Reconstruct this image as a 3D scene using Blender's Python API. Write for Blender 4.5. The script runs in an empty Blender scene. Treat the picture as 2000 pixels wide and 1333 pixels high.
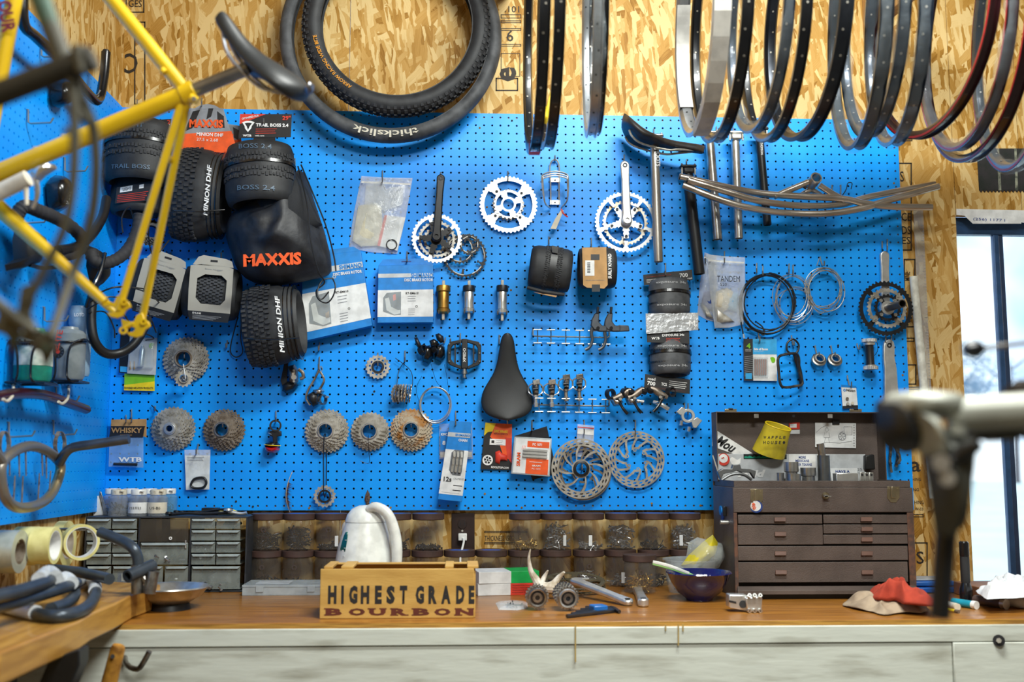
import bpy, math, random
from mathutils import Vector as V, Matrix, noise
R = math.radians
rnd = random.Random(11)
scene = bpy.context.scene
COL = scene.collection
# ---------------------------------------------------------------- camera
CAMLOC = V((1.035, -3.0943, .1363)); FPX = 2008.5; YAW, PIT, ROL = .0468, .1151, .0013
fwd = V((math.sin(YAW)*math.cos(PIT), math.cos(YAW)*math.cos(PIT), math.sin(PIT)))
r0 = fwd.cross(V((0, 0, 1))).normalized(); u0 = r0.cross(fwd)
rt = r0*math.cos(ROL)+u0*math.sin(ROL); up = u0*math.cos(ROL)-r0*math.sin(ROL)
cd = bpy.data.cameras.new('camera'); cam = bpy.data.objects.new('camera', cd); COL.objects.link(cam)
cam.matrix_world = Matrix((( rt.x, up.x, -fwd.x, CAMLOC.x), (rt.y, up.y, -fwd.y, CAMLOC.y), (rt.z, up.z, -fwd.z, CAMLOC.z), (0, 0, 0, 1)))
cd.sensor_width = 36; cd.lens = FPX/2000*36; cd.clip_start = .05
cd.dof.use_dof = True; cd.dof.focus_distance = 2.98; cd.dof.aperture_fstop = 2.2
scene.camera = cam
# ---------------------------------------------------------------- world, lights, exposure
scene.view_settings.view_transform = 'Standard'; scene.view_settings.look = 'None'
scene.view_settings.gamma = 1; scene.view_settings.use_curve_mapping = False
scene.view_settings.exposure = 0.40
world = bpy.data.worlds.new('sky'); scene.world = world; world.use_nodes = True
wn = world.node_tree; bg = wn.nodes['Background']
tc = wn.nodes.new('ShaderNodeTexCoord'); nz = wn.nodes.new('ShaderNodeTexNoise'); nz.inputs['Scale'].default_value = 5
nz.inputs['Detail'].default_value = 4
cr = wn.nodes.new('ShaderNodeValToRGB'); cr.color_ramp.elements[0].position = .38; cr.color_ramp.elements[1].position = .56
cr.color_ramp.elements[0].color = (.16, .42, .85, 1); cr.color_ramp.elements[1].color = (.80, .93, 1, 1)
wn.links.new(tc.outputs['Generated'], nz.inputs['Vector']); wn.links.new(nz.outputs['Fac'], cr.inputs['Fac'])
wn.links.new(cr.outputs['Color'], bg.inputs['Color']); bg.inputs['Strength'].default_value = 1.5
def area(name, loc, rot, sx, sy, power, color):
    l = bpy.data.lights.new(name, 'AREA'); l.shape = 'RECTANGLE'; l.size = sx; l.size_y = sy; l.energy = power; l.color = color
    o = bpy.data.objects.new(name, l); COL.objects.link(o); o.location = loc; o.rotation_euler = rot; return o
area('ceiling_tube_light', (1.70, -1.5, 1.93), (R(14), 0, 0), 1.1, .2, 64, (.97, 1, .95))
area('ceiling_tube_light', (1.62, -3.2, 1.9), (R(38), R(0), 0), 1.0, .35, 46, (.97, 1, .96))
# ---------------------------------------------------------------- pixels of the photograph to points at a real distance
def ray(px, py): return fwd+rt*((px-1000)/FPX)+up*((666.5-py)/FPX)
def W(px, py, Y=0.): d = ray(px, py); return CAMLOC+d*((Y-CAMLOC.y)/d.y)
def WZ(px, py, z): d = ray(px, py); return CAMLOC+d*((z-CAMLOC.z)/d.z)
def WX(px, py, x): d = ray(px, py); return CAMLOC+d*((x-CAMLOC.x)/d.x)
def WD(px, py, dep): return CAMLOC+ray(px, py)*dep
def S(Y): return (Y-CAMLOC.y)/FPX*1.005       # metres per pixel on the plane y = Y
# ---------------------------------------------------------------- mesh builder
def crv(pts, k=4, closed=False):
    pts = [V(p) for p in pts]; n = len(pts); out = []
    if n < 3: return pts
    rng = range(n) if closed else range(n-1)
    for i in rng:
        if closed: a, b, c, d = pts[i-1], pts[i], pts[(i+1) % n], pts[(i+2) % n]
        else: a, b, c, d = pts[max(i-1, 0)], pts[i], pts[i+1], pts[min(i+2, n-1)]
        for j in range(k):
            t = j/k; out.append(.5*((2*b)+(c-a)*t+(2*a-5*b+4*c-d)*t*t+(3*b-a-3*c+d)*t**3))
    if not closed: out.append(pts[-1])
    return out
class MB:
    def __init__(s): s.v = []; s.f = []
    def add(s, vs, fs):
        n = len(s.v); s.v += [V(p) for p in vs]; s.f += [tuple(i+n for i in f) for f in fs]; return s
    def box(s, c, size, rot=None):
        c = V(c); h = V(size)*.5; vs = []
        for x in (-1, 1):
            for y in (-1, 1):
                for z in (-1, 1):
                    p = V((x*h.x, y*h.y, z*h.z)); vs.append(c+(rot @ p if rot else p))
        return s.add(vs, [(0, 1, 3, 2), (4, 6, 7, 5), (0, 4, 5, 1), (2, 3, 7, 6), (0, 2, 6, 4), (1, 5, 7, 3)])
    def bb(s, a, b):
        a = V(a); b = V(b); return s.box((a+b)/2, [abs(q) for q in (b-a)])
    def tube(s, pts, r, n=8, closed=False, flat=1., cap=True):
        pts = [V(p) for p in pts]; m = len(pts); rs = r if isinstance(r, (list, tuple)) else [r]*m
        if len(rs) != m: rs = [rs[min(int(i*(len(rs)-1)/(m-1)), len(rs)-2)]*(1-(i*(len(rs)-1)/(m-1)-min(int(i*(len(rs)-1)/(m-1)), len(rs)-2)))+rs[min(int(i*(len(rs)-1)/(m-1)), len(rs)-2)+1]*(i*(len(rs)-1)/(m-1)-min(int(i*(len(rs)-1)/(m-1)), len(rs)-2)) for i in range(m)]
        t0 = (pts[1]-pts[0]).normalized(); a = V((0, 1, 0)) if abs(t0.y) < .9 else V((0, 0, 1))
        u = t0.cross(a).normalized(); vs = []; fs = []
        for i, p in enumerate(pts):
            if closed: t = (pts[(i+1) % m]-pts[i-1])
            else: t = pts[min(i+1, m-1)]-pts[max(i-1, 0)]
            if t.length < 1e-9: t = t0
            t.normalize(); u = (u-t*u.dot(t)); u.normalize(); w = t.cross(u)
            for k in range(n):
                A = 2*math.pi*k/n; vs.append(p+u*(rs[i]*math.cos(A))+w*(rs[i]*flat*math.sin(A)))
        for i in range(m if closed else m-1):
            j = (i+1) % m
            for k in range(n): l = (k+1) % n; fs.append((i*n+k, i*n+l, j*n+l, j*n+k))
        if not closed and cap: fs.append(tuple(range(n))[::-1]); fs.append(tuple(range((m-1)*n, m*n)))
        return s.add(vs, fs)
    def cyl(s, a, b, r, r2=None, n=16): return s.tube([a, b], [r, r if r2 is None else r2], n)
    def lathe(s, prof, O, w, n=24, u=None, closed=False, flat=1., arc=1.):
        O = V(O); w = V(w).normalized(); u = V(u) if u else (w.cross(V((0, 1, 0))) if abs(w.y) < .9 else w.cross(V((0, 0, 1))))
        u = (u-w*u.dot(w)).normalized(); v = w.cross(u); m = len(prof); vs = []; fs = []; nn = n if arc == 1. else n+1
        for (r, h) in prof:
            for k in range(nn):
                A = 2*math.pi*arc*k/n; vs.append(O+w*h+u*(r*math.cos(A))+v*(r*flat*math.sin(A)))
        for i in range(m if closed else m-1):
            j = (i+1) % m
            for k in range(n): l = (k+1) % nn; fs.append((i*nn+k, i*nn+l, j*nn+l, j*nn+k))
        if not closed:
            if prof[0][0] > 1e-5: fs.append(tuple(range(nn))[::-1])
            if prof[-1][0] > 1e-5: fs.append(tuple(range((m-1)*nn, m*nn)))
        return s.add(vs, fs)
    def prism(s, pts, d):
        pts = [V(p) for p in pts]; d = V(d); n = len(pts)
        return s.add(pts+[p+d for p in pts], [tuple(range(n)), tuple(range(n, 2*n))[::-1]]+[(i, i+n, (i+1) % n+n, (i+1) % n) for i in range(n)])
    def px(s, pp, Y, th=.002):                      # outline given in photo pixels on the plane y = Y, thickness towards the wall
        return s.prism([W(x, y, Y) for x, y in pp], (0, th, 0))
    def polar(s, O, fr, rad, N, mask=None, th=.002, teeth=0, depth=.006, tw=None):
        O = V(O); u, v, w = fr; B = len(rad)-1; pos = []
        def P(b, k, side):
            r = rad[b]
            if teeth and b == B: r -= depth*(1, .85, 0, .1)[k % 4] if N == teeth*4 else 0
            A = 2*math.pi*k/N+(tw(rad[b]) if tw else 0); return O+u*(r*math.cos(A))+v*(r*math.sin(A))+w*(th*(.5-side))
        base = len(s.v)
        for side in (0, 1):
            for b in range(B+1):
                for k in range(N): s.v.append(P(b, k, side))
        I = lambda side, b, k: base+side*(B+1)*N+b*N+k % N
        full = lambda b, k: 0 <= b < B and (mask is None or mask(b, k % N))
        for b in range(B):
            for k in range(N):
                if not full(b, k): continue
                s.f.append((I(0, b, k), I(0, b+1, k), I(0, b+1, k+1), I(0, b, k+1)))
                s.f.append((I(1, b, k), I(1, b, k+1), I(1, b+1, k+1), I(1, b+1, k)))
                if not full(b-1, k): s.f.append((I(0, b, k), I(0, b, k+1), I(1, b, k+1), I(1, b, k)))
                if not full(b+1, k): s.f.append((I(0, b+1, k+1), I(0, b+1, k), I(1, b+1, k), I(1, b+1, k+1)))
                if not full(b, k-1): s.f.append((I(0, b+1, k), I(0, b, k), I(1, b, k), I(1, b+1, k)))
                if not full(b, k+1): s.f.append((I(0, b, k+1), I(0, b+1, k+1), I(1, b+1, k+1), I(1, b, k+1)))
        return s
    def pillow(s, pp, Y, dep, rings=6, nz=.0, fq=60, base=None, pw=.5, c=None):
        P = [W(x, y, Y) for x, y in pp] if base is None else [V(p) for p in base]
        n = len(P); C = sum(P, V())/n if c is None else W(c[0], c[1], Y)
        vs = list(P); fs = [tuple(range(n))[::-1]]; D = dep if isinstance(dep, V) else V((0, -dep, 0)); L = D.length
        for r in range(1, rings+1):
            t = 1-r/(rings+.5)
            for p in P:
                q = C+(p-C)*t; h = (1-t**2.2)**pw; q = q+D*h
                if nz: q = q+D.normalized()*(nz*noise.noise(q*fq))+V((nz*.5*noise.noise(q*fq+V((9, 3, 1))), 0, nz*.5*noise.noise(q*fq+V((3, 8, 1)))))
                vs.append(q)
        for r in range(rings):
            for i in range(n): j = (i+1) % n; fs.append((r*n+i, r*n+j, (r+1)*n+j, (r+1)*n+i))
        fs.append(tuple(range(rings*n, rings*n+n))); return s.add(vs, fs)
    def xf(s, M): s.v = [M @ p for p in s.v]; return s
FR = (V((1, 0, 0)), V((0, 0, 1)), V((0, -1, 0)))
def frame(yaw=0, pitch=0, roll=0):
    m = Matrix.Rotation(R(yaw), 3, 'Z') @ Matrix.Rotation(R(pitch), 3, 'X') @ Matrix.Rotation(R(roll), 3, 'Y')
    return tuple(m @ q for q in FR)
OFF = {}
def mesh_obj(name, mb, m, parent=None, bevel=0, smooth=35, sub=0, off=None):
    if off is None: off = OFF[parent.name] if parent else V((0, 0, 0))
    me = bpy.data.meshes.new(name); me.from_pydata([tuple(p-off) for p in mb.v], [], mb.f); me.validate(); me.update()
    import bmesh as _b
    bm = _b.new(); bm.from_mesh(me); _b.ops.recalc_face_normals(bm, faces=bm.faces); bm.to_mesh(me); bm.free()
    me.materials.append(m)
    if smooth: me.shade_smooth(); me.set_sharp_from_angle(angle=R(smooth))
    o = bpy.data.objects.new(name, me); COL.objects.link(o)
    if bevel:
        b = o.modifiers.new('b', 'BEVEL'); b.width = bevel; b.segments = 2; b.limit_method = 'ANGLE'; b.angle_limit = R(40); b.use_clamp_overlap = True
    if sub: q = o.modifiers.new('s', 'SUBSURF'); q.levels = sub; q.render_levels = sub
    if parent: o.parent = parent; OFF[o.name] = off
    return o
def tag(o, label=None, cat=None, group=None, kind=None):
    for k, x in (('label', label), ('category', cat), ('group', group), ('kind', kind)):
        if x: o[k] = x
    return o
def root(name, label, cat, loc, group=None, kind=None):
    o = bpy.data.objects.new(name, None); COL.objects.link(o); o.empty_display_size = .02; o.location = loc; OFF[o.name] = V(loc); return tag(o, label, cat, group, kind)
def part(parent, name, mb, m, label=None, kind=None, **k): return tag(mesh_obj(name, mb, m, parent, **k), label, kind=kind)
def one(name, label, cat, mb, m, group=None, kind=None, **k):
    xs = [p.x for p in mb.v]; ys = [p.y for p in mb.v]; zs = [p.z for p in mb.v]
    off = V(((min(xs)+max(xs))/2, (min(ys)+max(ys))/2, min(zs))); o = mesh_obj(name, mb, m, None, off=off, **k); o.location = off; OFF[o.name] = off
    return tag(o, label, cat, group, kind)
def struct(name, mb, m, parent=None, **k):
    o = mesh_obj(name, mb, m, parent, **k)
    if not parent: o['kind'] = 'structure'; OFF[o.name] = V((0, 0, 0))
    return o
def copytree(o, parent=None, loc=None, label=None, rz=0):
    c = o.copy(); COL.objects.link(c)
    if parent: c.parent = parent
    if loc is not None: c.location = loc
    if rz: c.rotation_euler.z = rz
    if label: c['label'] = label
    for ch in list(o.children): copytree(ch, c)
    return c
# ---------------------------------------------------------------- lettering
TXT = {}
def text(parent, s, pos, h, m, width=None, rot=0, fr=FR, bold=0., align='CENTER', ext=.0002, name='lettering', shear=0, flipx=False):
    c = bpy.data.curves.new(name, 'FONT'); c.body = s; c.align_x = align; c.align_y = 'CENTER'; c.size = 1; c.offset = bold; c.shear = shear; c.resolution_u = 2
    t = bpy.data.objects.new('t', c); COL.objects.link(t); bpy.context.view_layer.update()
    me = bpy.data.meshes.new_from_object(t.evaluated_get(bpy.context.evaluated_depsgraph_get())); bpy.data.objects.remove(t); bpy.data.curves.remove(c)
    if not me.vertices: return None
    xs = [q.co.x for q in me.vertices]; ys = [q.co.y for q in me.vertices]; hh = (max(ys)-min(ys)) or 1; sy = h/hh; sx = width/(max(xs)-min(xs)) if width else sy
    cx = (max(xs)+min(xs))/2 if align == 'CENTER' else min(xs); cy = (max(ys)+min(ys))/2
    u, v, w = fr; off = OFF[parent.name] if parent else V((0, 0, 0)); ca, sa = math.cos(R(rot)), math.sin(R(rot))
    for q in me.vertices:
        x = (q.co.x-cx)*sx*(-1 if flipx else 1); y = (q.co.y-cy)*sy; x, y = x*ca-y*sa, x*sa+y*ca
        p = V(pos)+u*x+v*y+w*ext-off; q.co = p
    me.materials.clear(); me.materials.append(m); me.name = name
    o = bpy.data.objects.new(name, me); COL.objects.link(o)
    if parent: o.parent = parent; OFF[o.name] = off
    return o
# text centred at a photo pixel on plane y=Y: h, width in pixels
def tpx(parent, s, px, py, Y, hp, m, wp=None, rot=0, **k): return text(parent, s, W(px, py, Y), hp*S(Y), m, width=wp*S(Y) if wp else None, rot=rot, **k)
# ---------------------------------------------------------------- materials
def lin(c):
    if isinstance(c, str): c = [int(c[i:i+2], 16)/255 for i in (0, 2, 4)]
    return tuple(x/12.92 if x <= .04045 else ((x+.055)/1.055)**2.4 for x in c)+(1,)
def mat(name, c, rough=.5, metal=0, bump=0, bs=200, c2=None, vs=30, alpha=1, coat=0, emit=0, th=(.4, .62), stretch=None, spec=.5, ts=None, det=4):
    m = bpy.data.materials.new(name); m.use_nodes = True; nt = m.node_tree; b = nt.nodes['Principled BSDF']; L = nt.links.new
    b.inputs['Base Color'].default_value = lin(c); b.inputs['Roughness'].default_value = rough; b.inputs['Metallic'].default_value = metal
    b.inputs['Alpha'].default_value = alpha; b.inputs['Coat Weight'].default_value = coat; b.inputs['Specular IOR Level'].default_value = spec
    if emit: b.inputs['Emission Color'].default_value = lin(c); b.inputs['Emission Strength'].default_value = emit
    tc = nt.nodes.new('ShaderNodeTexCoord'); src = tc.outputs['Object']
    if stretch:
        mp = nt.nodes.new('ShaderNodeMapping'); mp.inputs['Scale'].default_value = stretch; L(src, mp.inputs['Vector']); src = mp.outputs['Vector']
    c2_ = c2
    if c2_ is None:
        q = lin(c); c2v = tuple(x*.8 for x in q[:3])+(1,)
    else: c2v = lin(c2)
    n = nt.nodes.new('ShaderNodeTexNoise'); n.inputs['Scale'].default_value = vs; n.inputs['Detail'].default_value = det; L(src, n.inputs['Vector'])
    r = nt.nodes.new('ShaderNodeValToRGB'); r.color_ramp.elements[0].position = th[0]; r.color_ramp.elements[1].position = th[1]
    r.color_ramp.elements[0].color = lin(c); r.color_ramp.elements[1].color = c2v; L(n.outputs['Fac'], r.inputs['Fac']); L(r.outputs['Color'], b.inputs['Base Color'])
    if bump:
        n2 = nt.nodes.new('ShaderNodeTexNoise'); n2.inputs['Scale'].default_value = bs; n2.inputs['Detail'].default_value = 3; L(src, n2.inputs['Vector'])
        bp = nt.nodes.new('ShaderNodeBump'); bp.inputs['Strength'].default_value = bump; bp.inputs['Distance'].default_value = .002; L(n2.outputs['Fac'], bp.inputs['Height']); L(bp.outputs['Normal'], b.inputs['Normal'])
    return m
def osb(name, axis='XZ', dark=.80):
    m = bpy.data.materials.new(name); m.use_nodes = True; nt = m.node_tree; b = nt.nodes['Principled BSDF']; L = nt.links.new; N = nt.nodes.new
    b.inputs['Roughness'].default_value = .62; b.inputs['Specular IOR Level'].default_value = .3
    tc = N('ShaderNodeTexCoord'); sp = N('ShaderNodeSeparateXYZ'); L(tc.outputs['Object'], sp.inputs[0]); cb = N('ShaderNodeCombineXYZ')
    L(sp.outputs[axis[0]], cb.inputs[0]); L(sp.outputs[axis[1]], cb.inputs[1])
    wob = N('ShaderNodeTexNoise'); wob.inputs['Scale'].default_value = 22; wob.inputs['Detail'].default_value = 3; L(cb.outputs[0], wob.inputs['Vector'])
    vm = N('ShaderNodeVectorMath'); vm.operation = 'MULTIPLY_ADD'; vm.inputs[1].default_value = (.012, .012, 0); L(wob.outputs['Color'], vm.inputs[0]); L(cb.outputs[0], vm.inputs[2])
    prev = None; hprev = None
    for k, (ang, ln, wd, thr) in enumerate(((80, .13, .030, 0), (100, .11, .024, .35), (60, .10, .022, .45), (130, .12, .028, .55), (88, .14, .018, .5), (15, .07, .016, .72), (112, .09, .014, .6), (48, .08, .02, .7), (95, .05, .008, .62))):
        m1 = N('ShaderNodeMapping'); m1.inputs['Rotation'].default_value = (0, 0, R(-ang)); m1.inputs['Location'].default_value = (k*1.7, k*.9, 0); L(vm.outputs[0], m1.inputs['Vector'])
        m2 = N('ShaderNodeMapping'); m2.inputs['Scale'].default_value = (.8/ln, .8/wd, 1); L(m1.outputs[0], m2.inputs['Vector'])
        v = N('ShaderNodeTexVoronoi'); v.voronoi_dimensions = '2D'; v.distance = 'CHEBYCHEV'; v.inputs['Scale'].default_value = 1; L(m2.outputs[0], v.inputs['Vector'])
        s = N('ShaderNodeSeparateColor'); L(v.outputs['Color'], s.inputs[0])
        gr = N('ShaderNodeTexNoise'); gr.noise_dimensions = '2D'; gr.inputs['Scale'].default_value = 1; gr.inputs['Detail'].default_value = 3
        m3 = N('ShaderNodeMapping'); m3.inputs['Scale'].default_value = (1.6, 9, 1); L(m2.outputs[0], m3.inputs['Vector']); L(m3.outputs[0], gr.inputs['Vector'])
        ad = N('ShaderNodeMath'); ad.operation = 'MULTIPLY_ADD'; ad.inputs[1].default_value = .42; L(gr.outputs['Fac'], ad.inputs[0]); L(s.outputs[1], ad.inputs[2])
        cr = N('ShaderNodeValToRGB'); E = cr.color_ramp.elements
        E[0].position = .16; E[0].color = lin('946a38'); E[1].position = 1.15 if False else 1.; E[1].color = lin('ecd09c')
        for p, c in ((.30, 'b48a52'), (.50, 'c9a066'), (.78, 'd8b47c')): e = E.new(p); e.color = lin(c)
        L(ad.outputs[0], cr.inputs['Fac'])
        if prev is None: prev = cr.outputs[0]; hprev = s.outputs[1]
        else:
            g = N('ShaderNodeMath'); g.operation = 'GREATER_THAN'; g.inputs[1].default_value = thr; L(s.outputs[0], g.inputs[0])
            mx = N('ShaderNodeMix'); mx.data_type = 'RGBA'; L(g.outputs[0], mx.inputs[0]); L(prev, mx.inputs[6]); L(cr.outputs[0], mx.inputs[7]); prev = mx.outputs[2]
            mh = N('ShaderNodeMix'); L(g.outputs[0], mh.inputs[0]); L(hprev, mh.inputs[2]); L(s.outputs[1], mh.inputs[3]); hprev = mh.outputs[0]
    hs = N('ShaderNodeHueSaturation'); hs.inputs['Value'].default_value = dark; hs.inputs['Saturation'].default_value = 1.14; L(prev, hs.inputs['Color']); L(hs.outputs[0], b.inputs['Base Color'])
    bp = N('ShaderNodeBump'); bp.inputs['Strength'].default_value = .6; bp.inputs['Distance'].default_value = .0015; L(hprev, bp.inputs['Height']); L(bp.outputs[0], b.inputs['Normal'])
    return m
OSB = osb('strand_board'); OSBX = osb('strand_board_side', 'YZ')
BLUE = mat('blue_paint', '009dff', .42, bump=.12, bs=18, c2='0094fa', vs=6, det=3, spec=.4)
BLK = mat('black_rubber', '26282b', .6, bump=.1, c2='1a1b1e'); BLKG = mat('black_gloss', '101114', .25, coat=.3); BLKM = mat('black_satin', '17181a', .42)
TREAD = mat('tread_rubber', '303134', .72, bump=.25, bs=400); TIRE2 = mat('worn_rubber', '4c4e51', .65, bump=.15, c2='323437', vs=25)
STEEL = mat('bright_steel', 'dcdcd8', .3, .85, c2='bcbab4'); DSTEEL = mat('dull_steel', 'a9a6a0', .36, 1, c2='85807a', vs=60); ALU = mat('satin_aluminium', 'e2e2df', .36, .9, c2='cfcfcc')
GREYM = mat('grey_sprocket_steel', 'c2beb5', .4, .5, c2='979184', vs=45); BRN = mat('grimy_sprocket_steel', '94887a', .5, .45, c2='6b5c4c', vs=50, bump=.2); RUST = mat('rusty_sprocket_steel', 'bdb09a', .5, .4, c2='b07a3c', vs=28, th=(.45, .6)); ROT = mat('rotor_steel', 'c9c4ba', .35, .6, c2='a59c8f')
DKM = mat('dark_anodised', '2c2d30', .38, .5); ZINC = mat('zinc_wire', 'a4a6a2', .35, .8); WHITE = mat('white_plastic', 'e9e9e4', .35); PAPER = mat('white_card', 'e4e6e6', .55); SILV = mat('silver_card', 'c4c8cb', .45, .1)
KRAFT = mat('kraft_card', 'b98f5a', .7); ORANGE = mat('orange_print', 'ee5a1c', .5); REDP = mat('red_print', 'd63a26', .5); BLKP = mat('black_print', '1c1c1e', .5); WHTP = mat('white_print', 'f0f0ee', .5); GREYP = mat('grey_print', '8a8d92', .5)
SHB = mat('blue_card', '1583d6', .4); CYAN = mat('light_blue_card', '35a6e2', .4); NAVY = mat('navy_print', '1a3f8c', .5); GREEN = mat('green_card', '0cae52', .45); LIME = mat('lime_card', '7cc020', .4); YEL = mat('yellow_print', 'f0d21c', .4)
GOLD = mat('brass', 'b58a42', .4, .9, c2='8a6530'); CREAM = mat('cream_plastic', 'd8d0bc', .5); CLEAR = mat('clear_plastic', 'dfe9ee', .12, alpha=.25, spec=.8); CLEARB = mat('crinkled_clear_film', 'eef4f7', .15, alpha=.36, bump=1., bs=90, spec=.9); WRAP = mat('rim_film', 'dcecf6', .08, alpha=.10, bump=.8, bs=60, spec=1.)
SEAT = mat('black_saddle_leather', '1c1e20', .48, bump=.08, bs=500); CLOTH = mat('black_cloth', '222327', .85, bump=.5, bs=700); REDR = mat('red_rubber', 'd8402c', .5)
# ================================================================ setting
P = .0254; XW = -.013; BZ = -.228; FLOOR = -1.12; CEIL = 2.0; YW = .022
xs1 = W(683, 100, YW).x; xw = 2.585; zw = .905; zs = -.262; xR = 3.9; yR = -4.4
wall = root('wall_back', None, None, (0, 0, 0), kind='structure')
for (a, b, c, d) in ((-.1, xs1-.001, FLOOR, CEIL), (xs1+.001, 2.585, FLOOR, CEIL), (2.587, 2.80, zw, CEIL), (2.802, xR, zw+.01, CEIL), (2.587, 3.5, FLOOR, zs), (3.5, xR, FLOOR, zw)):
    part(wall, 'strand_board_panel', MB().bb((a, YW, c), (b, YW+.016, d)), OSB)
INK = mat('stencil_ink', '2a2118', .7)
def stamp(s, px, py, hp, wp=None, rot=0, bold=.01): tpx(wall, s, px, py, YW-.0005, hp, INK, wp, rot, bold=bold)
def box_ink(x0, y0, x1, y1, t=2.5):
    mb = MB()
    for a, b, c, d in ((x0, y0, x1, y0+t), (x0, y1-t, x1, y1), (x0, y0, x0+t, y1), (x1-t, y0, x1, y1)): mb.px([(a, b), (c, b), (c, d), (a, d)], YW-.0004, .0003)
    part(wall, 'stencil_frame', mb, INK)
stamp('GES', 264, 7, 15, 26); box_ink(245, -20, 282, 25); box_ink(262, 42, 284, 205); stamp('C', 256, 124, 42, 26, 180)
stamp('.101', 1000, 18, 14, 30); stamp('6', 996, 70, 24, 14); box_ink(978, 28, 1018, 36, 1.5); box_ink(978, 104, 1016, 150, 1.5); stamp('e', 992, 145, 34, 30, 90, .03); box_ink(968, 152, 1012, 178)
for q in (40, 55, 86): box_ink(978, q, 1018, q+5, 1.5)
stamp('THICKNESS 15/32', 975, 1052, 10, 56); box_ink(946, 1038, 1030, 1042, 1.5); box_ink(946, 1060, 1030, 1064, 1.5)
box_ink(1735, 318, 1781, 490); stamp('KS', 1756, 345, 22, 20); stamp('RE', 1757, 378, 22, 20); stamp('CE', 1770, 424, 17, 20); stamp('DS', 1770, 450, 17, 18); stamp('ES', 1770, 470, 15, 18)
box_ink(1765, 506, 1788, 640); stamp('MNE', 1772, 540, 12, 18, 90); box_ink(1760, 660, 1786, 668, 2); box_ink(1768, 712, 1790, 752); box_ink(1755, 756, 1796, 762, 2)
stamp('a', 1788, 912, 20, 20); stamp('THING', 1788, 937, 6, 22); stamp('ING', 1788, 957, 6, 14); stamp('HING', 1795, 982, 7, 18); stamp('W-03', 1795, 995, 6, 16); box_ink(1780, 1005, 1804, 1011, 1.5); box_ink(1782, 1060, 1812, 1128); stamp('S', 1797, 1090, 24, 15)
box_ink(1765, 270, 1782, 276, 2); stamp('IIL', 1760, 250, 6, 20)
struct('wall_left', MB().bb((XW-.03, yR, FLOOR), (XW-.013, YW, CEIL)), OSBX)
PLAIN = mat('pale_wall_paint', '9c9488', .8)
struct('wall_right', MB().bb((xR, yR, FLOOR), (xR+.03, YW, CEIL)), PLAIN)
struct('wall_rear', MB().bb((XW-.03, yR-.03, FLOOR), (xR, yR, CEIL)), PLAIN)
struct('ceiling', MB().bb((XW-.03, yR, CEIL), (xR+.03, YW+.016, CEIL+.03)), PLAIN)
struct('floor', MB().bb((XW-.03, yR, FLOOR-.03), (xR+.03, YW+.016, FLOOR)), mat('concrete_floor', '6d675e', .8, c2='4e4943', vs=8))
# pegboards with real holes
def pegboard(name, label, O, U, Vv, nu, nv, N_, m, u0=.5, skip=()):
    vs = []; fs = []; h = P/2; r = .0033
    O = V(O); th = N_*-.005
    c8 = [(math.cos(R(45*k)), math.sin(R(45*k))) for k in range(8)]
    for i in range(nu):
        for j in range(nv):
            C = O+U*((i+.5)*P)+Vv*((j+.5)*P); n = len(vs)
            vs += [C+U*(h*a)+Vv*(h*b) for a, b in ((1, 1), (-1, 1), (-1, -1), (1, -1))]
            vs += [C+U*(r*a)+Vv*(r*b) for a, b in c8]; vs += [C+U*(r*a)+Vv*(r*b)+th for a, b in c8]
            for q in range(4):
                k = 2*q+1; fs.append((n+q, n+(q+1) % 4, n+4+(k+2) % 8, n+4+(k+1) % 8, n+4+k))
            for k in range(8): l = (k+1) % 8; fs.append((n+4+k, n+4+l, n+12+l, n+12+k))
    A, B, C, D = O, O+U*(nu*P), O+U*(nu*P)+Vv*(nv*P), O+Vv*(nv*P)
    for a, b in ((A, B), (B, C), (C, D), (D, A)): n = len(vs); vs += [a, b, b+th, a+th]; fs.append((n, n+1, n+2, n+3))
    me = bpy.data.meshes.new(name); me.from_pydata([tuple(v-O) for v in vs], [], fs); me.update(); me.materials.append(m)
    import bmesh as _b
    bm = _b.new(); bm.from_mesh(me); _b.ops.remove_doubles(bm, verts=bm.verts, dist=1e-5); _b.ops.recalc_face_normals(bm, faces=bm.faces); bm.to_mesh(me); bm.free()
    o = bpy.data.objects.new(name, me); COL.objects.link(o); o.location = O; OFF[o.name] = O
    return tag(o, label, 'pegboard')
pb = pegboard('pegboard', 'long bright blue pegboard on the back wall above the bench', (-.5*P, 0, -.5*P), V((1, 0, 0)), V((0, 0, 1)), 95, 48, V((0, -1, 0)), BLUE)
pl = pegboard('pegboard', 'blue pegboard on the side wall, at the left edge of the photo', (XW, -60*P, -.5*P), V((0, 1, 0)), V((0, 0, 1)), 60, 48, V((1, 0, 0)), BLUE)
for i, (x, y) in enumerate(((461, 980), (604, 993), (727, 983), (1013, 948), (1368, 988), (1183, 928), (731, 765), (947, 965), (1019, 992), (948, 762), (937, 250), (951, 405), (1000, 236), (1639, 239), (1746, 358), (1637, 675), (998, 567), (1763, 733), (494, 990), (1273, 984), (763, 992), (915, 993))):
    part(pb, 'screw', MB().cyl(W(x, y, -.0002), W(x, y, -.0016), .0032, n=8), GOLD if i % 3 else DKM)
# strips behind the pegboards
for z in (.002, .6, 1.195): struct('trim_1' if z < .1 else ('trim_2' if z < 1 else 'trim_3'), MB().bb((0, .0052, z-.008), (95*P-.03, YW, z+.006)), mat('batten_wood', '9a743f', .7))
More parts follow.
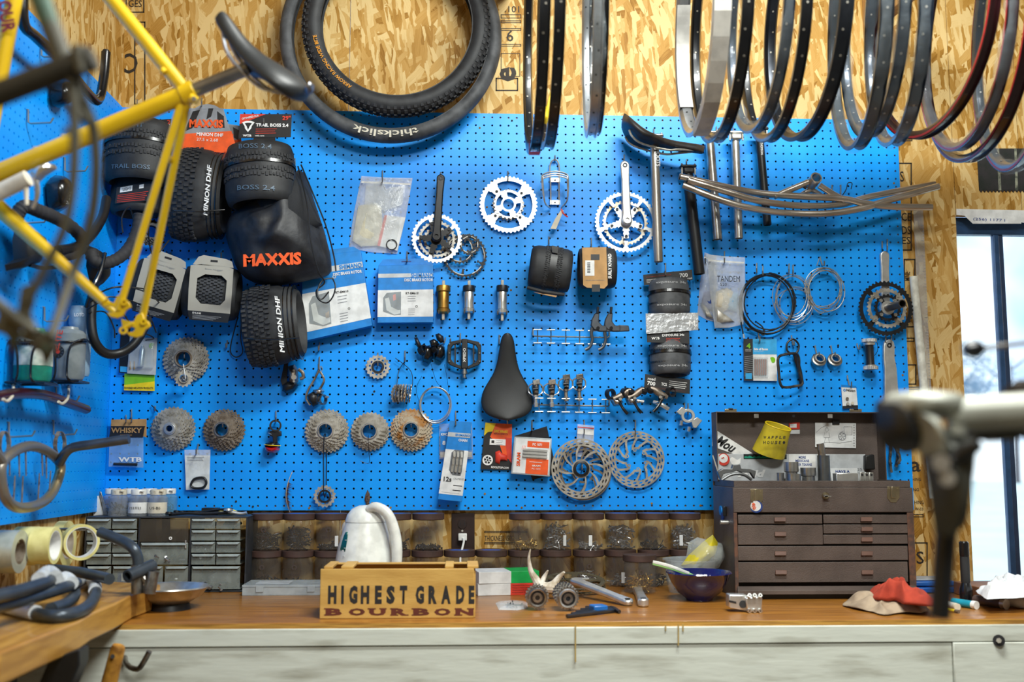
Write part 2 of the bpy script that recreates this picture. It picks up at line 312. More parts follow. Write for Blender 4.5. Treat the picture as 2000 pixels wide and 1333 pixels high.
# window
WF = mat('blue_grey_window_frame', '2c4c74', .4, .3); wf = MB(); x0, x1, z0, z1 = 2.567, 3.5, zs, zw; mx = W(1946, 600, .045).x
wnd = root('window_1', None, None, (x0, .03, z0), kind='structure')
for a, b in (((x0, .039, z1-.055), (x1, .07, z1)), ((x0, .039, z0), (x1, .07, z0+.03)), ((x0, .039, z0+.03), (x0+.010, .07, z1-.055)), ((x1-.04, .039, z0+.03), (x1, .07, z1-.055))): wf.bb(a, b)
part(wnd, 'window_frame', wf, WF, bevel=.002)
part(wnd, 'mullion', MB().bb((mx, .040, z0+.03), (mx+.017, .060, z1-.055)), WF, bevel=.002); part(wnd, 'sash_edge', MB().bb((mx+.0172, .044, z0+.03), (mx+.033, .064, z1-.055)), mat('dark_sash', '20324e', .4), bevel=.002)
GL = mat('window_glass', 'ffffff', .05, alpha=.06, spec=.6)
part(wnd, 'pane', MB().bb((x0+.010, .050, z0+.03), (mx-.0003, .053, z1-.055)), GL); part(wnd, 'pane', MB().bb((mx+.0335, .050, z0+.03), (x1-.04, .053, z1-.055)), GL)
struct('trim_4', MB().bb((2.588, -.05, zs-.02), (3.5, .02, zs)), mat('sill_wood', '8a6a44', .7), bevel=.002)
# outside
struct('ground', MB().bb((-20, .3, -1.6), (60, 80, -1.5)), mat('glare_white_lawn', 'f2f6ea', .9, c2='e4eedc', vs=.6))  # blown-out daylight on the grass is put into its near-white colour
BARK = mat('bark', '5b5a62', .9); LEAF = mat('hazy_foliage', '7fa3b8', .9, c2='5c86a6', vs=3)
def tree(x, y, h, lab):
    t = root('tree', lab, 'tree', (x, y, -1.5)); part(t, 'trunk', MB().tube([(x, y, -1.5), (x+.1, y, h*.4-1.5), (x-.1, y, h*.8-1.5)], [.22, .16, .06], 10), BARK)
    for k in range(5):
        z = h*(.35+.1*k)-1.5; s = (-1)**k; part(t, 'branch', MB().tube([(x, y, z), (x+s*h*.14, y+.2, z+h*.09), (x+s*h*.26, y, z+h*.2)], [.09, .05, .02], 6), BARK)
    for k in range(7):
        c = V((x+rnd.uniform(-.3, .3)*h, y+rnd.uniform(-1, 1), h*rnd.uniform(.55, .98)-1.5)); r = h*.13; mb = MB()
        for q in range(170):
            d = V((rnd.gauss(0, 1), rnd.gauss(0, 1), rnd.gauss(0, .8))).normalized()*r*rnd.random()**.4; a = V((rnd.gauss(0, 1), rnd.gauss(0, 1), rnd.gauss(0, 1))).normalized()*.1; b = a.orthogonal().normalized()*.07
            mb.add([c+d-a, c+d+b, c+d+a, c+d-b], [(0, 1, 2, 3)])
        part(t, 'foliage', mb, LEAF, kind='stuff', smooth=0)
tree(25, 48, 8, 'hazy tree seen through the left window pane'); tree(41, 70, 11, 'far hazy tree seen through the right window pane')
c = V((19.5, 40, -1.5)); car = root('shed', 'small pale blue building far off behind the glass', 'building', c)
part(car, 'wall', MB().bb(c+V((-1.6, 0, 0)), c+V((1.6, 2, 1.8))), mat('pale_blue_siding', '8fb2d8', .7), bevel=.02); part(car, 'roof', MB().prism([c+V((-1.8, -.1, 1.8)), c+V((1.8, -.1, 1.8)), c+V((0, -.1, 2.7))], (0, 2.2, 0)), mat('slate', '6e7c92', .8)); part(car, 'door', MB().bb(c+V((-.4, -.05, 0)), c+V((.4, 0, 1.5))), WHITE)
# bench
WOOD = mat('varnished_bench_wood', 'a06a26', .34, c2='7c4e1c', vs=6, stretch=(1, 14, 14), coat=.12, bump=.06, bs=40); APR = mat('white_painted_timber', 'c6cac0', .5, c2='918f80', vs=16, stretch=(.35, 1, 2.0), th=(.5, .8), bump=.6, bs=22); YEDGE = mat('raw_plywood_edge', 'b98a3a', .6, c2='8a6022', vs=9, stretch=(1, 30, 30))
bn = root('workbench', 'long workbench with varnished top and chipped white painted front', 'workbench', (1.5, -.35, FLOOR))
part(bn, 'worktop', MB().bb((XW, -.712, BZ-.012), (xR-.02, YW-.001, BZ)), WOOD, bevel=.001); part(bn, 'plywood_edge', MB().bb((XW, -.7135, BZ-.012), (xR-.02, -.712, BZ-.0012)), YEDGE)
a0 = MB().bb((XW, -.72, BZ-.050), (xR-.02, -.60, BZ-.0121)); part(bn, 'front_rail', a0, APR, bevel=.002)
x9 = W(1860, 1250, -.72).x
part(bn, 'apron_board', MB().bb((XW, -.716, BZ-.152), (x9, -.68, BZ-.0515)), APR, bevel=.002); part(bn, 'apron_board', MB().bb((x9+.001, -.722, BZ-.146), (xR-.02, -.68, BZ-.0515)), APR, bevel=.002)
part(bn, 'bolt_washer', MB().cyl(W(1951, 1252, -.723), W(1951, 1252, -.728), .013, n=20), DKM); part(bn, 'bolt', MB().cyl(W(1951, 1252, -.728), W(1951, 1252, -.733), .006, n=6), GREYM)
for x in (.25, 1.72, 3.4): part(bn, 'leg', MB().bb((x, -.66, FLOOR), (x+.09, -.58, BZ-.0505)), mat('raw_stud', '8a6a44', .7), bevel=.003)

DRP = mat('glue_drip_stain', 'a98f52', .5)
for x, y0, y1 in ((1124, 1222, 1294), (1325, 1221, 1262), (1300, 1221, 1233), (1334, 1220, 1234)): part(bn, 'drip_stain', MB().px([(x-1.3, y0), (x+1.3, y0), (x+1.5, y1), (x-1.2, y1)], -.7225, .002), DRP)
# ================================================================ things on the back pegboard
def hook(px, py, what, L=13, out=.035, tip=8, dx=0):
    if tip < 0: tip = 8
    pts = [W(px, py, .004), W(px, py, -.003), W(px, py+2, -.0045), W(px+dx*.5, py+L, -.006), W(px+dx, py+L+1, -.012), W(px+dx, py+L, -out), W(px+dx, py+L-tip, -out-.004)]
    mb = MB().tube(pts, .0021, 7); z = min(p.z for p in mb.v)
    return one('peg_hook', 'zinc wire peg hook '+what, 'hook', mb, ZINC, group='zinc wire hooks in the pegboards')
def hole_ring(mb, O, fr, r, R_, th, n=20): return mb.polar(O, fr, [r, R_], n, None, th)
def annulus(mb, px, py, Y, ri, ro, th=.002, n=32, fr=FR): s = S(Y); return mb.polar(W(px, py, Y), fr, [ri*s, ro*s], n, None, th)
def sprocket(mb, O, fr, R_, rin, teeth=None, th=.0019, holes=None, band=None):
    T = teeth or max(9, round(2*math.pi*R_/.0127)); N = T*4; dp = .0045 if R_ > .02 else .004
    rad = [rin, rin+(R_-rin)*.18, R_-dp-.0055, R_-dp-.0025, R_] if R_-rin > .022 else [rin, R_-dp-.002, R_]
    if holes is None: holes = lambda b, k: True
    if len(rad) == 5:
        nb = max(8, T//2); q = N/nb
        mk = lambda b, k: True if b != 1 else ((k % q) < q*.42)
        mk2 = lambda b, k: True if b == 3 else (True if b == 0 else (((k % 4) in (0, 1)) if b == 2 else mk(1, k)))
        mb.polar(O, fr, rad, N, mk2, th, T, dp)
    else: mb.polar(O, fr, rad, N, None, th, T, dp)
    return mb
def cassette(px, py, Rp, n, m, label, ring=DSTEEL, hook_at=None, small=.5, y0=-.008, step=.0042, hole=13, lock=False, yaw=0):
    s = S(-.02); O0 = W(px, py, y0-.02); O0 = V((O0.x, 0, O0.z)); t = root('sprocket_cassette', label, 'cassette', O0+V((0, -.02, -Rp*s)), group='sprocket cassettes hung on the pegboard')
    fr = frame(yaw, 0, 0)
    for i in range(n):
        r = Rp*s*(1-(1-small)*i/(n-1)); O = O0+fr[2]*(-y0+.001+i*step); a = rnd.uniform(0, 9); f2 = frame(yaw, 0, a)
        part(t, 'sprocket', sprocket(MB(), O, f2, r, max(hole*s*1.28, 0) if i < n-1 else hole*s*1.02), m)
    k = MB(); O = O0+fr[2]*(-y0+.001+n*step)
    k.lathe([(hole*s*.98, -n*step*.8), (hole*s*1.18, -n*step*.8), (hole*s*1.2, 0), (hole*s*1.12, .0015), (hole*s*.98, .0015)], O, fr[2], 32, closed=True); part(t, 'lockring', k, ring)
    if lock: part(t, 'spline_tube', MB().lathe([(hole*s*.55, 0), (hole*s*1.0, 0), (hole*s*.95, .006), (hole*s*.6, .006)], O, fr[2], 24, closed=True), ALU)
    return t
cassette(360, 702, 45, 8, GREYM, 'silver cassette with a small cog dangling below it, beside the inflator pack', hole=14, ring=BRN)
cassette(335, 838, 43, 9, GREYM, 'silver cassette with pale splined lockring, right of the kraft header bag', hole=10, ring=ALU, lock=True)
cassette(435, 840, 41, 8, BRN, 'dull brown-grey cassette above the small white-card bag', hole=12, ring=DSTEEL)
cassette(637, 842, 43, 9, GREYM, 'clean grey cassette with black rubber band hanging to a small cog', hole=13, ring=STEEL)
cassette(722, 843, 38, 8, GREYM, 'smallest grey cassette, between the banded one and the rusty one', hole=13, ring=STEEL, small=.6)
cassette(803, 840, 42, 8, RUST, 'rusty orange-stained cassette beside the silver cable coil', hole=13, ring=STEEL)
for x, y, w in ((360, 690, 'inside the cassette beside the inflator pack'), (303, 794, 'with a black tie left of the lockring cassette'), (435, 826, 'inside the dull brown-grey cassette'), (637, 826, 'inside the clean grey banded cassette'), (722, 828, 'inside the smallest grey cassette'), (803, 826, 'inside the rusty cassette')): hook(x, y, w, 8, .05, 5)
t = root('small_sprocket', 'single silver cog wired to the cassette beside the inflator pack', 'cog', W(358, 757, -.06)); part(t, 'sprocket', sprocket(MB(), W(359, 740, -.058), frame(8), 17*S(-.05), 8*S(-.05)), GREYM); part(t, 'collar', MB().lathe([(.010, 0), (.0135, 0), (.0135, .006), (.0115, .006)], W(359, 740, -.06), frame(8)[2], 20, closed=True), STEEL); part(t, 'zip_tie', MB().tube(crv([W(358, 712, -.055), W(360, 725, -.066), W(362, 740, -.07), W(358, 742, -.062)]), .0012, 6), WHITE)
one('cable_tie', 'black cable tie end beside the lockring cassette', 'cable tie', MB().tube(crv([W(296, 792, -.006), W(303, 799, -.012), W(308, 805, -.02)]), .0016, 6), BLKM)
# single cogs
t = root('small_sprocket', 'single grey cog with ring of round holes, high between the two rear mechs and shifters', 'cog', W(738, 742, -.02)); s = S(-.015)
part(t, 'sprocket', MB().polar(W(738, 717, -.012), FR, [10*s, 14*s, 17*s, 18*s, 24*s], 72, lambda b, k: b != 1 or k % 6 < 3, .002, 18, .004), GREYM); part(t, 'spacer', annulus(MB(), 738, 717, -.0145, 8.5, 12, .004), BLKM); hook(738, 690, 'through the single grey cog with round holes', 24, .03)
t = root('small_sprocket', 'small grey cog with oblong holes hanging low on a black rubber band', 'cog', W(634, 991, -.03))
part(t, 'sprocket', MB().polar(W(634, 970, -.018), FR, [11*s, 13*s, 15*s, 16*s, 21.5*s], 64, lambda b, k: b != 1 or k % 6 < 2, .002, 16, .004), GREYM); part(t, 'spacer', annulus(MB(), 634, 970, -.0215, 9, 12.5, .004), BLKM)
one('rubber_band', 'black rubber band stretched from the grey cassette down to the small cog', 'rubber band', MB().tube([W(633, 850, -.055), W(631.5, 900, -.045), W(632, 963, -.03), W(634, 972, -.024), W(637, 963, -.014), W(638, 900, -.014), W(637, 857, -.014), W(635, 848, -.03)], .0016, 6, closed=True), BLKM)
one('wire_tie', 'thin dark wire tail with red tip hanging under the smallest cassette', 'wire', MB().tube(crv([W(719, 850, -.05), W(720, 880, -.045), W(721, 905, -.04), W(704, 901, -.042)]), .0009, 5), DKM)
t = root('sprocket_bunch', 'bunch of small rusty cogs threaded on a black cord loop', 'cogs', W(787, 790, -.03))
for i, (dx, m) in enumerate(((-15, GREYM), (-10, BRN), (-5, GREYM), (0, RUST), (5, RUST), (10, BRN), (14, GREYM))): part(t, 'sprocket', sprocket(MB(), W(787+dx, 768+abs(dx)*.1, -.028), frame(68+i*5, 5, i*20), 18*s, 9*s), m)
part(t, 'cord', MB().tube(crv([W(791, 706, -.02), W(780, 722, -.012), W(776, 745, -.02), W(777, 760, -.028), W(800, 762, -.028), W(806, 745, -.02), W(800, 722, -.016), W(772, 700, -.014)], 5), .0011, 6), BLKM); hook(791, 686, 'with black cord loop over the rusty bunch of cogs', 20, .03)
# chainrings, cranks
def chainring(mb, O, fr, R_, rin, arms=4, aw=.010, a0=0, hub=None, th=.003, bw=None, T=None):
    T = T or round(2*math.pi*R_/.0127); N = T*4; bw = bw or .009
    rb = [hub[0], hub[1]] if hub else [rin]
    n = 5; ri = R_-.0045-bw; rad = rb+[rb[-1]+(ri-rb[-1])*(i+1)/n for i in range(n)]+[R_]
    def mk(b, k):
        if b == len(rad)-2: return True
        if hub and b == 0: return True
        r = (rad[b]+rad[b+1])/2; A = 2*math.pi*(k+.5)/N; f = (r-rb[-1])/(ri-rb[-1])
        for i in range(arms):
            d = (A-R(a0)-2*math.pi*i/arms+math.pi) % (2*math.pi)-math.pi
            w = aw*(.75+.9*abs(f-.35)**1.5)
            if abs(d)*r < w: return True
        return False
    return mb.polar(O, fr, rad, N, mk, th, T, .0045)
def bolts(parent, O, fr, r, n, a0, m, br=.004, h=.004, name='bolt'):
    for i in range(n):
        A = R(a0)+2*math.pi*i/n; c = O+fr[0]*(r*math.cos(A))+fr[1]*(r*math.sin(A)); part(parent, name, MB().lathe([(br*.45, h*.6), (br*.45, h), (br, h), (br, 0)], c, fr[2], 12), m)
def crank_arm(mb, p0, p1, w0, w1, th, fr=FR):       # p0 pedal end, p1 spindle end
    a, b = V(p0), V(p1); d = (b-a).normalized(); n = d.cross(fr[2]).normalized(); pts = []
    for k in range(9): A = math.pi*k/8; pts.append(a-d*(w0*math.sin(A))+n*(w0*math.cos(A)))
    m_ = a.lerp(b, .25); q = w0*.86; e = b.lerp(a, .12)
    pts += [m_-n*q, e-n*(w1*.8)]
    for k in range(9): A = math.pi*k/8; pts.append(b+d*(w1*math.sin(A))-n*(w1*math.cos(A)))
    pts += [e+n*(w1*.8), m_+n*q]
    return mb.prism([p+fr[2]*th*.5 for p in pts], fr[2]*-th)
fr = frame(0, 0, 4); O = W(993, 400, -.012); s = S(-.012)
t = root('chainring', 'large silver four-arm chainring with small ring inside, alone on its hook', 'chainring', W(993, 460, -.012)); T = 46
part(t, 'outer_ring', chainring(MB(), O, frame(0, 0, 0), 58*s, 26*s, 4, 9*s, 42, th=.0035, bw=.011), ALU)
part(t, 'inner_ring', chainring(MB(), O+V((0, -.004, 0)), frame(0, 0, 12), 30*s, 12*s, 4, 6*s, 35, hub=(11*s, 15*s), th=.003, bw=.004), ALU)
part(t, 'rear_ring', sprocket(MB(), O+V((0, .005, 0)), FR, 32*s, 26*s), GREYM); bolts(t, O+V((0, -.005, 0)), FR, 20*s, 4, 38, STEEL, .0032, .002); bolts(t, O+V((0, -.002, 0)), FR, 35*s, 4, 42, DKM, .0042, .002, 'rivet'); hook(992, 335, 'through the large silver four-arm chainring', 16, .03)
def crankset(px, py, Rp, m_ring, m_arm, label, arm_end, rings, arms=5, a0=90, Y=-.03, armw=(.0125, .015), armth=.014, spider=None, hookat=None, aw=.007):
    s = S(Y); t = root('crankset', label, 'crankset', W(px, py+Rp, Y)); O = W(px, py, Y)
    for i, (r, mm) in enumerate(rings): part(t, 'chainring', chainring(MB(), O+V((0, .012*(0 if i == 0 else 1)*i, 0)), frame(0, 0, i*7), r*s, r*s*.62, arms, .006, a0, th=.003, bw=.008 if i == 0 else .006), mm)
    sp = MB(); N = 80
    rad = [8*s, 14*s, 20*s, 27*s, 34*s]
    sp.polar(O+V((0, -.004, 0)), FR, rad, N, lambda b, k: b == 0 or min(abs(((k+.5)*2*math.pi/N-R(a0)-2*math.pi*i/arms+math.pi) % (2*math.pi)-math.pi) for i in range(arms))*rad[b] < aw*(1.25-.12*b), .006)
    part(t, 'spider', sp, m_arm if spider is None else spider); bolts(t, O+V((0, -.008, 0)), FR, 30*s, arms, a0, DKM if m_arm is not DKM else GREYM, .0045, .003)
    e = W(arm_end[0], arm_end[1], Y-.022); part(t, 'crank_arm', crank_arm(MB(), e, O+V((0, -.022, 0)), armw[0], armw[1], armth), m_arm, bevel=.0035)
    part(t, 'spindle_boss', MB().lathe([(.006, .028), (.006, .034), (.0115, .034), (.014, .02), (.016, 0)], O, FR[2], 24), m_arm); part(t, 'pedal_hole', MB().lathe([(.0035, 0), (.0035, .0012), (.0075, .0012), (.0075, 0)], e+V((0, -armth*.5-.0002, 0)), FR[2], 18, closed=True), DKM)
    return t
crankset(853, 466, 50, ALU, BLKG, 'black crankset arm with silver triple chainrings, left of the bare chainring', (861, 349), [(50, ALU), (38, GREYM), (28, GREYM)], a0=108)
crankset(1222, 434, 62, ALU, ALU, 'bright silver crank arm with large silver chainring, left of the saddle post', (1220, 324), [(62, ALU), (46, mat('worn_silver', 'd6d0c2', .4, .8, c2='b39a72', vs=30))], a0=-90, armw=(.0145, .0165))
hook(861, 337, 'holding the black crankset', 12, .05); hook(1219, 303, 'holding the bright silver crankset', 14, .05)
for (x, y, r, ri, lb, dp) in ((908, 500, 44, 33, 'larger black chainring hanging behind the silver triple crankset', -.012), (898, 487, 30, 21, 'smaller black chainring nested inside the larger black one', -.017), (917, 478, 22, 14, 'granny-size black chainring, topmost of the nested black ones', -.02)):
    r = r*1.0; c = root('chainring', lb, 'chainring', W(x, y+r, dp)); part(c, 'toothed_ring', chainring(MB(), W(x, y, dp), frame(0, 0, x), r*s, ri*s*.8, 5, .004, 20, th=.003, bw=.005), DKM); part(c, 'tooth_edge', MB().polar(W(x, y, dp-.0005), frame(0, 0, x), [(r-6.5)*s, (r-5)*s], 60, lambda b, k: k % 10 < 6, .0032), GREYM)
# black crankset far right with spindle
Y = -.03; s = S(Y); O = W(1730, 603, Y); t = root('crankset', 'black triple crankset with bare hollow spindle, by the right edge of the pegboard', 'crankset', W(1730, 660, Y))
e = W(1727, 500, -.012); part(t, 'crank_arm', crank_arm(MB(), e, W(1729, 603, -.012), .0145, .0175, .013), ALU, bevel=.003)
part(t, 'chainring', chainring(MB(), O, FR, 56*s, 30*s, 4, .008, 45, th=.003, bw=.010), DKM); part(t, 'chainring', chainring(MB(), O+V((0, -.008, 0)), frame(0, 0, 5), 41*s, 20*s, 4, .008, 45, th=.003, bw=.008), GREYM); part(t, 'chainring', chainring(MB(), O+V((0, -.014, 0)), frame(0, 0, 9), 28*s, 14*s, 4, .006, 45, th=.003, bw=.006), DKM)
part(t, 'spider', MB().lathe([(.010, .014), (.012, .017), (.021, .017), (.023, .012), (.023, .004)], O, FR[2], 24), ALU); bolts(t, O+V((0, -.016, 0)), FR, 20*s, 4, 45, STEEL, .0055, .004); bolts(t, O+V((0, -.009, 0)), FR, 34*s, 4, 45, STEEL, .004, .003)
part(t, 'hollow_spindle', MB().lathe([(.0095, 0), (.0122, 0), (.0122, .085), (.0095, .085)], O+V((0, -.016, 0)), V((.1, -1, 0)), 24, closed=True), mat('spindle_steel', '6e6862', .35, .9)); hook(1723, 472, 'on the left over the spindle crankset', 12, .03); hook(1733, 468, 'on the right over the spindle crankset', 20, .03)
e = W(1737, 674, -.012); t = root('crank_arm', 'bare silver crank arm hanging below the black spindle crankset', 'crank arm', W(1747, 790, -.012)); part(t, 'arm', MB().prism([W(a, b, -.020) for a, b in ((1726, 676), (1728, 667), (1737, 662), (1746, 667), (1748, 676), (1748, 700), (1752, 720), (1757, 790), (1752, 812), (1735, 812), (1728, 790), (1728, 720), (1726, 700))], (0, .013, 0)), ALU, bevel=.003); part(t, 'pedal_hole', MB().lathe([(.0035, 0), (.0035, .0012), (.0075, .0012), (.0075, 0)], W(1737, 675, -.0203), FR[2], 18, closed=True), DKM); hook(1741, 652, 'through the bare silver crank arm', 18, .03); hook(1730, 656, 'left of the bare silver crank arm', 14, .02)
# bottle cage (steel) with tag
Y = -.02; t = root('bottle_cage', 'bright steel wire bottle cage with paper tag', 'bottle cage', W(1085, 412, Y)); s = S(Y)
w_ = lambda *a: [W(x, y, z) for x, y, z in a]
part(t, 'wire_loop', MB().tube(crv(w_((1076, 400, -.01), (1075, 350, -.01), (1074, 325, -.01), (1079, 314, -.01), (1087, 313, -.01), (1092, 325, -.01), (1092, 350, -.01), (1092, 400, -.01)), 5), .0026, 8), STEEL)
for k in range(3): part(t, 'cradle_wire', MB().tube(crv(w_((1075, 408-k, -.012), (1064, 395, -.045), (1058+k, 352, -.06), (1063, 340+k*4, -.062), (1084, 335+k*4, -.066), (1106, 340+k*4, -.062), (1110-k, 352, -.06), (1108, 390, -.045), (1096, 408-k, -.012)), 5), .0023, 8), STEEL)
for y in (352, 396): part(t, 'mount_plate', MB().px([(1074, y-5), (1094, y-5), (1094, y+4), (1074, y+4)], -.012, .0015), ALU, bevel=.0004); part(t, 'mount_hole', MB().cyl(W(1084, y, -.0121), W(1084, y, -.0128), .0025, n=12), DKM)
hook(1084, 304, 'holding the steel wire bottle cage', 10, .018)
one('paper_tag', 'cream paper tag tied to the steel bottle cage', 'tag', MB().prism(w_((1096, 410, -.035), (1101, 411, -.035), (1086, 448, -.03), (1075, 447, -.03), (1084, 428, -.032)), (0, .0006, 0)), CREAM); one('red_tie', 'short red ribbon knotted on the steel bottle cage', 'ribbon', MB().tube(crv(w_((1096, 408, -.034), (1101, 418, -.036), (1109, 424, -.03))), .0022, 6, flat=.4), REDP)
# bottom brackets
def bracket(x, y0, y1, m, label, cup=DKM, w=11):
    Y = -.022; t = root('bottom_bracket', label, 'bottom bracket', W(x, y1, Y)); s = S(Y); p = lambda q: W(x, y0+(y1-y0)*q, Y); ax = (p(1)-p(0)).normalized(); L = (p(1)-p(0)).length
    part(t, 'axle', MB().box((p(0)+p(1))/2, (.009, .009, L*.99)), GREYM, bevel=.0012); part(t, 'upper_cup', MB().lathe([(w*s*.5, .14*L), (w*s*1.05, .14*L), (w*s*1.12, .17*L), (w*s*1.12, .28*L), (w*s*.9, .30*L)], p(0), ax, 24), cup)
    part(t, 'shell', MB().lathe([(w*s*.8, .27*L), (w*s*.92, .3*L), (w*s*.88, .58*L), (w*s*.9, .70*L), (w*s*.7, .72*L)], p(0), ax, 24), m); part(t, 'lower_cup', MB().lathe([(w*s*.6, .70*L), (w*s*1.05, .72*L), (w*s*1.02, .80*L), (w*s*.6, .83*L)], p(0), ax, 24), m)
    for dx in (-9, 9): hook(x+dx, y1-22, ('left' if dx < 0 else 'right')+' prong under the '+{866: 'brass bottom bracket', 916: 'middle silver bottom bracket', 981: 'rightmost silver bottom bracket'}[x], 8, .035, 6)
bracket(866, 548, 626, GOLD, 'brass-coloured worn bottom bracket beside the blue rotor box', GOLD, 12.5); bracket(916, 548, 625, STEEL, 'silver bottom bracket with black cup, middle of three'); bracket(981, 547, 628, STEEL, 'silver bottom bracket with dark lower cup, rightmost of three', DKM, 10.5)
Y = -.03; t = root('bottom_bracket', 'black sleeve bottom bracket with ribbed silver cups, left of the bare crank arm', 'bottom bracket', W(1697, 725, Y)); ax = V((.02, 0, -1)); s = S(Y); O = W(1697, 662, Y)
part(t, 'sleeve', MB().lathe([(9*s, .012), (8*s, .02), (8*s, .075), (9*s, .085)], O, ax, 24), BLKM)
for h in (0, .084): part(t, 'ribbed_cup', MB().polar(O+ax*(h+.006), (V((1, 0, 0)), V((0, 1, 0)), V((0, 0, 1))), [.009, 14.5*s], 120, None, .010, 30, .0012), ALU); part(t, 'cup_body', MB().lathe([(.009, .013+h-.016*(h > 0)), (11.5*s, .013+h-.016*(h > 0)), (11*s, .02+h-.016*(h > 0)), (.009, .02+h-.016*(h > 0))], O, ax, 24, closed=True), ALU)
part(t, 'wire', MB().tube(crv(w_((1700, 668, -.02), (1712, 668, -.03), (1714, 685, -.03), (1708, 695, -.02))), .0009, 5), DKM); hook(1674, 672, 'left of the black sleeve bottom bracket', 10, .03, dx=5)
# headset cups
for x, lb in ((1598, 'left one of the two grimy headset cups'), (1629, 'right one of the two grimy headset cups')):
    t = root('headset_cup', lb+' under the cable coils', 'headset cup', W(x, 722, -.03)); O = W(x, 706, -.012); fr = frame(0, -25); s = S(-.02)
    part(t, 'outer_ring', MB().lathe([(10.5*s, 0), (14.5*s, 0), (14.5*s, .010), (12.5*s, .012), (10.5*s, .012)], O, fr[2], 28, closed=True), DSTEEL); part(t, 'inner_ring', MB().lathe([(7.5*s, .008), (9.8*s, .008), (9.8*s, .02), (7.5*s, .02)], O, fr[2], 28, closed=True), GREYM); hook(x-6, 676, 'through the '+lb, 20, .04, dx=8)
# cable coils
def coil(x, y, rx, ry, n, m, label, hk, r=.0017, Y=-.02, jit=2.5, tails=()):
    s = S(Y); t = root('cable_coil', label, 'cable coil', W(x, y+ry, Y)); mb = MB(); pts = []
    for i in range(n*28+1):
        A = math.pi/2+2*math.pi*i/28; k = i/28; dx = jit*math.sin(k*2.1+x); dy = jit*abs(math.sin(k*1.7+y)); q = 1+.03*math.sin(k*3.3)
        pts.append(W(x+dx+rx*q*math.cos(A), y+dy-ry*q*math.sin(A)+(1-math.sin(A))*jit*.6*math.sin(k*2.7), Y-.0022*((k*1.3) % n)+.0))
    part(t, 'loops', mb.tube(pts, r, 6), m)
    for tl in tails: part(t, 'cable_end', MB().tube(crv([W(a, b, Y-.004) for a, b in tl]), r, 6), m)
    return t
coil(1500, 590, 51, 56, 4, BLKM, 'large black housing cable coil above the blue-topped card pack', None, .0022, jit=4, tails=(((1444, 590), (1446, 620), (1452, 655)), ((1455, 640), (1480, 648), (1492, 655), (1490, 640), (1478, 630))))
part(bpy.data.objects['cable_coil'], 'ferrule', MB().cyl(W(1452, 653, -.024), W(1453, 661, -.024), .0032, n=10), ALU)
coil(1546, 578, 33, 42, 4, STEEL, 'silver bare cable coil, middle of the three coils', None, .0013, jit=4); coil(1551, 592, 34, 32, 3, STEEL, 'silver cable coil hanging lowest behind the middle coil', None, .0012, jit=5, tails=(((1560, 620), (1556, 626), (1563, 632)),))
coil(1611, 562, 34, 39, 5, GREYM, 'grey cable coil, rightmost of the three coils', None, .0014, jit=5, tails=(((1595, 520), (1600, 505)), ((1578, 590), (1600, 612), (1612, 608))))
coil(850, 790, 30, 34, 4, STEEL, 'thin silver cable coil overlapping the rusty cassette', None, .0013, jit=1.5)
for x, y, w in ((1478, 515, 'left over the black cable coil'), (1490, 520, 'right over the black cable coil'), (1541, 516, 'left over the silver cable coil'), (1549, 518, 'right over the silver cable coil'), (1602, 502, 'over the grey cable coil')): hook(x, y, w, 17 if x != 1602 else 16, .035, dx=0 if x != 1602 else 8)
for pts in (((842, 712), (852, 745), (866, 760)), ((868, 712), (874, 745), (876, 765)), ((824, 735), (813, 760), (820, 790))): one('shift_cable', '%s fine cable hanging from the shifters toward the silver coil' % {842: 'middle', 868: 'longest', 824: 'bowed greenish'}[pts[0][0]], 'cable', MB().tube(crv([W(a, b, -.02) for a, b in pts]), .0006, 4), DKM)
# vertical saddle
def saddle(name, label, M_, L=.27, w=.145, m=SEAT, nose=.04, h=.045, rails=True, railm=GREYM, kick=.012):
    # local: x along tail(0) to nose(L), y sideways, z up
    prof = [(0, .05), (.03, .55), (.08, .85), (.16, .99), (.26, 1.), (.36, .90), (.46, .68), (.55, .5), (.66, .38), (.8, .31), (.92, .26), (.98, .17), (1, .05)]
    mb = MB(); n = 15; rows = []
    for f, q in prof:
        hw = w*.5*q; zc = kick*(1-min(1, f*2.5))**2*1.5-(.010*math.sin(math.pi*min(1, f*1.1)))+.002*f; hh = h*(.42+.2*(f < .35)+.22*(q < .1)*0)
        for k in range(n):
            a = -1.0+2*k/(n-1); A = a*R(112); rows.append(V((f*L, hw*math.sin(A)/1.0*(1. if abs(A) < R(90) else 1.), zc-hh*(1-math.cos(A*.86))*.75)))
    fs = []
    for i in range(len(prof)-1):
        for k in range(n-1): a = i*n+k; fs.append((a, a+1, a+n+1, a+n))
        fs.append((i*n+n-1, i*n, (i+1)*n, (i+1)*n+n-1))
    fs.append(tuple(range(n))); fs.append(tuple(range((len(prof)-1)*n, len(prof)*n))[::-1]); mb.add(rows, fs)
    t = root(name, label, 'saddle', M_ @ V((L*.4, 0, -h)))
    part(t, 'shell', mb.xf(M_), m, sub=1, smooth=60)
    if rails:
        for sy in (-1, 1):
            pts = crv([V((.025, sy*.035, -.018)), V((.04, sy*.03, -.035)), V((.075, sy*.022, -.046)), V((.15, sy*.022, -.046)), V((.185, sy*.02, -.036)), V((.24, sy*.006, -.020))], 5); part(t, 'rail', MB().tube(pts, .0035, 8).xf(M_), railm)
    return t
def axes(o, x, y, z): x, y, z = V(x), V(y), V(z); return Matrix(((x.x, y.x, z.x, o.x), (x.y, y.y, z.y, o.y), (x.z, y.z, z.z, o.z), (0, 0, 0, 1)))
A = W(991, 822, -.055); B = W(991, 650, -.055); xd = (B-A).normalized()
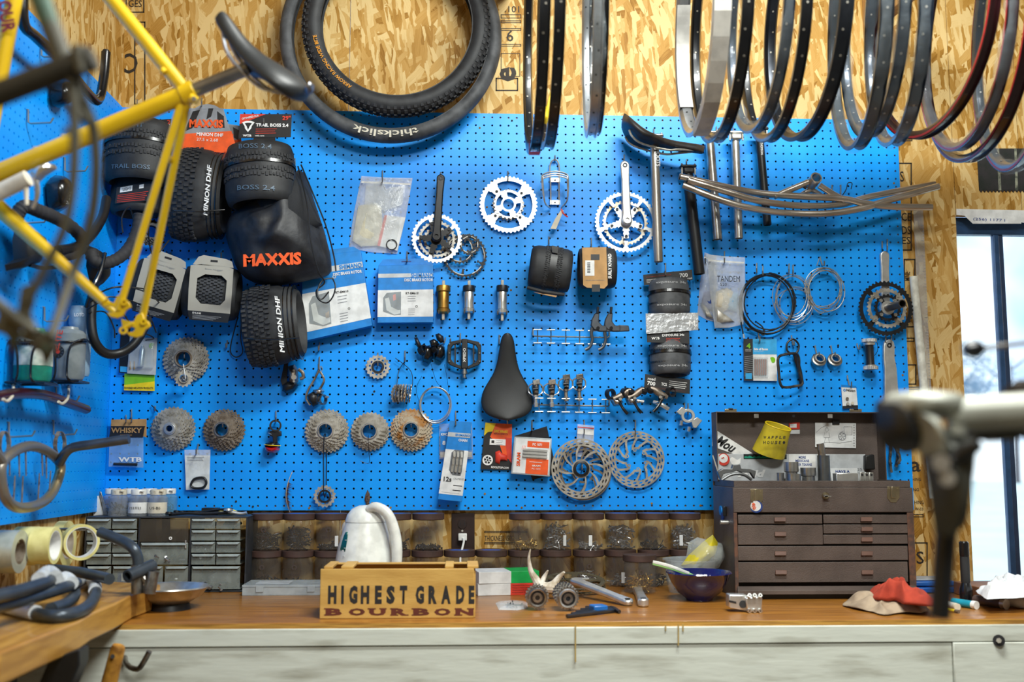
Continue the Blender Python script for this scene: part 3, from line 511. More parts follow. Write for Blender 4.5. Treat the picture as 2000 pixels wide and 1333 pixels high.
sd = saddle('bicycle_saddle', 'smooth black saddle hung nose up, seen from above, beside the pedals', axes(A, xd, (1, 0, 0), V((0, -1, 0))), L=(B-A).length, w=.158, nose=.04, h=.04, kick=.004, rails=False)
for sy in (-.022, .022): part(sd, 'rail', MB().tube([A+xd*.04+V((sy, .02, 0)), A+xd*.1+V((sy, .042, 0)), A+xd*.2+V((sy*.6, .03, 0))], .0035, 8), GREYM)
text(sd, 'WTB', W(985, 815, -.056), .004, GREYP); hook(975, 655, 'beside the nose of the black saddle hung nose up', 16, .02); hook(991, 820, 'between the black saddle and the brake pad card', 7, .012)
# seatposts and top saddle
def post(label, p0, p1, wd, m, Y=-.05, head=None, txt=None, hm=None):
    s = S(Y); a = W(p0[0], p0[1], Y); b = W(p1[0], p1[1], Y); t = root('seatpost', label, 'seatpost', b); r = wd*.5*s
    part(t, 'tube', MB().lathe([(r*.85, .001), (r, 0), (r, (b-a).length), (r*.86, (b-a).length), (r*.86, (b-a).length-.03)], a, (b-a), 24), m)
    if head:
        c = a; part(t, 'clamp_head', MB().box(c+V((0, -.004, .004)), (.034, .034, .02)), hm or m, bevel=.005); part(t, 'clamp_cradle', MB().box(c+V((0, -.004, .018)), (.05, .03, .008)), hm or m, bevel=.003)
        for dx in (-.02, .02): part(t, 'clamp_bolt', MB().cyl(c+V((dx, -.012, -.008)), c+V((dx, -.012, .026)), .0028, n=10), GREYM)
    if txt: text(t, txt[0], W(txt[1], txt[2], Y-r-.001), txt[3]*s, txt[4], width=txt[5]*s, rot=-90, bold=.02)
    return t
pm = post('long titanium seatpost under the old saddle', (1278, 278), (1286, 512), 18, mat('raw_titanium', 'bdb8b0', .33, .85, c2='9a9185', vs=14, stretch=(1, 1, .3)), Y=-.08, head=True, txt=('MOOTS', 1285, 308, 9, WHTP, 36))
D_ = W(1376, 280, -.05)-W(1213, 240, -.05); x_ = D_.normalized(); z_ = V((-x_.z, 0, x_.x))
saddle('bicycle_saddle', 'old scuffed saddle on titanium post, under the hanging rims', axes(W(1212, 246, -.088), x_, V((0, -1, 0)).cross(x_).cross(x_)*-1 if False else z_.cross(x_), z_), L=D_.length, w=.14, h=.075, m=mat('scuffed_saddle', '232223', .5, bump=.2, bs=200, c2='4a4036', vs=20, th=(.5, .75)), kick=.03)
post('polished silver seatpost, left one of the two silver posts', (1386, 272), (1402, 468), 18, mat('polished_post', 'd0cfcb', .28, .85, c2='8e8880', vs=14), head=True); post('silver layback seatpost, right one of the two silver posts', (1436, 272), (1443, 466), 17, STEEL, head=True)
post('black seatpost hanging right of the two silver ones', (1483, 265), (1499, 440), 16, BLKM, head=True, txt=('THOMSON', 1488, 290, 5, WHTP, 26)); post('black seatpost with bolted clamp in front of the handlebar tips', (1343, 338), (1366, 536), 22, BLKM, Y=-.04, head=True, hm=BLKG)
hook(1341, 312, 'above the black seatpost with bolted clamp', 12, .05); hook(1399, 248, 'above the left silver seatpost', 14, .05); hook(1432, 250, 'above the right silver seatpost', 14, .05); hook(1277, 252, 'above the titanium seatpost', 14, .04)
# titanium handlebar
Y = -.11; TI = mat('brushed_titanium', 'cfc6bb', .28, .85, c2='a89e92', vs=20, stretch=(.3, 1, 4)); t = root('titanium_handlebar', 'twin-loop titanium handlebar with open stem ring, spread across the right of the board', 'handlebar', W(1590, 420, Y))
def tb(pts, r, name='tube', Y=Y, m=TI): part(t, name, MB().tube(crv([W(a, b, Y+(c[0] if c else 0)) for a, b, *c in pts], 6), r, 14), m)
tb([(1326, 345, -.02), (1400, 362, -.02), (1470, 376), (1530, 382), (1640, 388), (1690, 398), (1740, 404), (1820, 405)], .0105)
tb([(1334, 362, -.02), (1400, 388, -.03), (1460, 406, -.03), (1530, 416), (1610, 418), (1680, 408), (1740, 390), (1833, 364)], .0105)
tb([(1344, 352, -.03), (1410, 372, -.035), (1480, 392, -.03), (1560, 402), (1640, 400, .01), (1700, 384, .02), (1826, 360, .03)], .0100)
tb([(1512, 384), (1550, 368), (1578, 356)], .0095, 'strut'); tb([(1600, 362), (1625, 378), (1650, 392)], .0095, 'strut'); tb([(1560, 384, .02), (1585, 372, .02), (1610, 388, .02)], .008, 'strut')
c = W(1588, 355, Y); part(t, 'stem_ring', MB().lathe([(.0135, -.02), (.0175, -.02), (.0175, .025), (.0135, .025)], c, V((.1, -1, .25)), 28, closed=True), TI); part(t, 'pinch_bolt', MB().cyl(W(1566, 362, Y), W(1575, 368, Y), .005, n=10), DKM)
for x in (1327, 1341): part(t, 'bore', MB().cyl(W(x, 346 if x == 1327 else 353, Y-.025), W(x+2, 346.5 if x == 1327 else 353.5, Y-.0255), .008, n=14), BLKP)
hook(1625, 362, 'left behind the titanium handlebar', 20, .1); hook(1642, 362, 'right behind the titanium handlebar', 20, .1); one('wire_loop', 'dark wire loop hooked behind the titanium handlebar', 'wire', MB().tube(crv(w_((1640, 388, -.03), (1652, 372, -.035), (1656, 358, -.035), (1664, 358, -.035), (1662, 370, -.03))), .0015, 6), DKM)
# black flat pedal
Y = -.03; t = root('flat_pedal', 'black flat platform pedal beside the shifters', 'pedal', W(907, 738, Y)); s = S(Y)
part(t, 'body', MB().px([(902, 662), (913, 662), (914, 720), (901, 720)], Y-.006, .022), BLKM, bevel=.002)
for sg in (-1, 1): part(t, 'cage', MB().prism([W(907+sg*a, b, Y-.004) for a, b in ((5, 663), (28, 668), (33, 675), (33, 708), (28, 713), (6, 722), (6, 716), (22, 708), (26, 702), (26, 680), (22, 674), (5, 669))], (0, .016, 0)), BLKM, bevel=.0015); part(t, 'rail', MB().px([(907+sg*18-1.6, 672), (907+sg*18+1.6, 672), (907+sg*18+1.6, 712), (907+sg*18-1.6, 712)], Y, .006), BLKM)
for x, y in ((878, 672), (878, 690), (878, 706), (937, 672), (937, 690), (937, 706)): part(t, 'pin', MB().cyl(W(x, y, Y-.004), W(x, y, Y-.009), .0018, n=8), GREYM)
part(t, 'axle', MB().lathe([(.007, 0), (.007, .012), (.0095, .012), (.0095, .020), (.006, .020), (.006, .032)], W(907, 718, Y+.004), V((0, 0, -1)), 16), DSTEEL); tpx(t, 'XPEDO', 907, 694, Y-.0062, 5, WHTP, 28, 90, bold=.02); hook(899, 652, 'above the black flat pedal', 22, .03); hook(880, 662, 'left above the black flat pedal', 8, .03)
# shifters
t = root('shifter_pair', 'pair of black trigger shifters hung left of the flat pedal', 'shifters', W(843, 708, -.03))
for ox, oy, ya in ((0, 0, 10), (24, -3, -14)):
    Y = -.035; part(t, 'body', MB().pillow([(823+ox, 686+oy), (828+ox, 676+oy), (840+ox, 674+oy), (845+ox, 682+oy), (846+ox, 700+oy), (838+ox, 711+oy), (826+ox, 706+oy)], -.012, .035, 5, .001), BLKG); part(t, 'clamp', MB().lathe([(.0105, -.009), (.0145, -.009), (.0145, .009), (.0105, .009)], W(826+ox*1.1, 684+oy, -.03), V((.6, -.6, .3)), 20, closed=True), BLKM)
part(t, 'lever', MB().pillow([(809, 660), (815, 659), (822, 672), (826, 682), (818, 683), (812, 674)], -.03, .014, 4), DKM); part(t, 'lever', MB().pillow([(850, 654), (857, 651), (866, 657), (868, 668), (861, 671), (853, 664)], -.035, .014, 4), DKM); part(t, 'lever', MB().pillow([(838, 666), (848, 662), (856, 668), (854, 678), (842, 678)], -.04, .012, 4), BLKG)
hook(870, 660, 'right of the shifters', 10, .03, dx=-4)
# derailleurs
DM = mat('worn_mech_metal', 'a79a8c', .4, .8, c2='6d6259', vs=50)
t = root('rear_derailleur', 'worn dark rear mech hanging under the tall folded tire', 'derailleur', W(572, 768, -.03))
part(t, 'upper_body', MB().pillow([(562, 716), (575, 712), (582, 722), (583, 745), (576, 754), (566, 750)], -.015, .03, 5, .001), DM); part(t, 'knuckle', MB().pillow([(552, 752), (562, 745), (578, 750), (584, 752), (576, 762), (560, 769), (551, 764)], -.012, .028, 5, .001), DKM); part(t, 'cage_plate', MB().px([(556, 704), (563, 706), (560, 752), (552, 756), (548, 744)], -.02, .003), BLKM, bevel=.001)
part(t, 'arm', MB().tube(crv(w_((583, 722, -.03), (591, 728, -.03), (592, 738, -.03), (586, 740, -.03))), .0052, 10), DM); part(t, 'barrel', MB().lathe([(.003, 0), (.0075, 0), (.0075, .012), (.003, .012)], W(575, 738, -.035), FR[2], 14), STEEL)
for x, y in ((574, 724), (574, 745)): part(t, 'pivot_screw', MB().cyl(W(x, y, -.044), W(x, y, -.049), .0035, n=12), STEEL)
hook(560, 688, 'over the worn dark rear mech', 18, .03)
t = root('front_derailleur', 'chrome front mech with long cage, above the grey banded cassette', 'derailleur', W(618, 796, -.03)); CHR = mat('worn_chrome', 'bdbab4', .25, .95, c2='7b746c', vs=40)
for pts, r in ((((624, 722), (612, 745), (602, 762), (598, 778), (606, 792)), .0034), (((625, 726), (633, 742), (626, 758), (618, 766)), .0036)): part(t, 'cage_plate', MB().tube(crv([W(a, b, -.03) for a, b in pts]), r, 8, flat=.5), CHR)
part(t, 'linkage', MB().pillow([(600, 772), (612, 764), (624, 770), (622, 790), (612, 795), (603, 786)], -.02, .03, 5, .0015), DKM); part(t, 'linkage', MB().pillow([(610, 762), (628, 759), (634, 764), (630, 772), (614, 772)], -.03, .02, 5, .001), CHR)
part(t, 'band_clamp', MB().lathe([(.0125, -.006), (.0155, -.006), (.0155, .006), (.0125, .006)], W(630, 781, -.03), V((.8, -.6, 0)), 22, closed=True), CHR); part(t, 'clamp_bolt', MB().cyl(W(636, 776, -.04), W(642, 776, -.042), .0034, n=10), STEEL); part(t, 'loop', MB().tube(crv(w_((624, 722, -.03), (627, 716, -.03), (630, 722, -.03), (626, 728, -.03))), .0013, 6), STEEL)
hook(624, 698, 'over the chrome front mech', 22, .035, dx=-2); hook(624, 670, 'empty, above the chrome front mech', 14, .03, dx=-2); hook(444, 666, 'empty, right of the packaged folded tire', 13, .02, dx=-3)
# tail light
t = root('tail_light', 'red bicycle tail light with yellow seam on a black rubber clamp', 'light', W(530, 888, -.03))
part(t, 'clamp_ring', MB().lathe([(.0125, -.008), (.0175, -.008), (.0175, .008), (.0125, .008)], W(538, 832, -.025), V((.15, -1, 0)), 24, closed=True), BLKM); part(t, 'bracket', MB().px([(527, 842), (548, 842), (549, 852), (541, 853), (541, 866), (533, 866), (532, 853), (526, 852)], -.03, .018), BLKM, bevel=.002)
part(t, 'housing', MB().pillow([(518, 866), (526, 863), (541, 864), (547, 868), (547, 876), (530, 876), (517, 872)], -.012, .03, 5), BLKG); part(t, 'lens', MB().pillow([(517, 872), (532, 874), (547, 872), (546, 880), (538, 886), (524, 885), (518, 880)], -.012, .032, 5), mat('red_lens', 'b3121a', .12, coat=.5)); part(t, 'seam', MB().tube(crv(w_((516, 869, -.028), (524, 870, -.04), (540, 871, -.04), (548, 871, -.028))), .0011, 6), YEL); part(t, 'lever', MB().tube(w_((524, 846, -.04), (530, 849, -.042)), .0012, 6), STEEL); hook(539, 804, 'over the red tail light', 20, .035)
# feather
t = root('feather', 'ragged brown feather stuck in a peg hole beside the cogs', 'feather', W(569, 1010, -.01)); q = crv(w_((571, 922, -.012), (563, 942, -.014), (559, 965, -.014), (561, 985, -.014), (571, 1014, -.016)), 6); FB = mat('brown_feather', '4a2c1e', .8, c2='2d1a12')
part(t, 'shaft', MB().tube(q, [.0012, .0004], 5), mat('quill', 'cfc0a8', .5)); v_ = MB()
for i in range(6, len(q)-1):
    for k in range(3):
        p = q[i].lerp(q[i+1], k/3); Ls = rnd.uniform(.010, .024)*(1 if i < 18 else .7); e = p+V((Ls*.8, -.003, -Ls*.45)); v_.add([p, p+V((0, 0, -.0025)), e], [(0, 1, 2)]); e = p+V((-Ls*.18, -.001, -Ls*.35)); v_.add([p, p+V((0, 0, -.0025)), e], [(0, 1, 2)])
part(t, 'barbs', v_, FB, kind='stuff', smooth=0)
t = one('small_feather', 'small downy brown feather on the board behind the kettle top', 'feather', MB().pillow([(718, 957), (722, 965), (723, 975), (721, 984), (727, 994), (713, 996), (715, 984), (712, 976), (714, 966)], -.004, .004, 5, .006, 300), mat('brown_down', '7a6252', .95, bump=1., bs=900, c2='4b3a30', vs=200))
# double hook racks
def rack(label, x0, x1, y, xs, yo=12):
    Y = -.02; t = root('hook_rack', label, 'hook rack', W((x0+x1)/2, y+14, Y)); part(t, 'rail', MB().tube(w_((x0, y-yo, .004), (x0, y-yo, -.01), (x0, y-2, -.018), (x0+3, y, -.02), (x1-3, y+3, -.02), (x1, y+1, -.018), (x1, y-yo, -.01), (x1, y-yo, .004)), .0024, 8), ZINC)
    for x in xs:
        yy = y+3*(x-x0)/(x1-x0); part(t, 'prong', MB().tube(w_((x, yy-13, -.055), (x, yy-13, -.045), (x, yy, -.023), (x, yy+13, -.045), (x, yy+13, -.055)), .002, 7), ZINC)
        for q in (-13, 13): part(t, 'crossbar', MB().tube(w_((x-8, yy+q, -.055), (x+8, yy+q, -.055)), .0021, 7), ZINC)
rack('upper wire rack of double hooks, holding two brake levers at its right', 1041, 1190, 657, (1050, 1076, 1105, 1132, 1156, 1184)); rack('lower wire rack of double hooks, carrying four clipless pedals', 1042, 1190, 791, (1053, 1077, 1105, 1131, 1157, 1183))
# brake levers on upper rack
for ox, lb in ((0, 'left dark grey brake lever on the upper wire rack'), (26, 'right dark grey brake lever on the upper wire rack')):
    t = root('brake_lever', lb, 'brake lever', W(1160+ox, 687, -.06)); LV = mat('grey_anodised_lever', '4b4f55', .35, .6); Y = -.075
    part(t, 'barrel', MB().tube(w_((1168+ox, 600, Y), (1167+ox, 612, Y)), .004, 12), DKM); part(t, 'body', MB().prism([W(a+ox, b, Y) for a, b in ((1162, 612), (1171, 611), (1170, 628), (1176, 636), (1186, 636), (1186, 648), (1172, 648), (1160, 644), (1154, 636), (1156, 624))], (0, .016, 0)), LV, bevel=.003)
    part(t, 'clamp', MB().px([(1182+ox, 635), (1202+ox, 636), (1204+ox, 647), (1182+ox, 648)], Y+.002, .014), LV, bevel=.002); part(t, 'blade', MB().tube(crv([W(a+ox, b, Y+.006) for a, b in ((1157, 640), (1155, 652), (1157, 664), (1152, 678), (1143, 684))]), [.0055, .0042, .005], 10, flat=.6), LV); part(t, 'pivot', MB().cyl(W(1168+ox, 641, Y-.001), W(1168+ox, 641, Y-.004), .005, n=14), DKM)
# clipless pedals
for i, (x, y0, y1, w, m, lb) in enumerate(((1046, 741, 803, 13, DSTEEL, 'dark clipless pedal with bowed cage, leftmost on the lower wire rack'), (1077, 741, 803, 14, DM, 'boxy worn clipless pedal, second on the lower wire rack'), (1105, 731, 790, 13, CHR, 'pale clipless pedal, third on the lower wire rack'), (1131, 730, 790, 12, CHR, 'upright pale clipless pedal, fourth on the lower wire rack'))):
    Y = -.05; t = root('clipless_pedal', lb, 'pedal', W(x, y1, Y)); s = S(Y); H = y1-y0
    part(t, 'body', MB().pillow([(x-6, y0+4), (x, y0), (x+7, y0+3), (x+8, y0+14), (x+6, y0+H*.52), (x-5, y0+H*.52), (x-8, y0+16)], Y+.012, .03, 5, .0015), m); part(t, 'cleat_plate', MB().px([(x-6, y0+2), (x+8, y0), (x+9, y0+9), (x-4, y0+12)], Y-.022, .004), m, bevel=.001)
    for sg in (-1, 1): part(t, 'cage_wire', MB().tube(crv(w_((x+sg*5, y0+8, Y-.015), (x+sg*w, y0+14, Y-.01), (x+sg*w, y0+26, Y-.008), (x+sg*5, y0+32, Y-.015))), .0022, 8), STEEL)
    part(t, 'spring', MB().cyl(W(x-5, y0+20, Y-.018), W(x+5, y0+19, Y-.018), .005, n=12), DKM); part(t, 'bearing', MB().lathe([(.005, 0), (.0085, 0), (.0085, .006), (.0055, .008), (.0055, .022), (.0075, .024), (.007, .036)], W(x, y0+H*.5, Y), V((.04, 0, -1)), 16), STEEL if i < 2 else DM)
# brake levers right on lower rack
def vlever(x, y, lb, k):
    t = root('brake_lever', lb, 'brake lever', W(x, y+25, -.05)); Y = -.06; f = lambda a, b, z=0: W(x+a*k, y+b, Y+z)
    part(t, 'clamp', MB().lathe([(.011, -.008), (.0155, -.008), (.0155, .008), (.011, .008)], f(-20, -12), V((.5, -.8, 0)), 22, closed=True), DKM); part(t, 'body', MB().tube(crv([f(-14, -2), f(0, -8), f(12, -16), f(20, -18)]), [.008, .011, .009], 12, flat=.8), DM); part(t, 'end_cap', MB().lathe([(.004, -.008), (.011, -.006), (.011, .006), (.004, .008)], f(20, -16), V((.3, -.6, .6)), 16), DKM)
    part(t, 'blade', MB().tube(crv([f(-6, -4, -.01), f(0, 8, -.012), f(6, 18, -.014), f(14, 27, -.014)]), [.006, .004, .005], 10, flat=.6), BLKG); part(t, 'bracket', MB().pillow([(x-16*k-6, y-2), (x-4, y-6), (x+6, y+4), (x-4, y+12), (x-14, y+12)], Y+.01, .025, 5, .0015), CHR); part(t, 'bolt', MB().cyl(f(0, -2, -.012), f(0, -2, -.018), .0045, n=12), STEEL)
vlever(1212, 782, 'silver and black brake lever hooked at the right end of the lower rack', 1); vlever(1240, 780, 'brake lever with round cap right of the lower rack', .9); vlever(1290, 778, 'brake lever beside the lowest black hang card', -1)
one('cable_stop', 'short silver barrel between the loose brake levers', 'barrel', MB().lathe([(.005, 0), (.0065, .002), (.0065, .016), (.005, .018), (.005, .03)], W(1238, 783, -.05), V((1, 0, -.1)), 14), STEEL); one('lever_blade', 'bright silver lever blade pointing down-right from the loose brake levers', 'lever', MB().tube(crv(w_((1276, 785, -.05), (1290, 790, -.06), (1306, 800, -.06))), [.005, .007, .006], 10, flat=.6), STEEL)
# face clamp piece
t = root('stem_clamp', 'silver open bar clamp with two hex bolts, alone right of the rotors', 'clamp', W(1345, 845, -.03)); Y = -.03; s = S(Y)
part(t, 'ring', MB().lathe([(.0125, -.008), (.021, -.008), (.021, .008), (.0125, .008)], W(1343, 813, Y), frame(0, 0)[2], 28, closed=True), ALU, bevel=.001); part(t, 'block', MB().px([(1350, 822), (1362, 815), (1372, 822), (1360, 837), (1354, 836)], Y-.008, .016), ALU, bevel=.0015); part(t, 'block', MB().px([(1321, 805), (1332, 795), (1340, 800), (1330, 812)], Y-.008, .016), ALU, bevel=.0015)
for x, y in ((1331, 822), (1346, 834)): part(t, 'bolt', MB().cyl(W(x, y, Y-.004), W(x-1, y+9, Y-.002), .005, n=10), STEEL)
hook(1337, 788, 'left in the silver bar clamp', 14, .03); hook(1344, 789, 'right in the silver bar clamp', 20, .03)
# rotors
def rotor(px, py, Rp, Y, label, m=ROT, arms=10, hub=None, a0=0, nb=24, sw=.36, rh=19):
    s = S(Y); t = root('disc_rotor', label, 'brake rotor', W(px, py+Rp, Y)); N = 240; O = W(px, py, Y)
    rad = [rh*s, (rh+4)*s, 30*s, 37*s, (Rp-14)*s, (Rp-11)*s, (Rp-8)*s, (Rp-6)*s, (Rp-3)*s, Rp*s]; rad = sorted(rad); RM = rad[-1]
    def mk(b, k):
        r = (rad[b]+rad[b+1])/2/s
        if r < rh+4: return hub is not None or (k % 40) < 27
        if r < Rp-14:
            return (k % (N//arms)) < (5 if r > rh+8 else 7) or (r > 35 and False)
        if Rp-11 < r < Rp-8: return (k % 10) > 4
        if Rp-6 < r < Rp-3: return ((k+5) % 10) > 4
        return True
    part(t, 'braking_disc', MB().polar(O, frame(0, 0, a0), rad, N, mk, .0019, tw=lambda r: sw*(1-min(r, (Rp-14)*s)/((Rp-14)*s))*2+min(0, -(r-(Rp-11)*s))*0-max(0, r-(Rp-14)*s)*9), m)
    if hub: part(t, 'lockring', MB().lathe([(.016, 0), (.024, 0), (.024, .005), (.018, .007), (.016, .007)], O+V((0, -.001, 0)), FR[2], 30, closed=True), DKM)
    return t
rotor(1135, 916, 58, -.030, 'front one of two stacked silver disc rotors, with dark lockring', arms=8, hub=1, rh=14); rotor(1139, 922, 55, -.020, 'rear rotor half hidden behind the stacked one', mat('warm_rotor_steel', 'a3988a', .35, .9), arms=8, hub=None, a0=12, rh=18); rotor(1243, 898, 55, -.014, 'silver disc rotor hanging alone on the right', arms=12, a0=5, rh=20)
hook(1137, 895, 'through the stacked rotors', 22, .05); hook(1241, 822, 'holding the lone disc rotor', 26, .03); hook(1141, 822, 'holding the small clear bag above the stacked rotors', 24, .03)
for x, y in ((1243, 898),):
    for k in range(6): A = R(60*k+20); part(bpy.data.objects['disc_rotor.002'], 'bolt_tab', MB().polar(W(x+19*math.cos(A), y+19*math.sin(A), -.0145), FR, [.0025, .0055], 14, None, .002), ROT)
# chain bunch
t = root('chain_loop', 'bunch of greasy silver chain dangling behind the repair stand', 'chain', W(1742, 930, -.02)); CHN = mat('greasy_chain', '8a8a88', .35, .9, c2='504c48', vs=60)
def chain(t, pts, m=CHN, pitch=.0115, r=.0036):
    q = crv(pts, 10); d = 0; last = q[0]; out = [q[0]]
    for p in q[1:]:
        if (p-last).length >= pitch: out.append(p); last = p
    for i in range(len(out)-1):
        a, b = out[i], out[i+1]; w = (.0022 if i % 2 else .0034); mb = MB(); d = (b-a).normalized(); n = d.cross(V((0, -1, 0))).normalized(); pl_ = []
        for k in range(6): A = math.pi*k/5; pl_.append(a-d*(r*math.sin(A))+n*(r*math.cos(A)))
        for k in range(6): A = math.pi*k/5; pl_.append(b+d*(r*math.sin(A))-n*(r*math.cos(A)))
        mb.prism([p+V((0, -w, 0)) for p in pl_], (0, w*2, 0)); part(t, 'link', mb, m, smooth=0)
chain(t, w_((1728, 835, -.01), (1726, 870, -.02), (1724, 895, -.02), (1730, 905, -.02))); chain(t, w_((1738, 830, -.02), (1740, 870, -.024), (1738, 900, -.024), (1742, 928, -.024))); chain(t, w_((1750, 832, -.01), (1754, 870, -.018), (1752, 900, -.018), (1748, 918, -.018))); chain(t, w_((1744, 828, -.03), (1747, 868, -.032), (1758, 895, -.03), (1752, 908, -.03)))
hook(1737, 822, 'holding the greasy chain bunch', 10, .04)
# black resin bottle cage
t = root('bottle_cage', 'scuffed black plastic bottle cage under the cable coils', 'bottle cage', W(1548, 758, -.03)); CG = mat('scuffed_black_plastic', '242322', .45, c2='6f6558', vs=25, th=(.5, .8))
part(t, 'back_spine', MB().tube(crv(w_((1545, 664, -.02), (1537, 672, -.02), (1538, 686, -.02), (1550, 692, -.02), (1558, 686, -.02), (1560, 674, -.02), (1552, 664, -.02)), closed=True), .0032, 8, closed=True), BLKM); part(t, 'spine', MB().tube(crv(w_((1552, 690, -.018), (1556, 705, -.014), (1562, 725, -.014), (1566, 750, -.02))), .0068, 8, flat=.5), BLKM)
part(t, 'cradle', MB().tube(crv(w_((1520, 700, -.06), (1532, 693, -.066), (1553, 691, -.06), (1560, 700, -.05), (1561, 725, -.04), (1567, 750, -.035), (1552, 755, -.05), (1532, 757, -.06), (1524, 750, -.064), (1521, 725, -.064)), 5, closed=True), .0042, 8, closed=True), CG); hook(1546, 656, 'over the black plastic bottle cage', 18, .035, dx=5)
# pipe and ruler
one('white_pipe', 'white plastic pipe leaning against the strand board right of the pegboard', 'pipe', MB().lathe([(.0085, .001), (.0122, 0), (.0122, .68), (.0085, .68)], W(1784, 541, -.012), W(1835, 1090, -.06)-W(1784, 541, -.012), 20), mat('pvc', 'dcdcd0', .45, c2='bcbaae', vs=40))
t = root('clear_ruler', 'clear plastic ruler strip standing behind the white pipe', 'ruler', W(1800, 800, .0)); part(t, 'blade', MB().prism([W(1784, 410, .017), W(1803, 410, .017), W(1822, 830, .017), W(1803, 830, .017)], (0, .002, 0)), CLEAR, bevel=.0003)
tk = MB()
for k in range(60): y = 440+k*6; x = 1804+ (y-410)*.045-(1.5); tk.px([(x-3-(k % 5 == 0)*3, y), (x, y), (x, y+.8), (x-3-(k % 5 == 0)*3, y+.8)], .0165, .0003)
part(t, 'tick_marks', tk, GREYP, kind='stuff', smooth=0)
# ================================================================ packs, tires, bags and rims
class Card:
    def __init__(s, name, label, cat, q, Y, th, m, group=None, bevel=.0004, body='card'):
        s.q = q; s.Y = Y; s.n = 0; cx = sum(a for a, b in q)/4; by = max(b for a, b in q)
        s.t = root(name, label, cat, W(cx, by, Y), group); s.s = S(Y)
        s.rot = -math.degrees(math.atan2(q[1][1]-q[0][1], q[1][0]-q[0][0])); s.h = math.hypot(q[3][0]-q[0][0], q[3][1]-q[0][1]); s.w = math.hypot(q[1][0]-q[0][0], q[1][1]-q[0][1])
        if m: part(s.t, body, MB().px(q, Y, th), m, bevel=bevel)
    def p(s, u, v):
        a, b, c, d = s.q; return (a[0]*(1-u)*(1-v)+b[0]*u*(1-v)+c[0]*u*v+d[0]*(1-u)*v, a[1]*(1-u)*(1-v)+b[1]*u*(1-v)+c[1]*u*v+d[1]*(1-u)*v)
    def rect(s, u0, v0, u1, v1, m, name='print_panel', dy=.0004, lay=1, pts=None):
        pp = [s.p(*k) for k in (pts or ((u0, v0), (u1, v0), (u1, v1), (u0, v1)))]; return part(s.t, name, MB().px(pp, s.Y-dy*lay-.0001, dy), m, smooth=0)
    def text(s, tx, u, v, h, m, w=None, lay=2, rot=0, **k):
        x, y = s.p(u, v); return text(s.t, tx, W(x, y, s.Y-.0004*lay-.0002), h*s.s, m, width=w*s.s if w else None, rot=s.rot+rot, **k)
    def lines(s, u0, u1, v0, v1, n, m=GREYP, lay=2, seed=3):
        r = random.Random(seed); mb = MB()
        for i in range(n):
            v = v0+(v1-v0)*i/max(1, n-1); e = u1-(u1-u0)*r.random()*.25; pp = [s.p(*k) for k in ((u0, v), (e, v), (e, v+.35*(v1-v0)/n), (u0, v+.35*(v1-v0)/n))]; mb.px(pp, s.Y-.0004*lay-.0001, .0003)
        return part(s.t, 'small_print', mb, m, kind='stuff', smooth=0)
# --- rotor boxes
def rotor_box(label, q, full=True):
    c = Card('rotor_box', label, 'box', q, -.05, .036, SHB, 'brake rotor boxes', bevel=.0008, body='carton')
    c.rect(.0, .145, 1, .215, SILV, 'pale_band'); c.rect(0, .43, 1, .90, PAPER, 'pale_panel'); c.text('SHIMANO', .80, .18, 9, SHB, 44, 3, bold=.03); c.text('DISC BRAKE ROTOR', .74, .262, 6, WHTP, 56, 3, bold=.025)
    w = [(.16, .48), (.42, .46), (.42, .86), (.30, .87), (.10, .80), (.10, .56)]; c.rect(0, 0, 0, 0, mat('box_window_dark', '3b4048', .3), 'window', lay=2, pts=w)
    c.rect(0, 0, 0, 0, WHITE, 'tray', lay=3, pts=[(.13, .58), (.20, .56), (.24, .72), (.36, .78), (.41, .78), (.41, .84), (.30, .86), (.16, .78)]); c.rect(0, 0, 0, 0, ORANGE if full else GOLD, 'orange_clip', lay=3, pts=[(.27, .52), (.32, .50), (.33, .60), (.28, .62)] if full else [(.34, .72), (.40, .70), (.40, .79), (.35, .79)])
    c.text('RT-EM610', .62, .49, 4.5, BLKP, 25, 3, bold=.02); c.lines(.54, .70, .54, .62, 3); c.lines(.55, .70, .76, .86, 4, seed=5); part(c.t, 'ring_icon', MB().polar(W(*c.p(.70, .72), c.Y-.0012), FR, [.0022, .0034], 16, None, .0003), BLKP); part(c.t, 'film', MB().px([c.p(*k) for k in w], c.Y-.0022, .0003), CLEAR); return c
b1 = rotor_box('large tilted blue and grey rotor box partly hidden by the black bag', [(589, 505), (704, 490), (727, 636), (592, 667)], False); part(b1.t, 'hang_flap', MB().px([(600, 503), (612, 492), (690, 482), (704, 490)], -.05, .001), SHB)
b2 = rotor_box('upright blue and grey rotor box with hang slot, beside the bottom brackets', [(739, 519), (846, 517), (846, 630), (737, 631)]); part(b2.t, 'hang_flap', MB().px([(739, 519), (748, 507), (838, 505), (846, 517)], -.03, .001), SHB); b2.rect(.42, -.07, .60, -.05, NAVY, 'hang_slot'); hook(795, 492, 'through the slot of the upright rotor box', 18, .06)
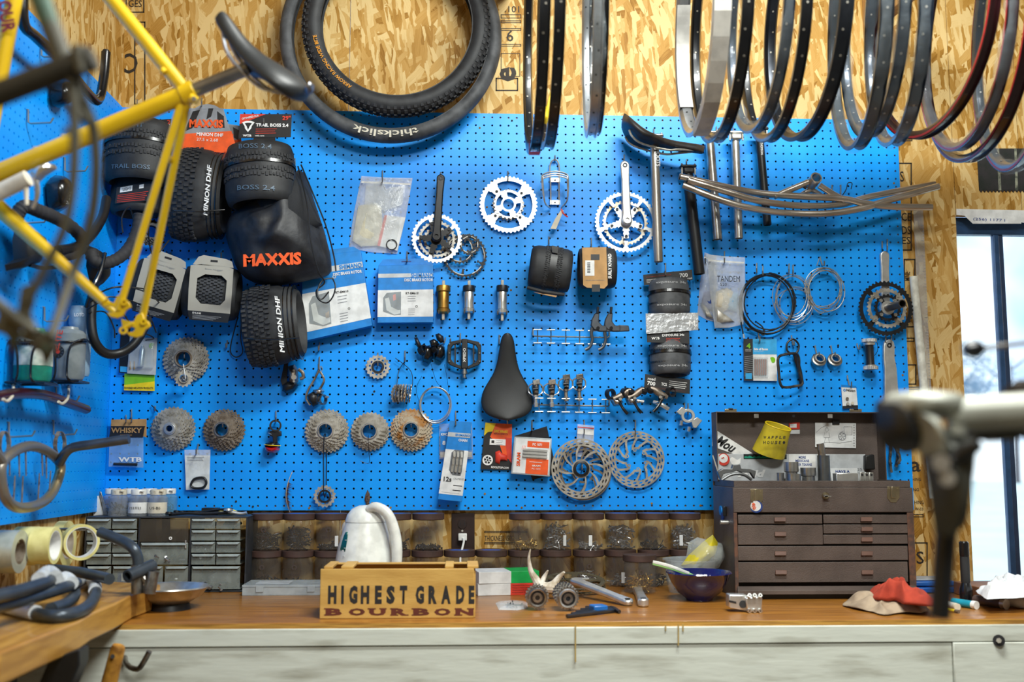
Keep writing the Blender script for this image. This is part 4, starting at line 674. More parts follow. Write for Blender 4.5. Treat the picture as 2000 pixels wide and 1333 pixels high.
# --- chain pack and card behind
k = Card('chain_card', 'blue and clear chain pack behind the tall chain box', 'pack', [(858, 828), (922, 828), (924, 897), (858, 898)], -.012, .012, CLEAR, bevel=.001, body='clamshell'); k.rect(.03, .22, .97, .75, SHB, 'blue_label'); k.text('KMC', .15, .30, 5, WHTP, 12, bold=.03); k.text('8', .14, .54, 8, WHTP, 6, bold=.03); k.rect(.03, .80, .97, .95, ALU, 'chain_strip')
k = Card('chain_box', 'tall tilted blue and grey chain box with window showing chain', 'box', [(879, 822), (922, 825), (902, 981), (855, 976)], -.05, .03, SHB, bevel=.0008, body='carton')
k.rect(0, .145, 1, .20, SILV, 'pale_band'); k.rect(0, .36, 1, .925, PAPER, 'pale_panel'); k.text('SHIMANO', .66, .172, 4.5, SHB, 28, 3, bold=.03); k.text('CHAIN', .70, .235, 5, WHTP, 17, 3, bold=.03); w = [(.40, .36), (.82, .36), (.84, .62), (.80, .68), (.46, .68), (.28, .62), (.28, .40)]; k.rect(0, 0, 0, 0, mat('window_grey', '6f7276', .4), 'window', lay=2, pts=w)
for j in range(3): chain(k.t, [W(*k.p(.40+j*.16+.03*(i%2), v), -.053-.001*(i%2)) for i, v in enumerate((.39, .45, .50, .55, .60, .65))], STEEL, .0105, .0034)
k.text('12s', .28, .735, 9, BLKP, 15, 3, bold=.02); k.text('CN-M8100', .74, .72, 4, GREYP, 20, 3); k.lines(.55, .95, .80, .86, 2, BLKP); k.lines(.10, .90, .90, .91, 1); hook(890, 804, 'through the tall chain box', 26, .06, dx=0)
# --- brake pad card, ten speed chain box, pad bag
k = Card('brake_pad_card', 'orange and black brake pad card below the black saddle', 'pack', [(948, 826), (1000, 829), (999, 919), (939, 917)], -.010, .002, BLKP, bevel=.0005)
k.rect(0, 0, 0, 0, YEL, 'yellow_corner', pts=[(0, 0), (.40, 0), (.30, .18), (.12, .2), (0, .28)]); k.rect(0, 0, 0, 0, ORANGE, 'orange_field', pts=[(.40, 0), (1, 0), (1, .80), (.72, .70), (.58, .46), (.22, .30), (.30, .16)]); k.rect(0, 0, 0, 0, REDP, 'red_field', pts=[(.75, .3), (1, .3), (1, .85), (.85, .72)], lay=2)
k.text('DISC BRAKE', .60, .17, 5, YEL, 26, 3, bold=.02); k.text('REPLACEMENTS', .60, .225, 3, BLKP, 26, 3); k.rect(.22, .34, .78, .47, WHTP, 'white_label', lay=3); k.lines(.45, .7, .37, .45, 3, lay=4); k.rect(.28, .37, .38, .43, BLKP, 'pad_icon', lay=4); part(k.t, 'rotor_print', MB().polar(W(*k.p(.20, .80), k.Y-.0016), FR, [.003, .005, .011, .0155], 40, lambda b, q: b != 1 or q % 7 < 2, .0003), WHTP)
part(k.t, 'red_pad', MB().pillow([k.p(*q) for q in ((.44, .62), (.58, .58), (.66, .64), (.84, .68), (.86, .80), (.62, .80), (.60, .88), (.46, .84))], k.Y-.001, .009, 4), REDP); k.text('KOOLSTOP.COM', .62, .95, 4, WHTP, 34, 3, bold=.03)
Card('black_card', 'plain dark card tilted behind the ten speed chain box', 'card', [(1005, 852), (1068, 833), (1088, 925), (1040, 938)], -.006, .002, DKM)
k = Card('chain_box', 'clear ten speed chain box with orange label, left of the rotors', 'box', [(1005, 853), (1078, 857), (1074, 932), (998, 926)], -.04, .026, mat('frosted_box', 'd8e0e2', .25, alpha=.55), bevel=.002, body='case'); k.rect(.04, .04, .96, .96, PAPER, 'insert', lay=1); k.rect(.36, .10, .94, .26, ORANGE, 'orange_band', lay=2); k.text('PC 1071', .62, .18, 5, WHTP, 18, 4, bold=.03); k.rect(.36, .56, .94, .96, ORANGE, 'orange_panel', lay=2); k.text('SRAM', .16, .60, 7, ORANGE, 26, 4, rot=90, bold=.04); k.text('SRAM', .63, .74, 3, WHTP, 16, 4, bold=.03); k.text('PC 1071', .63, .82, 3, WHTP, 16, 4); k.lines(.45, .8, .64, .67, 1, WHTP, 4)
k.text('///', .27, .28, 8, ORANGE, 8, 4)
for j in range(3): chain(k.t, [W(*k.p(u, .33+.085*j), -.044) for u in (.28, .5, .7, .93)], ALU, .0085, .003)
hook(1039, 822, 'holding the ten speed chain box', 18, .05)
k = Card('small_bag', 'small clear zip bag above the stacked rotors', 'bag', [(1128, 829), (1161, 832), (1158, 895), (1125, 892)], -.01, .002, CLEARB); k.rect(.02, .07, .98, .10, REDP, 'zip_line'); k.rect(.02, .14, .98, .30, WHTP, 'white_strip'); part(k.t, 'brake_pad', MB().pillow([(1138, 880), (1150, 878), (1152, 890), (1140, 892)], -.012, .006, 3), DKM)
# --- repair pack (blue top, brown plugs)
k = Card('repair_pack', 'white and blue hang pack with brown plug strips and hatched edge', 'pack', [(1452, 662), (1517, 662), (1518, 745), (1453, 744)], -.010, .002, PAPER, bevel=.001); k.rect(0, 0, .28, 1, BLKP, 'black_strip'); k.rect(.28, 0, 1, .37, CYAN, 'blue_panel'); k.text('Side of Bacon', .52, .245, 5, WHTP, 28, 3, bold=.03); k.lines(.31, .62, .30, .31, 1, WHTP)
hm = MB()
for i in range(11): v = .40+i*.045; hm.px([k.p(*q) for q in ((.02, v+.03), (.27, v), (.27, v+.014), (.02, v+.044))], k.Y-.001, .0003)
part(k.t, 'hatching', hm, GREYP, kind='stuff', smooth=0); k.text('4', .15, .17, 10, LIME, 8, 3, bold=.05); k.lines(.05, .25, .26, .29, 2, WHTP); k.rect(.05, .82, .24, .96, CYAN, 'sticker', lay=3); part(k.t, 'round_badge', MB().cyl(W(*k.p(.86, .50), k.Y-.0008), W(*k.p(.86, .50), k.Y-.0013), .009, n=24), LIME)
for i in range(6): part(k.t, 'plug_strip', MB().tube([W(1475+i*4.1, 702, -.0145), W(1475+i*4.1, 733, -.0145)], .0026, 8), mat('brown_plug', '8a4a2a', .7))
part(k.t, 'blister', MB().px([(1471, 698), (1500, 698), (1501, 738), (1471, 738)], -.018, .0075), CLEAR, bevel=.002); k.rect(.33, .07, .66, .12, NAVY, 'hang_slot'); hook(1481, 645, 'through the blue-topped hang pack', 20, .03, dx=3)
# --- small white pack at toolbox lid
k = Card('bolt_pack', 'small white hang pack with three steel bolts above the open toolbox lid', 'pack', [(1643, 752), (1672, 754), (1676, 797), (1646, 799)], -.010, .002, PAPER, bevel=.0006); k.rect(0, 0, 1, .10, SHB, 'blue_header'); k.text('Nuon', .62, .22, 5, BLKP, 18, 3, bold=.03); part(k.t, 'logo_ring', MB().polar(W(*k.p(.2, .22), k.Y-.001), FR, [.002, .004], 16, None, .0003), SHB); k.rect(0, .88, 1, 1, BLKP, 'black_footer')
for x, y, m in ((1655, 779, DSTEEL), (1656, 789, GREYM), (1665, 788, CREAM)): part(k.t, 'bolt_head', MB().cyl(W(x, y, -.0105), W(x, y, -.016), .0045, n=14), m)
hook(1655, 734, 'holding the small white bolt pack', 20, .03, dx=8)
# --- exposure style tire stack
RW = mat('road_tire_rubber', '4c4e51', .6, c2='3c3e41', vs=40)
def bundle(parent, O, U, Vv, wid, hgt, dep, knobs=(), nphi=26, ks=.007, kh=.004, m=BLK, km=TREAD, ph=(-80, 80), prof=None, hollow=True, body='folded_casing', st=.5):
    O = V(O); U = V(U).normalized(); Vv = V(Vv); Vv = (Vv-U*Vv.dot(U)).normalized(); N = U.cross(Vv)
    if N.y > 0: N = -N
    prof = prof or ((-1, .80), (-.94, .93), (-.7, 1.), (0, 1.02), (.7, 1.), (.94, .93), (1, .80))
    pts = [(r*dep/2, a*wid/2) for a, r in prof]
    if hollow: pts = [(dep*.30, -wid*.25), (dep*.36, -wid*.47)]+pts+[(dep*.36, wid*.47), (dep*.30, wid*.25)]
    part(parent, body, MB().lathe(pts, O, U, 36, u=N, flat=hgt/dep, closed=hollow), m, smooth=50)
    if knobs:
        mb = MB()
        sg = 1 if (U.cross(N)).dot(Vv) > 0 else -1
        for ri, a in enumerate(knobs):
            pr = 1.
            for q in range(nphi):
                A = R(ph[0]+(ph[1]-ph[0])*(q+(ri % 2)*st)/nphi); pr = 1-.12*abs(a)**4
                c = O+U*(a*wid/2+(ks*.25 if q % 2 else 0))+N*(dep/2*pr*math.cos(A))+Vv*(hgt/2*pr*math.sin(A)); n = (N*(math.cos(A)*hgt)+Vv*(math.sin(A)*dep)).normalized(); T = U.cross(n)
                M3 = Matrix((U, T, n)).transposed(); mb.box(c+n*kh*.4, (ks*(1.5 if q % 3 else .9), ks*.85, kh), M3)
        part(parent, 'tread_knobs', mb, km, kind='stuff', smooth=0)
def vb(label, cx, cy, wpx, hpx, Y, card=None, tilt=0, knob=True, m=BLK, band=True, dep=None, txt=None, tm=GREYP, th=7, two=True, name='folded_tire'):
    s = S(Y); U = V((math.sin(R(tilt)), .0, math.cos(R(tilt)))); U = (U+V((0, .12, 0))).normalized(); O = W(cx, cy, Y); t = root(name, label, 'tire', W(cx, cy+hpx/2, Y)); dep = dep or wpx*s*.8
    rows = (-.22, -.02, .30, .46) if knob else ()
    bundle(t, O, U, (1, 0, 0), hpx*s, wpx*s, dep, rows, 26, .008 if knob else .004, .0045, m=m)
    if band: part(t, 'shiny_strap', MB().lathe([(dep*.5+.0015, -.0045), (dep*.5+.004, -.0045), (dep*.5+.004, .0045), (dep*.5+.0015, .0045)], O+U*(.12*hpx*s), U, 36, u=(0, -1, 0), flat=wpx*s/dep, closed=True), BLKG)
    if txt:
        for tx, f, wd in txt:
            rr = dep*.5*1.02+.001; O2 = O+U*(f*hpx*s*.5); o = text(t, tx, (0, 0, 0), th*s, tm, width=wd*s, fr=(V((1, 0, 0)), V((0, 0, 1)), V((0, -1, 0))), ext=0, bold=.01); hw = wpx*s*.5+.001; off = OFF[t.name]
            for q in o.data.vertices: p = q.co+off; A = p.x/hw; q.co = O2+V((math.sin(A)*hw, -math.cos(A)*rr, 0))+U*p.z-off
    return t
t = vb('folded slim road tire, upper one of the pair, between two black cards', 1307, 584, 80, 74, -.045, m=RW, knob=False, txt=(('exposure 34c', -.45, 66), ('exposure 34c', .78, 66)), th=6, tm=mat('pale_tire_print', 'b4b6b8', .5)); vb('folded slim road tire, lower one of the pair, between two black cards', 1309, 700, 79, 70, -.045, m=RW, knob=False, txt=(('exposure 34c', .62, 64), ('exposure 34c', -.5, 64)), th=6, tm=mat('pale_tire_print', 'b4b6b8', .5))
for tt in (bpy.data.objects['folded_tire'], bpy.data.objects['folded_tire.001']):
    O = OFF[tt.name]; tr = MB(); s = S(-.045)
    for f in (26, 50):
        for q in range(34): A = R(-85+170*q/33); c = O+V((math.sin(A)*41.2*s, -math.cos(A)*32.4*s+.0, f*s)); tr.box(c, (.0022, .0012, .006), Matrix.Rotation(A, 3, 'Z') @ Matrix.Rotation(.5, 3, 'Y'))
    part(tt, 'tread_sipes', tr, BLKG, kind='stuff', smooth=0)
def tirecard(label, q, m, txts): 
    k = Card('hang_card', label, 'card', q, -.035, .0012, m)
    for a in txts: k.text(*a)
    return k
k = tirecard('black hang card on top of the upper slim tire', [(1256, 537), (1352, 527), (1353, 547), (1258, 558)], BLKP, ((('700', .82, .45, 8, WHTP, 16)), (('road', .94, .8, 4, WHTP, 9)))); k.lines(.06, .6, .25, .3, 1, REDP); k.lines(.06, .6, .5, .75, 3, WHTP); hook(1300, 515, 'through the black card over the slim tires', 22, .05)
k = Card('hang_card', 'crumpled silver card between the two slim tires', 'card', [(1261, 613), (1364, 611), (1364, 645), (1262, 653)], -.09, .0012, mat('silver_foil', 'c8cacc', .3, .7, bump=.8, bs=60)); k.text('WTB', .88, .15, 5, WHTP, 14); k.text('M', .88, .6, 12, WHTP, 12)
k = Card('hang_card', 'black printed card just below the silver card', 'card', [(1263, 648), (1346, 645), (1347, 672), (1264, 669)], -.084, .0012, BLKP); k.text('EXPOSURE 34c', .62, .35, 5, WHTP, 44, bold=.02); k.text('WTB', .2, .62, 5, WHTP, 16, bold=.03); k.lines(.45, .8, .6, .85, 3, REDP)
k = Card('hang_card', 'black card with road wheel symbols under the lower slim tire', 'card', [(1260, 731), (1348, 742), (1347, 770), (1258, 759)], -.06, .0012, BLKP); k.text('road', .15, .28, 6, WHTP, 15, bold=.02); k.text('700', .15, .60, 8, WHTP, 16, bold=.03); k.text('TCS', .43, .55, 6, WHTP, 11, bold=.03); k.lines(.54, .96, .25, .65, 4, WHTP); k.lines(.06, .96, .85, .86, 1, REDP)
# --- velcro tire and kraft card tire
Y = -.07; s = S(Y); t = root('folded_tire', 'black folded tire with velcro strap above the brake levers', 'tire', W(1074, 578, Y)); bundle(t, W(1075, 526, Y), V((1, 0, -.12)), (0, 0, 1), 82*s, 88*s, .09, (-.28, -.12, .28, .42), 30, .005, .003)
part(t, 'velcro_strap', MB().lathe([(.047, -.010), (.0485, -.010), (.0485, .010), (.047, .010)], W(1077, 526, Y), V((1, 0, -.18)), 36, u=(0, -1, 0), flat=90*s/.094, closed=True), BLKM); part(t, 'strap_loop', MB().px([(1077, 480), (1092, 482), (1090, 496), (1078, 494)], -.115, .002), BLKG, bevel=.001); part(t, 'end_roll', MB().tube(w_((1030, 562, -.09), (1060, 570, -.10), (1102, 576, -.09)), .0055, 10), BLK); part(t, 'card_edge', MB().px([(1042, 571), (1088, 578), (1086, 581), (1062, 576)], -.10, .002), KRAFT); hook(1072, 463, 'holding the velcro strapped tire', 14, .06)
t = root('folded_tire', 'folded tire in a kraft card sleeve with barcode sticker', 'tire', W(1164, 568, Y)); bundle(t, W(1166, 524, Y), (1, 0, 0), (0, 0, 1), 74*s, 82*s, .09, m=BLK)
part(t, 'kraft_sleeve', MB().px([(1137, 484), (1184, 483), (1187, 557), (1180, 564), (1146, 562), (1139, 557)], -.119, .001), KRAFT); part(t, 'strap', MB().px([(1154, 497), (1171, 497), (1171, 508), (1154, 508)], -.1196, .001), BLKM); part(t, 'strap', MB().px([(1156, 556), (1172, 556), (1172, 570), (1156, 570)], -.1196, .001), BLKM); part(t, 'barcode_sticker', MB().px([(1143, 509), (1161, 509), (1161, 539), (1143, 539)], -.1197, .0005), PAPER)
bc = MB()
for i in range(9): bc.px([(1147, 513+i*2.4), (1153, 513+i*2.4), (1153, 514+i*2.4+(i % 2)*.6), (1147, 514+i*2.4+(i % 2)*.6)], -.1202, .0003)
part(t, 'barcode', bc, BLKP, kind='stuff', smooth=0); tpx(t, 'SURLY KNARD', 1191, 520, -.118, 7, WHTP, 50, 90, bold=.03); part(t, 'print_lines', MB().px([(1144, 547), (1182, 547), (1182, 548), (1144, 548)], -.1196, .0003), BRN); hook(1155, 466, 'holding the kraft sleeved tire', 18, .06)
# --- packaged tires with window
GC = mat('grey_sleeve_card', 'a9a69b', .5, c2='96938a', vs=6)
def sleeve_tire(label, cx, cy, rot, hk):
    Y = -.075; s = S(Y); ca, sa = math.cos(R(rot)), math.sin(R(rot)); P_ = lambda x, y: (cx+x*ca-y*sa, cy+x*sa+y*ca); t = root('folded_tire', label, 'tire', W(cx, cy+60, Y)); U = W(*P_(10, 0), Y)-W(*P_(-10, 0), Y); Vv = W(*P_(0, -10), Y)-W(*P_(0, 10), Y)
    bundle(t, W(*P_(2, 3), Y), U, Vv, 104*s, 104*s, .105, (-.5, -.38, -.25, -.12, 0, .12, .25, .38, .5), 22, .0075, .0045, km=mat('charcoal_knobs', '3a3c40', .6))
    o = [(-44, -48), (-22, -52), (22, -52), (40, -48), (41, 0), (41, 40), (-42, 40), (-44, 0)]; i = [(-29, -24), (-14, -33), (18, -33), (29, -24), (29, 14), (20, 25), (-18, 25), (-29, 14)]
    yf = Y-.062; vs = [W(*P_(*q), yf) for q in o]+[W(*P_(*q), yf) for q in i]; vs += [v+V((0, .0008, 0)) for v in vs]; fs = []
    for k in range(8): j = (k+1) % 8; fs += [(k, j, 8+j, 8+k), (16+k, 24+k, 24+j, 16+j), (k, 16+k, 16+j, j), (8+k, 8+j, 24+j, 24+k)]
    part(t, 'card_sleeve', MB().add(vs, fs), GC, smooth=0); part(t, 'dark_footer', MB().px([P_(-42, 40), P_(41, 40), P_(38, 58), P_(-38, 58)], yf, .0008), DKM); part(t, 'hanger_tab', MB().prism([W(*P_(*q), yf+.0) for q in ((-40, -50), (-30, -66), (-20, -70), (24, -66), (36, -62), (40, -50))], (0, .0008, 0)), GC)
    part(t, 'hang_slot', MB().px([P_(-6, -62), P_(8, -62), P_(8, -58), P_(-6, -58)], yf-.0004, .0004), BLKP); tr = -rot; mb = MB()
    text(t, 'EHLINE', W(*P_(-24, 44), yf-.0005), 3.2*s, WHTP, width=16*s, rot=tr)
    for k in range(4): mb.px([P_(-32, 48+k*2.2), P_(24-k*5, 48+k*2.2), P_(24-k*5, 48.7+k*2.2), P_(-32, 48.7+k*2.2)], yf-.0004, .0003)
    part(t, 'small_print', mb, GREYP, kind='stuff', smooth=0); text(t, 'Snow Hugger', W(*P_(2, -43), yf-.0005), 4*s, GREYP, width=34*s, rot=tr)
sleeve_tire('folded knobby tire in grey window sleeve, tilted, left of the matching one', 311, 562, 16, 0); sleeve_tire('folded knobby tire in grey window sleeve, upright, left of the tall minion tire', 412, 570, 5, 0)
for x, y, w in ((325, 492, 'left over the tilted sleeved tire'), (333, 494, 'right over the tilted sleeved tire'), (432, 494, 'over the upright sleeved tire')): hook(x, y, w, 22, .12)
# --- big knobby folded tires
def kt(label, cx, cy, wpx, hpx, rot, Y, dep, txt, tx, ty, tw, extra=True, rows=(-.85, -.6, -.42, -.22, -.02), nphi=22):
    s = S(Y); ca, sa = math.cos(R(rot)), math.sin(R(rot)); t = root('folded_tire', label, 'tire', W(cx, cy+hpx/2, Y)); bundle(t, W(cx, cy, Y), V((ca, -.1, -sa)), V((sa, 0, ca)), wpx*s, hpx*s, dep, rows, nphi, .0085, .0055, prof=((-1, .82), (-.92, .95), (-.5, 1.02), (0, 1.), (.35, .97), (.42, .93), (.8, .9), (.86, .84), (1, .78)))
    for k in range(3): f = .55+.16*k; part(t, 'bead_fold', MB().lathe([(dep*.445-.002, f*wpx*s*.5-.001), (dep*.445+.003, f*wpx*s*.5-.001), (dep*.445+.003, f*wpx*s*.5+.0015), (dep*.445-.002, f*wpx*s*.5+.0015)], W(cx, cy, Y), V((ca, -.1, -sa)), 36, u=(0, -1, 0), flat=hpx*s/dep, closed=True), BLKG)
    text(t, txt, W(tx, ty, Y)+V((0, -dep*.5-.004, 0)), 9*s, WHTP, width=tw*s, rot=90-rot, bold=.03, shear=.2)
    part(t, 'tie_band', MB().lathe([(dep*.5+.001, -.003), (dep*.5+.006, -.003), (dep*.5+.006, .003), (dep*.5+.001, .003)], W(cx, cy, Y)+V((0, 0, -.0)), V((ca, -.1, -sa)), 30, u=(0, -1, 0), flat=hpx*s/dep, closed=True) if False else MB().tube([W(cx-wpx*.5, cy+hpx*.16, Y-dep*.5-.004), W(cx, cy+hpx*.17, Y-dep*.56-.004), W(cx+wpx*.45, cy+hpx*.15, Y-dep*.45-.004)], .0022, 6), BLKG); return t
kt('knobby folded tire with white lettering, upper left, hung from the orange card', 392, 382, 104, 186, 3, -.09, .15, 'MINION DHF', 418, 385, 100); kt('long knobby folded tire with white lettering below the black bag', 536, 636, 108, 158, -7, -.10, .14, 'MINION DHF', 555, 640, 110)
vb('wide folded tire with outlined lettering, behind the yellow seat stays', 270, 300, 124, 128, -.13, txt=(('TRAIL BOSS', -.62, 78), ('LIGHT', .72, 40)), dep=.13, th=9, tm=mat('outline_print', '4d6479', .5)); vb('wide folded tire with outlined lettering, resting on the black bag', 508, 345, 134, 124, -.17, txt=(('BOSS 2.4', -.58, 76), ('BOSS 2.4', .80, 66)), dep=.14, th=10, tm=mat('outline_print', '4d6479', .5), tilt=-4)
vb('smooth folded tire with paper band hanging below the left wide tire', 268, 385, 100, 74, -.10, txt=(('LIGHT', .2, 30),), dep=.10, th=8, tm=PAPER, knob=False, band=False)
for x, y, w in ((268, 195, 'above the left wide folded tire'), (394, 192, 'over the orange and grey hang card'), (515, 225, 'through the black trail card')): hook(x, y, w, 14, .12)
# hang cards over them
k = Card('hang_card', 'orange, grey and black striped hang card of the upper left knobby tire', 'card', [(372, 212), (436, 212), (452, 262), (352, 268)], -.085, .0012, GREYP); k.rect(0, 0, 0, 0, BLKP, 'black_stripe', pts=[(.1, .1), (.3, .05), (.2, .7), (.05, .8)]); k.rect(0, 0, 0, 0, BLKP, 'black_stripe', pts=[(.55, 0), (.7, 0), (.62, .3), (.5, .4)]); k.rect(0, 0, 0, 0, BLKP, 'black_stripe', pts=[(.8, .1), (.95, .3), (.9, .75), (.75, .7)]); k.text('MAXXIS', .5, .56, 17, ORANGE, 66, 3, bold=.05)
part(k.t, 'orange_skirt', MB().px([(352, 262), (452, 256), (462, 290), (448, 300), (350, 290)], -.086, .0012), ORANGE); tpx(k.t, 'MINION DHF', 410, 263, -.0875, 7, WHTP, 52, -2, bold=.02); tpx(k.t, '27.5 x 2.60', 405, 273, -.0875, 6, WHTP, 42, -2); part(k.t, 'arc_top', MB().px([(378, 213), (390, 206), (405, 203), (420, 206), (432, 213)], -.0855, .001), GREYP)
part(k.t, 'orange_strap', MB().px([(440, 290), (462, 285), (452, 320), (444, 335)], -.10, .001), ORANGE)
k = Card('hang_card', 'second orange hang card showing behind the black trail card', 'card', [(432, 240), (470, 246), (472, 290), (440, 300)], -.06, .0012, GREYP); k.text('IS', .35, .45, 14, ORANGE, 16, 3, bold=.05); k.rect(0, .6, 1, 1, ORANGE, 'orange_band'); k.rect(0, 0, 0, 0, BLKP, 'black_stripe', pts=[(.6, .1), (.9, .2), (.8, .6), (.6, .5)])
k = Card('hang_card', 'black trail tire card with orange corner and size 29 print', 'card', [(469, 223), (570, 223), (568, 268), (466, 270)], -.10, .0012, BLKP); k.rect(0, 0, 0, 0, REDP, 'orange_corner', pts=[(0, 0), (.5, 0), (0, .42)]); k.text('OPTIMIZED FOR', .2, .13, 4, WHTP, 34, 3, rot=13, bold=.02); k.text('TRAIL BOSS 2.4', .63, .47, 7, WHTP, 64, 3, bold=.04); k.text('29"', .90, .17, 9, REDP, 16, 3, bold=.03); k.text('WTB', .16, .9, 4.5, WHTP, 17, 3, bold=.04); k.lines(.32, .75, .62, .8, 3, REDP); k.text('wtb.com', .40, .91, 3.5, WHTP, 18, 3)
part(k.t, 'goat_emblem', MB().prism([W(*k.p(u, v), k.Y-.001) for u, v in ((.05, .35), (.12, .28), (.22, .28), (.29, .35), (.24, .5), (.23, .6), (.17, .75), (.11, .6), (.10, .5))], (0, .0004, 0)), WHTP); part(k.t, 'goat_emblem_face', MB().prism([W(*k.p(u, v), k.Y-.0013) for u, v in ((.10, .38), (.15, .36), (.19, .36), (.24, .38), (.20, .5), (.17, .66), (.14, .5))], (0, .0003, 0)), BLKP)
part(k.t, 'striped_stem', MB().px([(495, 268), (538, 268), (537, 292), (494, 290)], -.10, .001), DKM); k = Card('hang_card', 'black card of the left wide tire behind the yellow tube', 'card', [(240, 240), (335, 232), (332, 262), (238, 262)], -.075, .0012, BLKP); k.text('TRAIL BOSS', .72, .45, 5, WHTP, 50, bold=.03); k.text('2', .95, .2, 8, REDP, 6)
k = Card('paper_band', 'black paper band with light label on the smooth folded tire', 'card', [(228, 366), (302, 352), (300, 392), (224, 398)], -.155, .001, BLKP); k.rect(.10, .06, .42, .36, PAPER, 'label'); k.text('LIGHT', .28, .2, 6, BLKP, 16, 3); k.lines(.05, .9, .5, .9, 5, REDP)
part(k.t, 'band_text', MB().px([k.p(.6, .1), k.p(.72, .1), k.p(.72, .3), k.p(.6, .3)], -.157, .0004), WHTP)
# black mesh bag
t = root('drawstring_bag', 'big black drawstring bag with orange lettering sagging over the tires', 'bag', W(555, 560, -.1)); BG = mat('black_nylon', '25272c', .55, bump=.9, bs=35, c2='17181c')
part(t, 'bag_body', MB().pillow([(438, 462), (443, 440), (452, 420), (470, 398), (520, 392), (566, 352), (590, 322), (606, 345), (620, 390), (640, 455), (656, 500), (660, 545), (640, 552), (600, 558), (560, 566), (500, 572), (465, 540), (450, 505)], -.06, .155, 16, .030, 17, pw=.6), BG, smooth=80, sub=1)
part(t, 'mesh_panel', MB().pillow([(500, 395), (540, 380), (580, 345), (600, 370), (630, 440), (560, 470), (490, 470)], -.14, .07, 6, .008, 40, pw=.6), mat('black_mesh', '26282c', .8, bump=1., bs=900), smooth=70)
text(t, 'MAXXIS', W(532, 507, -.246), 25*S(-.23), ORANGE, width=112*S(-.23), rot=3, bold=.05)
part(t, 'drawcord', MB().tube(crv([W(a, b, c) for a, b, c in ((582, 325, -.16), (600, 400, -.22), (607, 470, -.235), (622, 530, -.225), (634, 552, -.20), (618, 568, -.20), (622, 585, -.2), (638, 592, -.2), (650, 580, -.2), (655, 560, -.2), (650, 545, -.19))], 6), .0022, 6), BLKM); part(t, 'drawcord', MB().tube(crv([W(a, b, c) for a, b, c in ((588, 322, -.15), (612, 380, -.17), (636, 440, -.16), (652, 500, -.14), (656, 530, -.14))], 5), .0022, 6), BLKM); part(t, 'drawcord', MB().tube(crv([W(a, b, c) for a, b, c in ((650, 544, -.19), (630, 548, -.2), (620, 570, -.205), (628, 585, -.205), (642, 570, -.20))], 5), .0022, 6), BLKM)
part(t, 'eyelet', MB().lathe([(.003, 0), (.005, 0), (.005, .002), (.003, .002)], W(653, 541, -.13), FR[2], 16, closed=True), ALU); hook(576, 310, 'holding the black drawstring bag', 14, .14)
one('cord_loop', 'thin black cord loop hanging right of the sleeved tires', 'cord', MB().tube(crv(w_((468, 560, -.03), (466, 610, -.02), (452, 668, -.012), (451, 690, -.012), (462, 698, -.012), (474, 688, -.012), (470, 660, -.015), (472, 610, -.02), (470, 560, -.03)), 5), .0018, 6), BLKM)
# zip bags
def zipbag(label, q, Y, inside=(), txt=None, m=CLEARB, pts=None):
    c = Card('zip_bag', label, 'bag', q, Y, .001, None); A, B, C_, D = q; P0 = pts or [A, ((A[0]+B[0])/2, (A[1]+B[1])/2+1), B, ((B[0]+C_[0])/2+2, (B[1]+C_[1])/2), C_, ((D[0]+C_[0])/2, (D[1]+C_[1])/2+3), D, ((A[0]+D[0])/2-2, (A[1]+D[1])/2)]
    part(c.t, 'film', MB().pillow(P0, Y+.01, .018, 7, .006, 90), m, smooth=60); c.rect(.02, .07, .98, .095, WHTP, 'zip_line'); 
    for nm, pp, mm, d in inside: part(c.t, nm, MB().pillow(pp, Y+.004, d, 5, .003, 120), mm, smooth=60)
    for a in (txt or ()): c.text(*a)
    return c
FROST = mat('white_paper_bag', 'd9dde0', .5, bump=.6, bs=40)
z = zipbag('crumpled clear zip bag of white parts and a red-striped leaflet', [(706, 344), (806, 348), (776, 496), (681, 485)], -.014, (('white_parts', [(700, 402), (735, 396), (745, 405), (748, 450), (738, 480), (705, 482), (688, 470)], mat('cream_parts', 'cfcab4', .5, bump=.6, bs=90), .010),)); part(z.t, 'leaflet', MB().px([(751, 420), (792, 425), (776, 490), (737, 480)], -.0135, .001), PAPER); part(z.t, 'red_stripe', MB().px([(751, 420), (756, 421), (742, 481), (737, 480)], -.0145, .0008), REDP); part(z.t, 'ring', annulus(MB(), 765, 478, -.0165, 9, 11, .002), DKM); part(z.t, 'dark_ring', annulus(MB(), 722, 425, -.0135, 17, 18.5, .002), DKM); part(z.t, 'crumpled_paper', MB().pillow([(715, 360), (745, 352), (755, 370), (790, 362), (786, 400), (752, 412), (712, 398)], -.012, .006, 5, .008, 120), mat('sheer_film', 'eef3f6', .15, alpha=.4, bump=1., bs=80)); hook(747, 334, 'through the crumpled clear zip bag', 20, .04)
z = zipbag('clear bag with a blue label tucked behind the handwritten bag', [(1376, 493), (1400, 500), (1400, 630), (1362, 615)], -.012, (('blue_packet', [(1375, 570), (1394, 568), (1396, 608), (1380, 604), (1370, 590)], NAVY, .008), ('cable', [(1366, 590), (1380, 600), (1395, 625), (1380, 620)], GREYM, .006)))
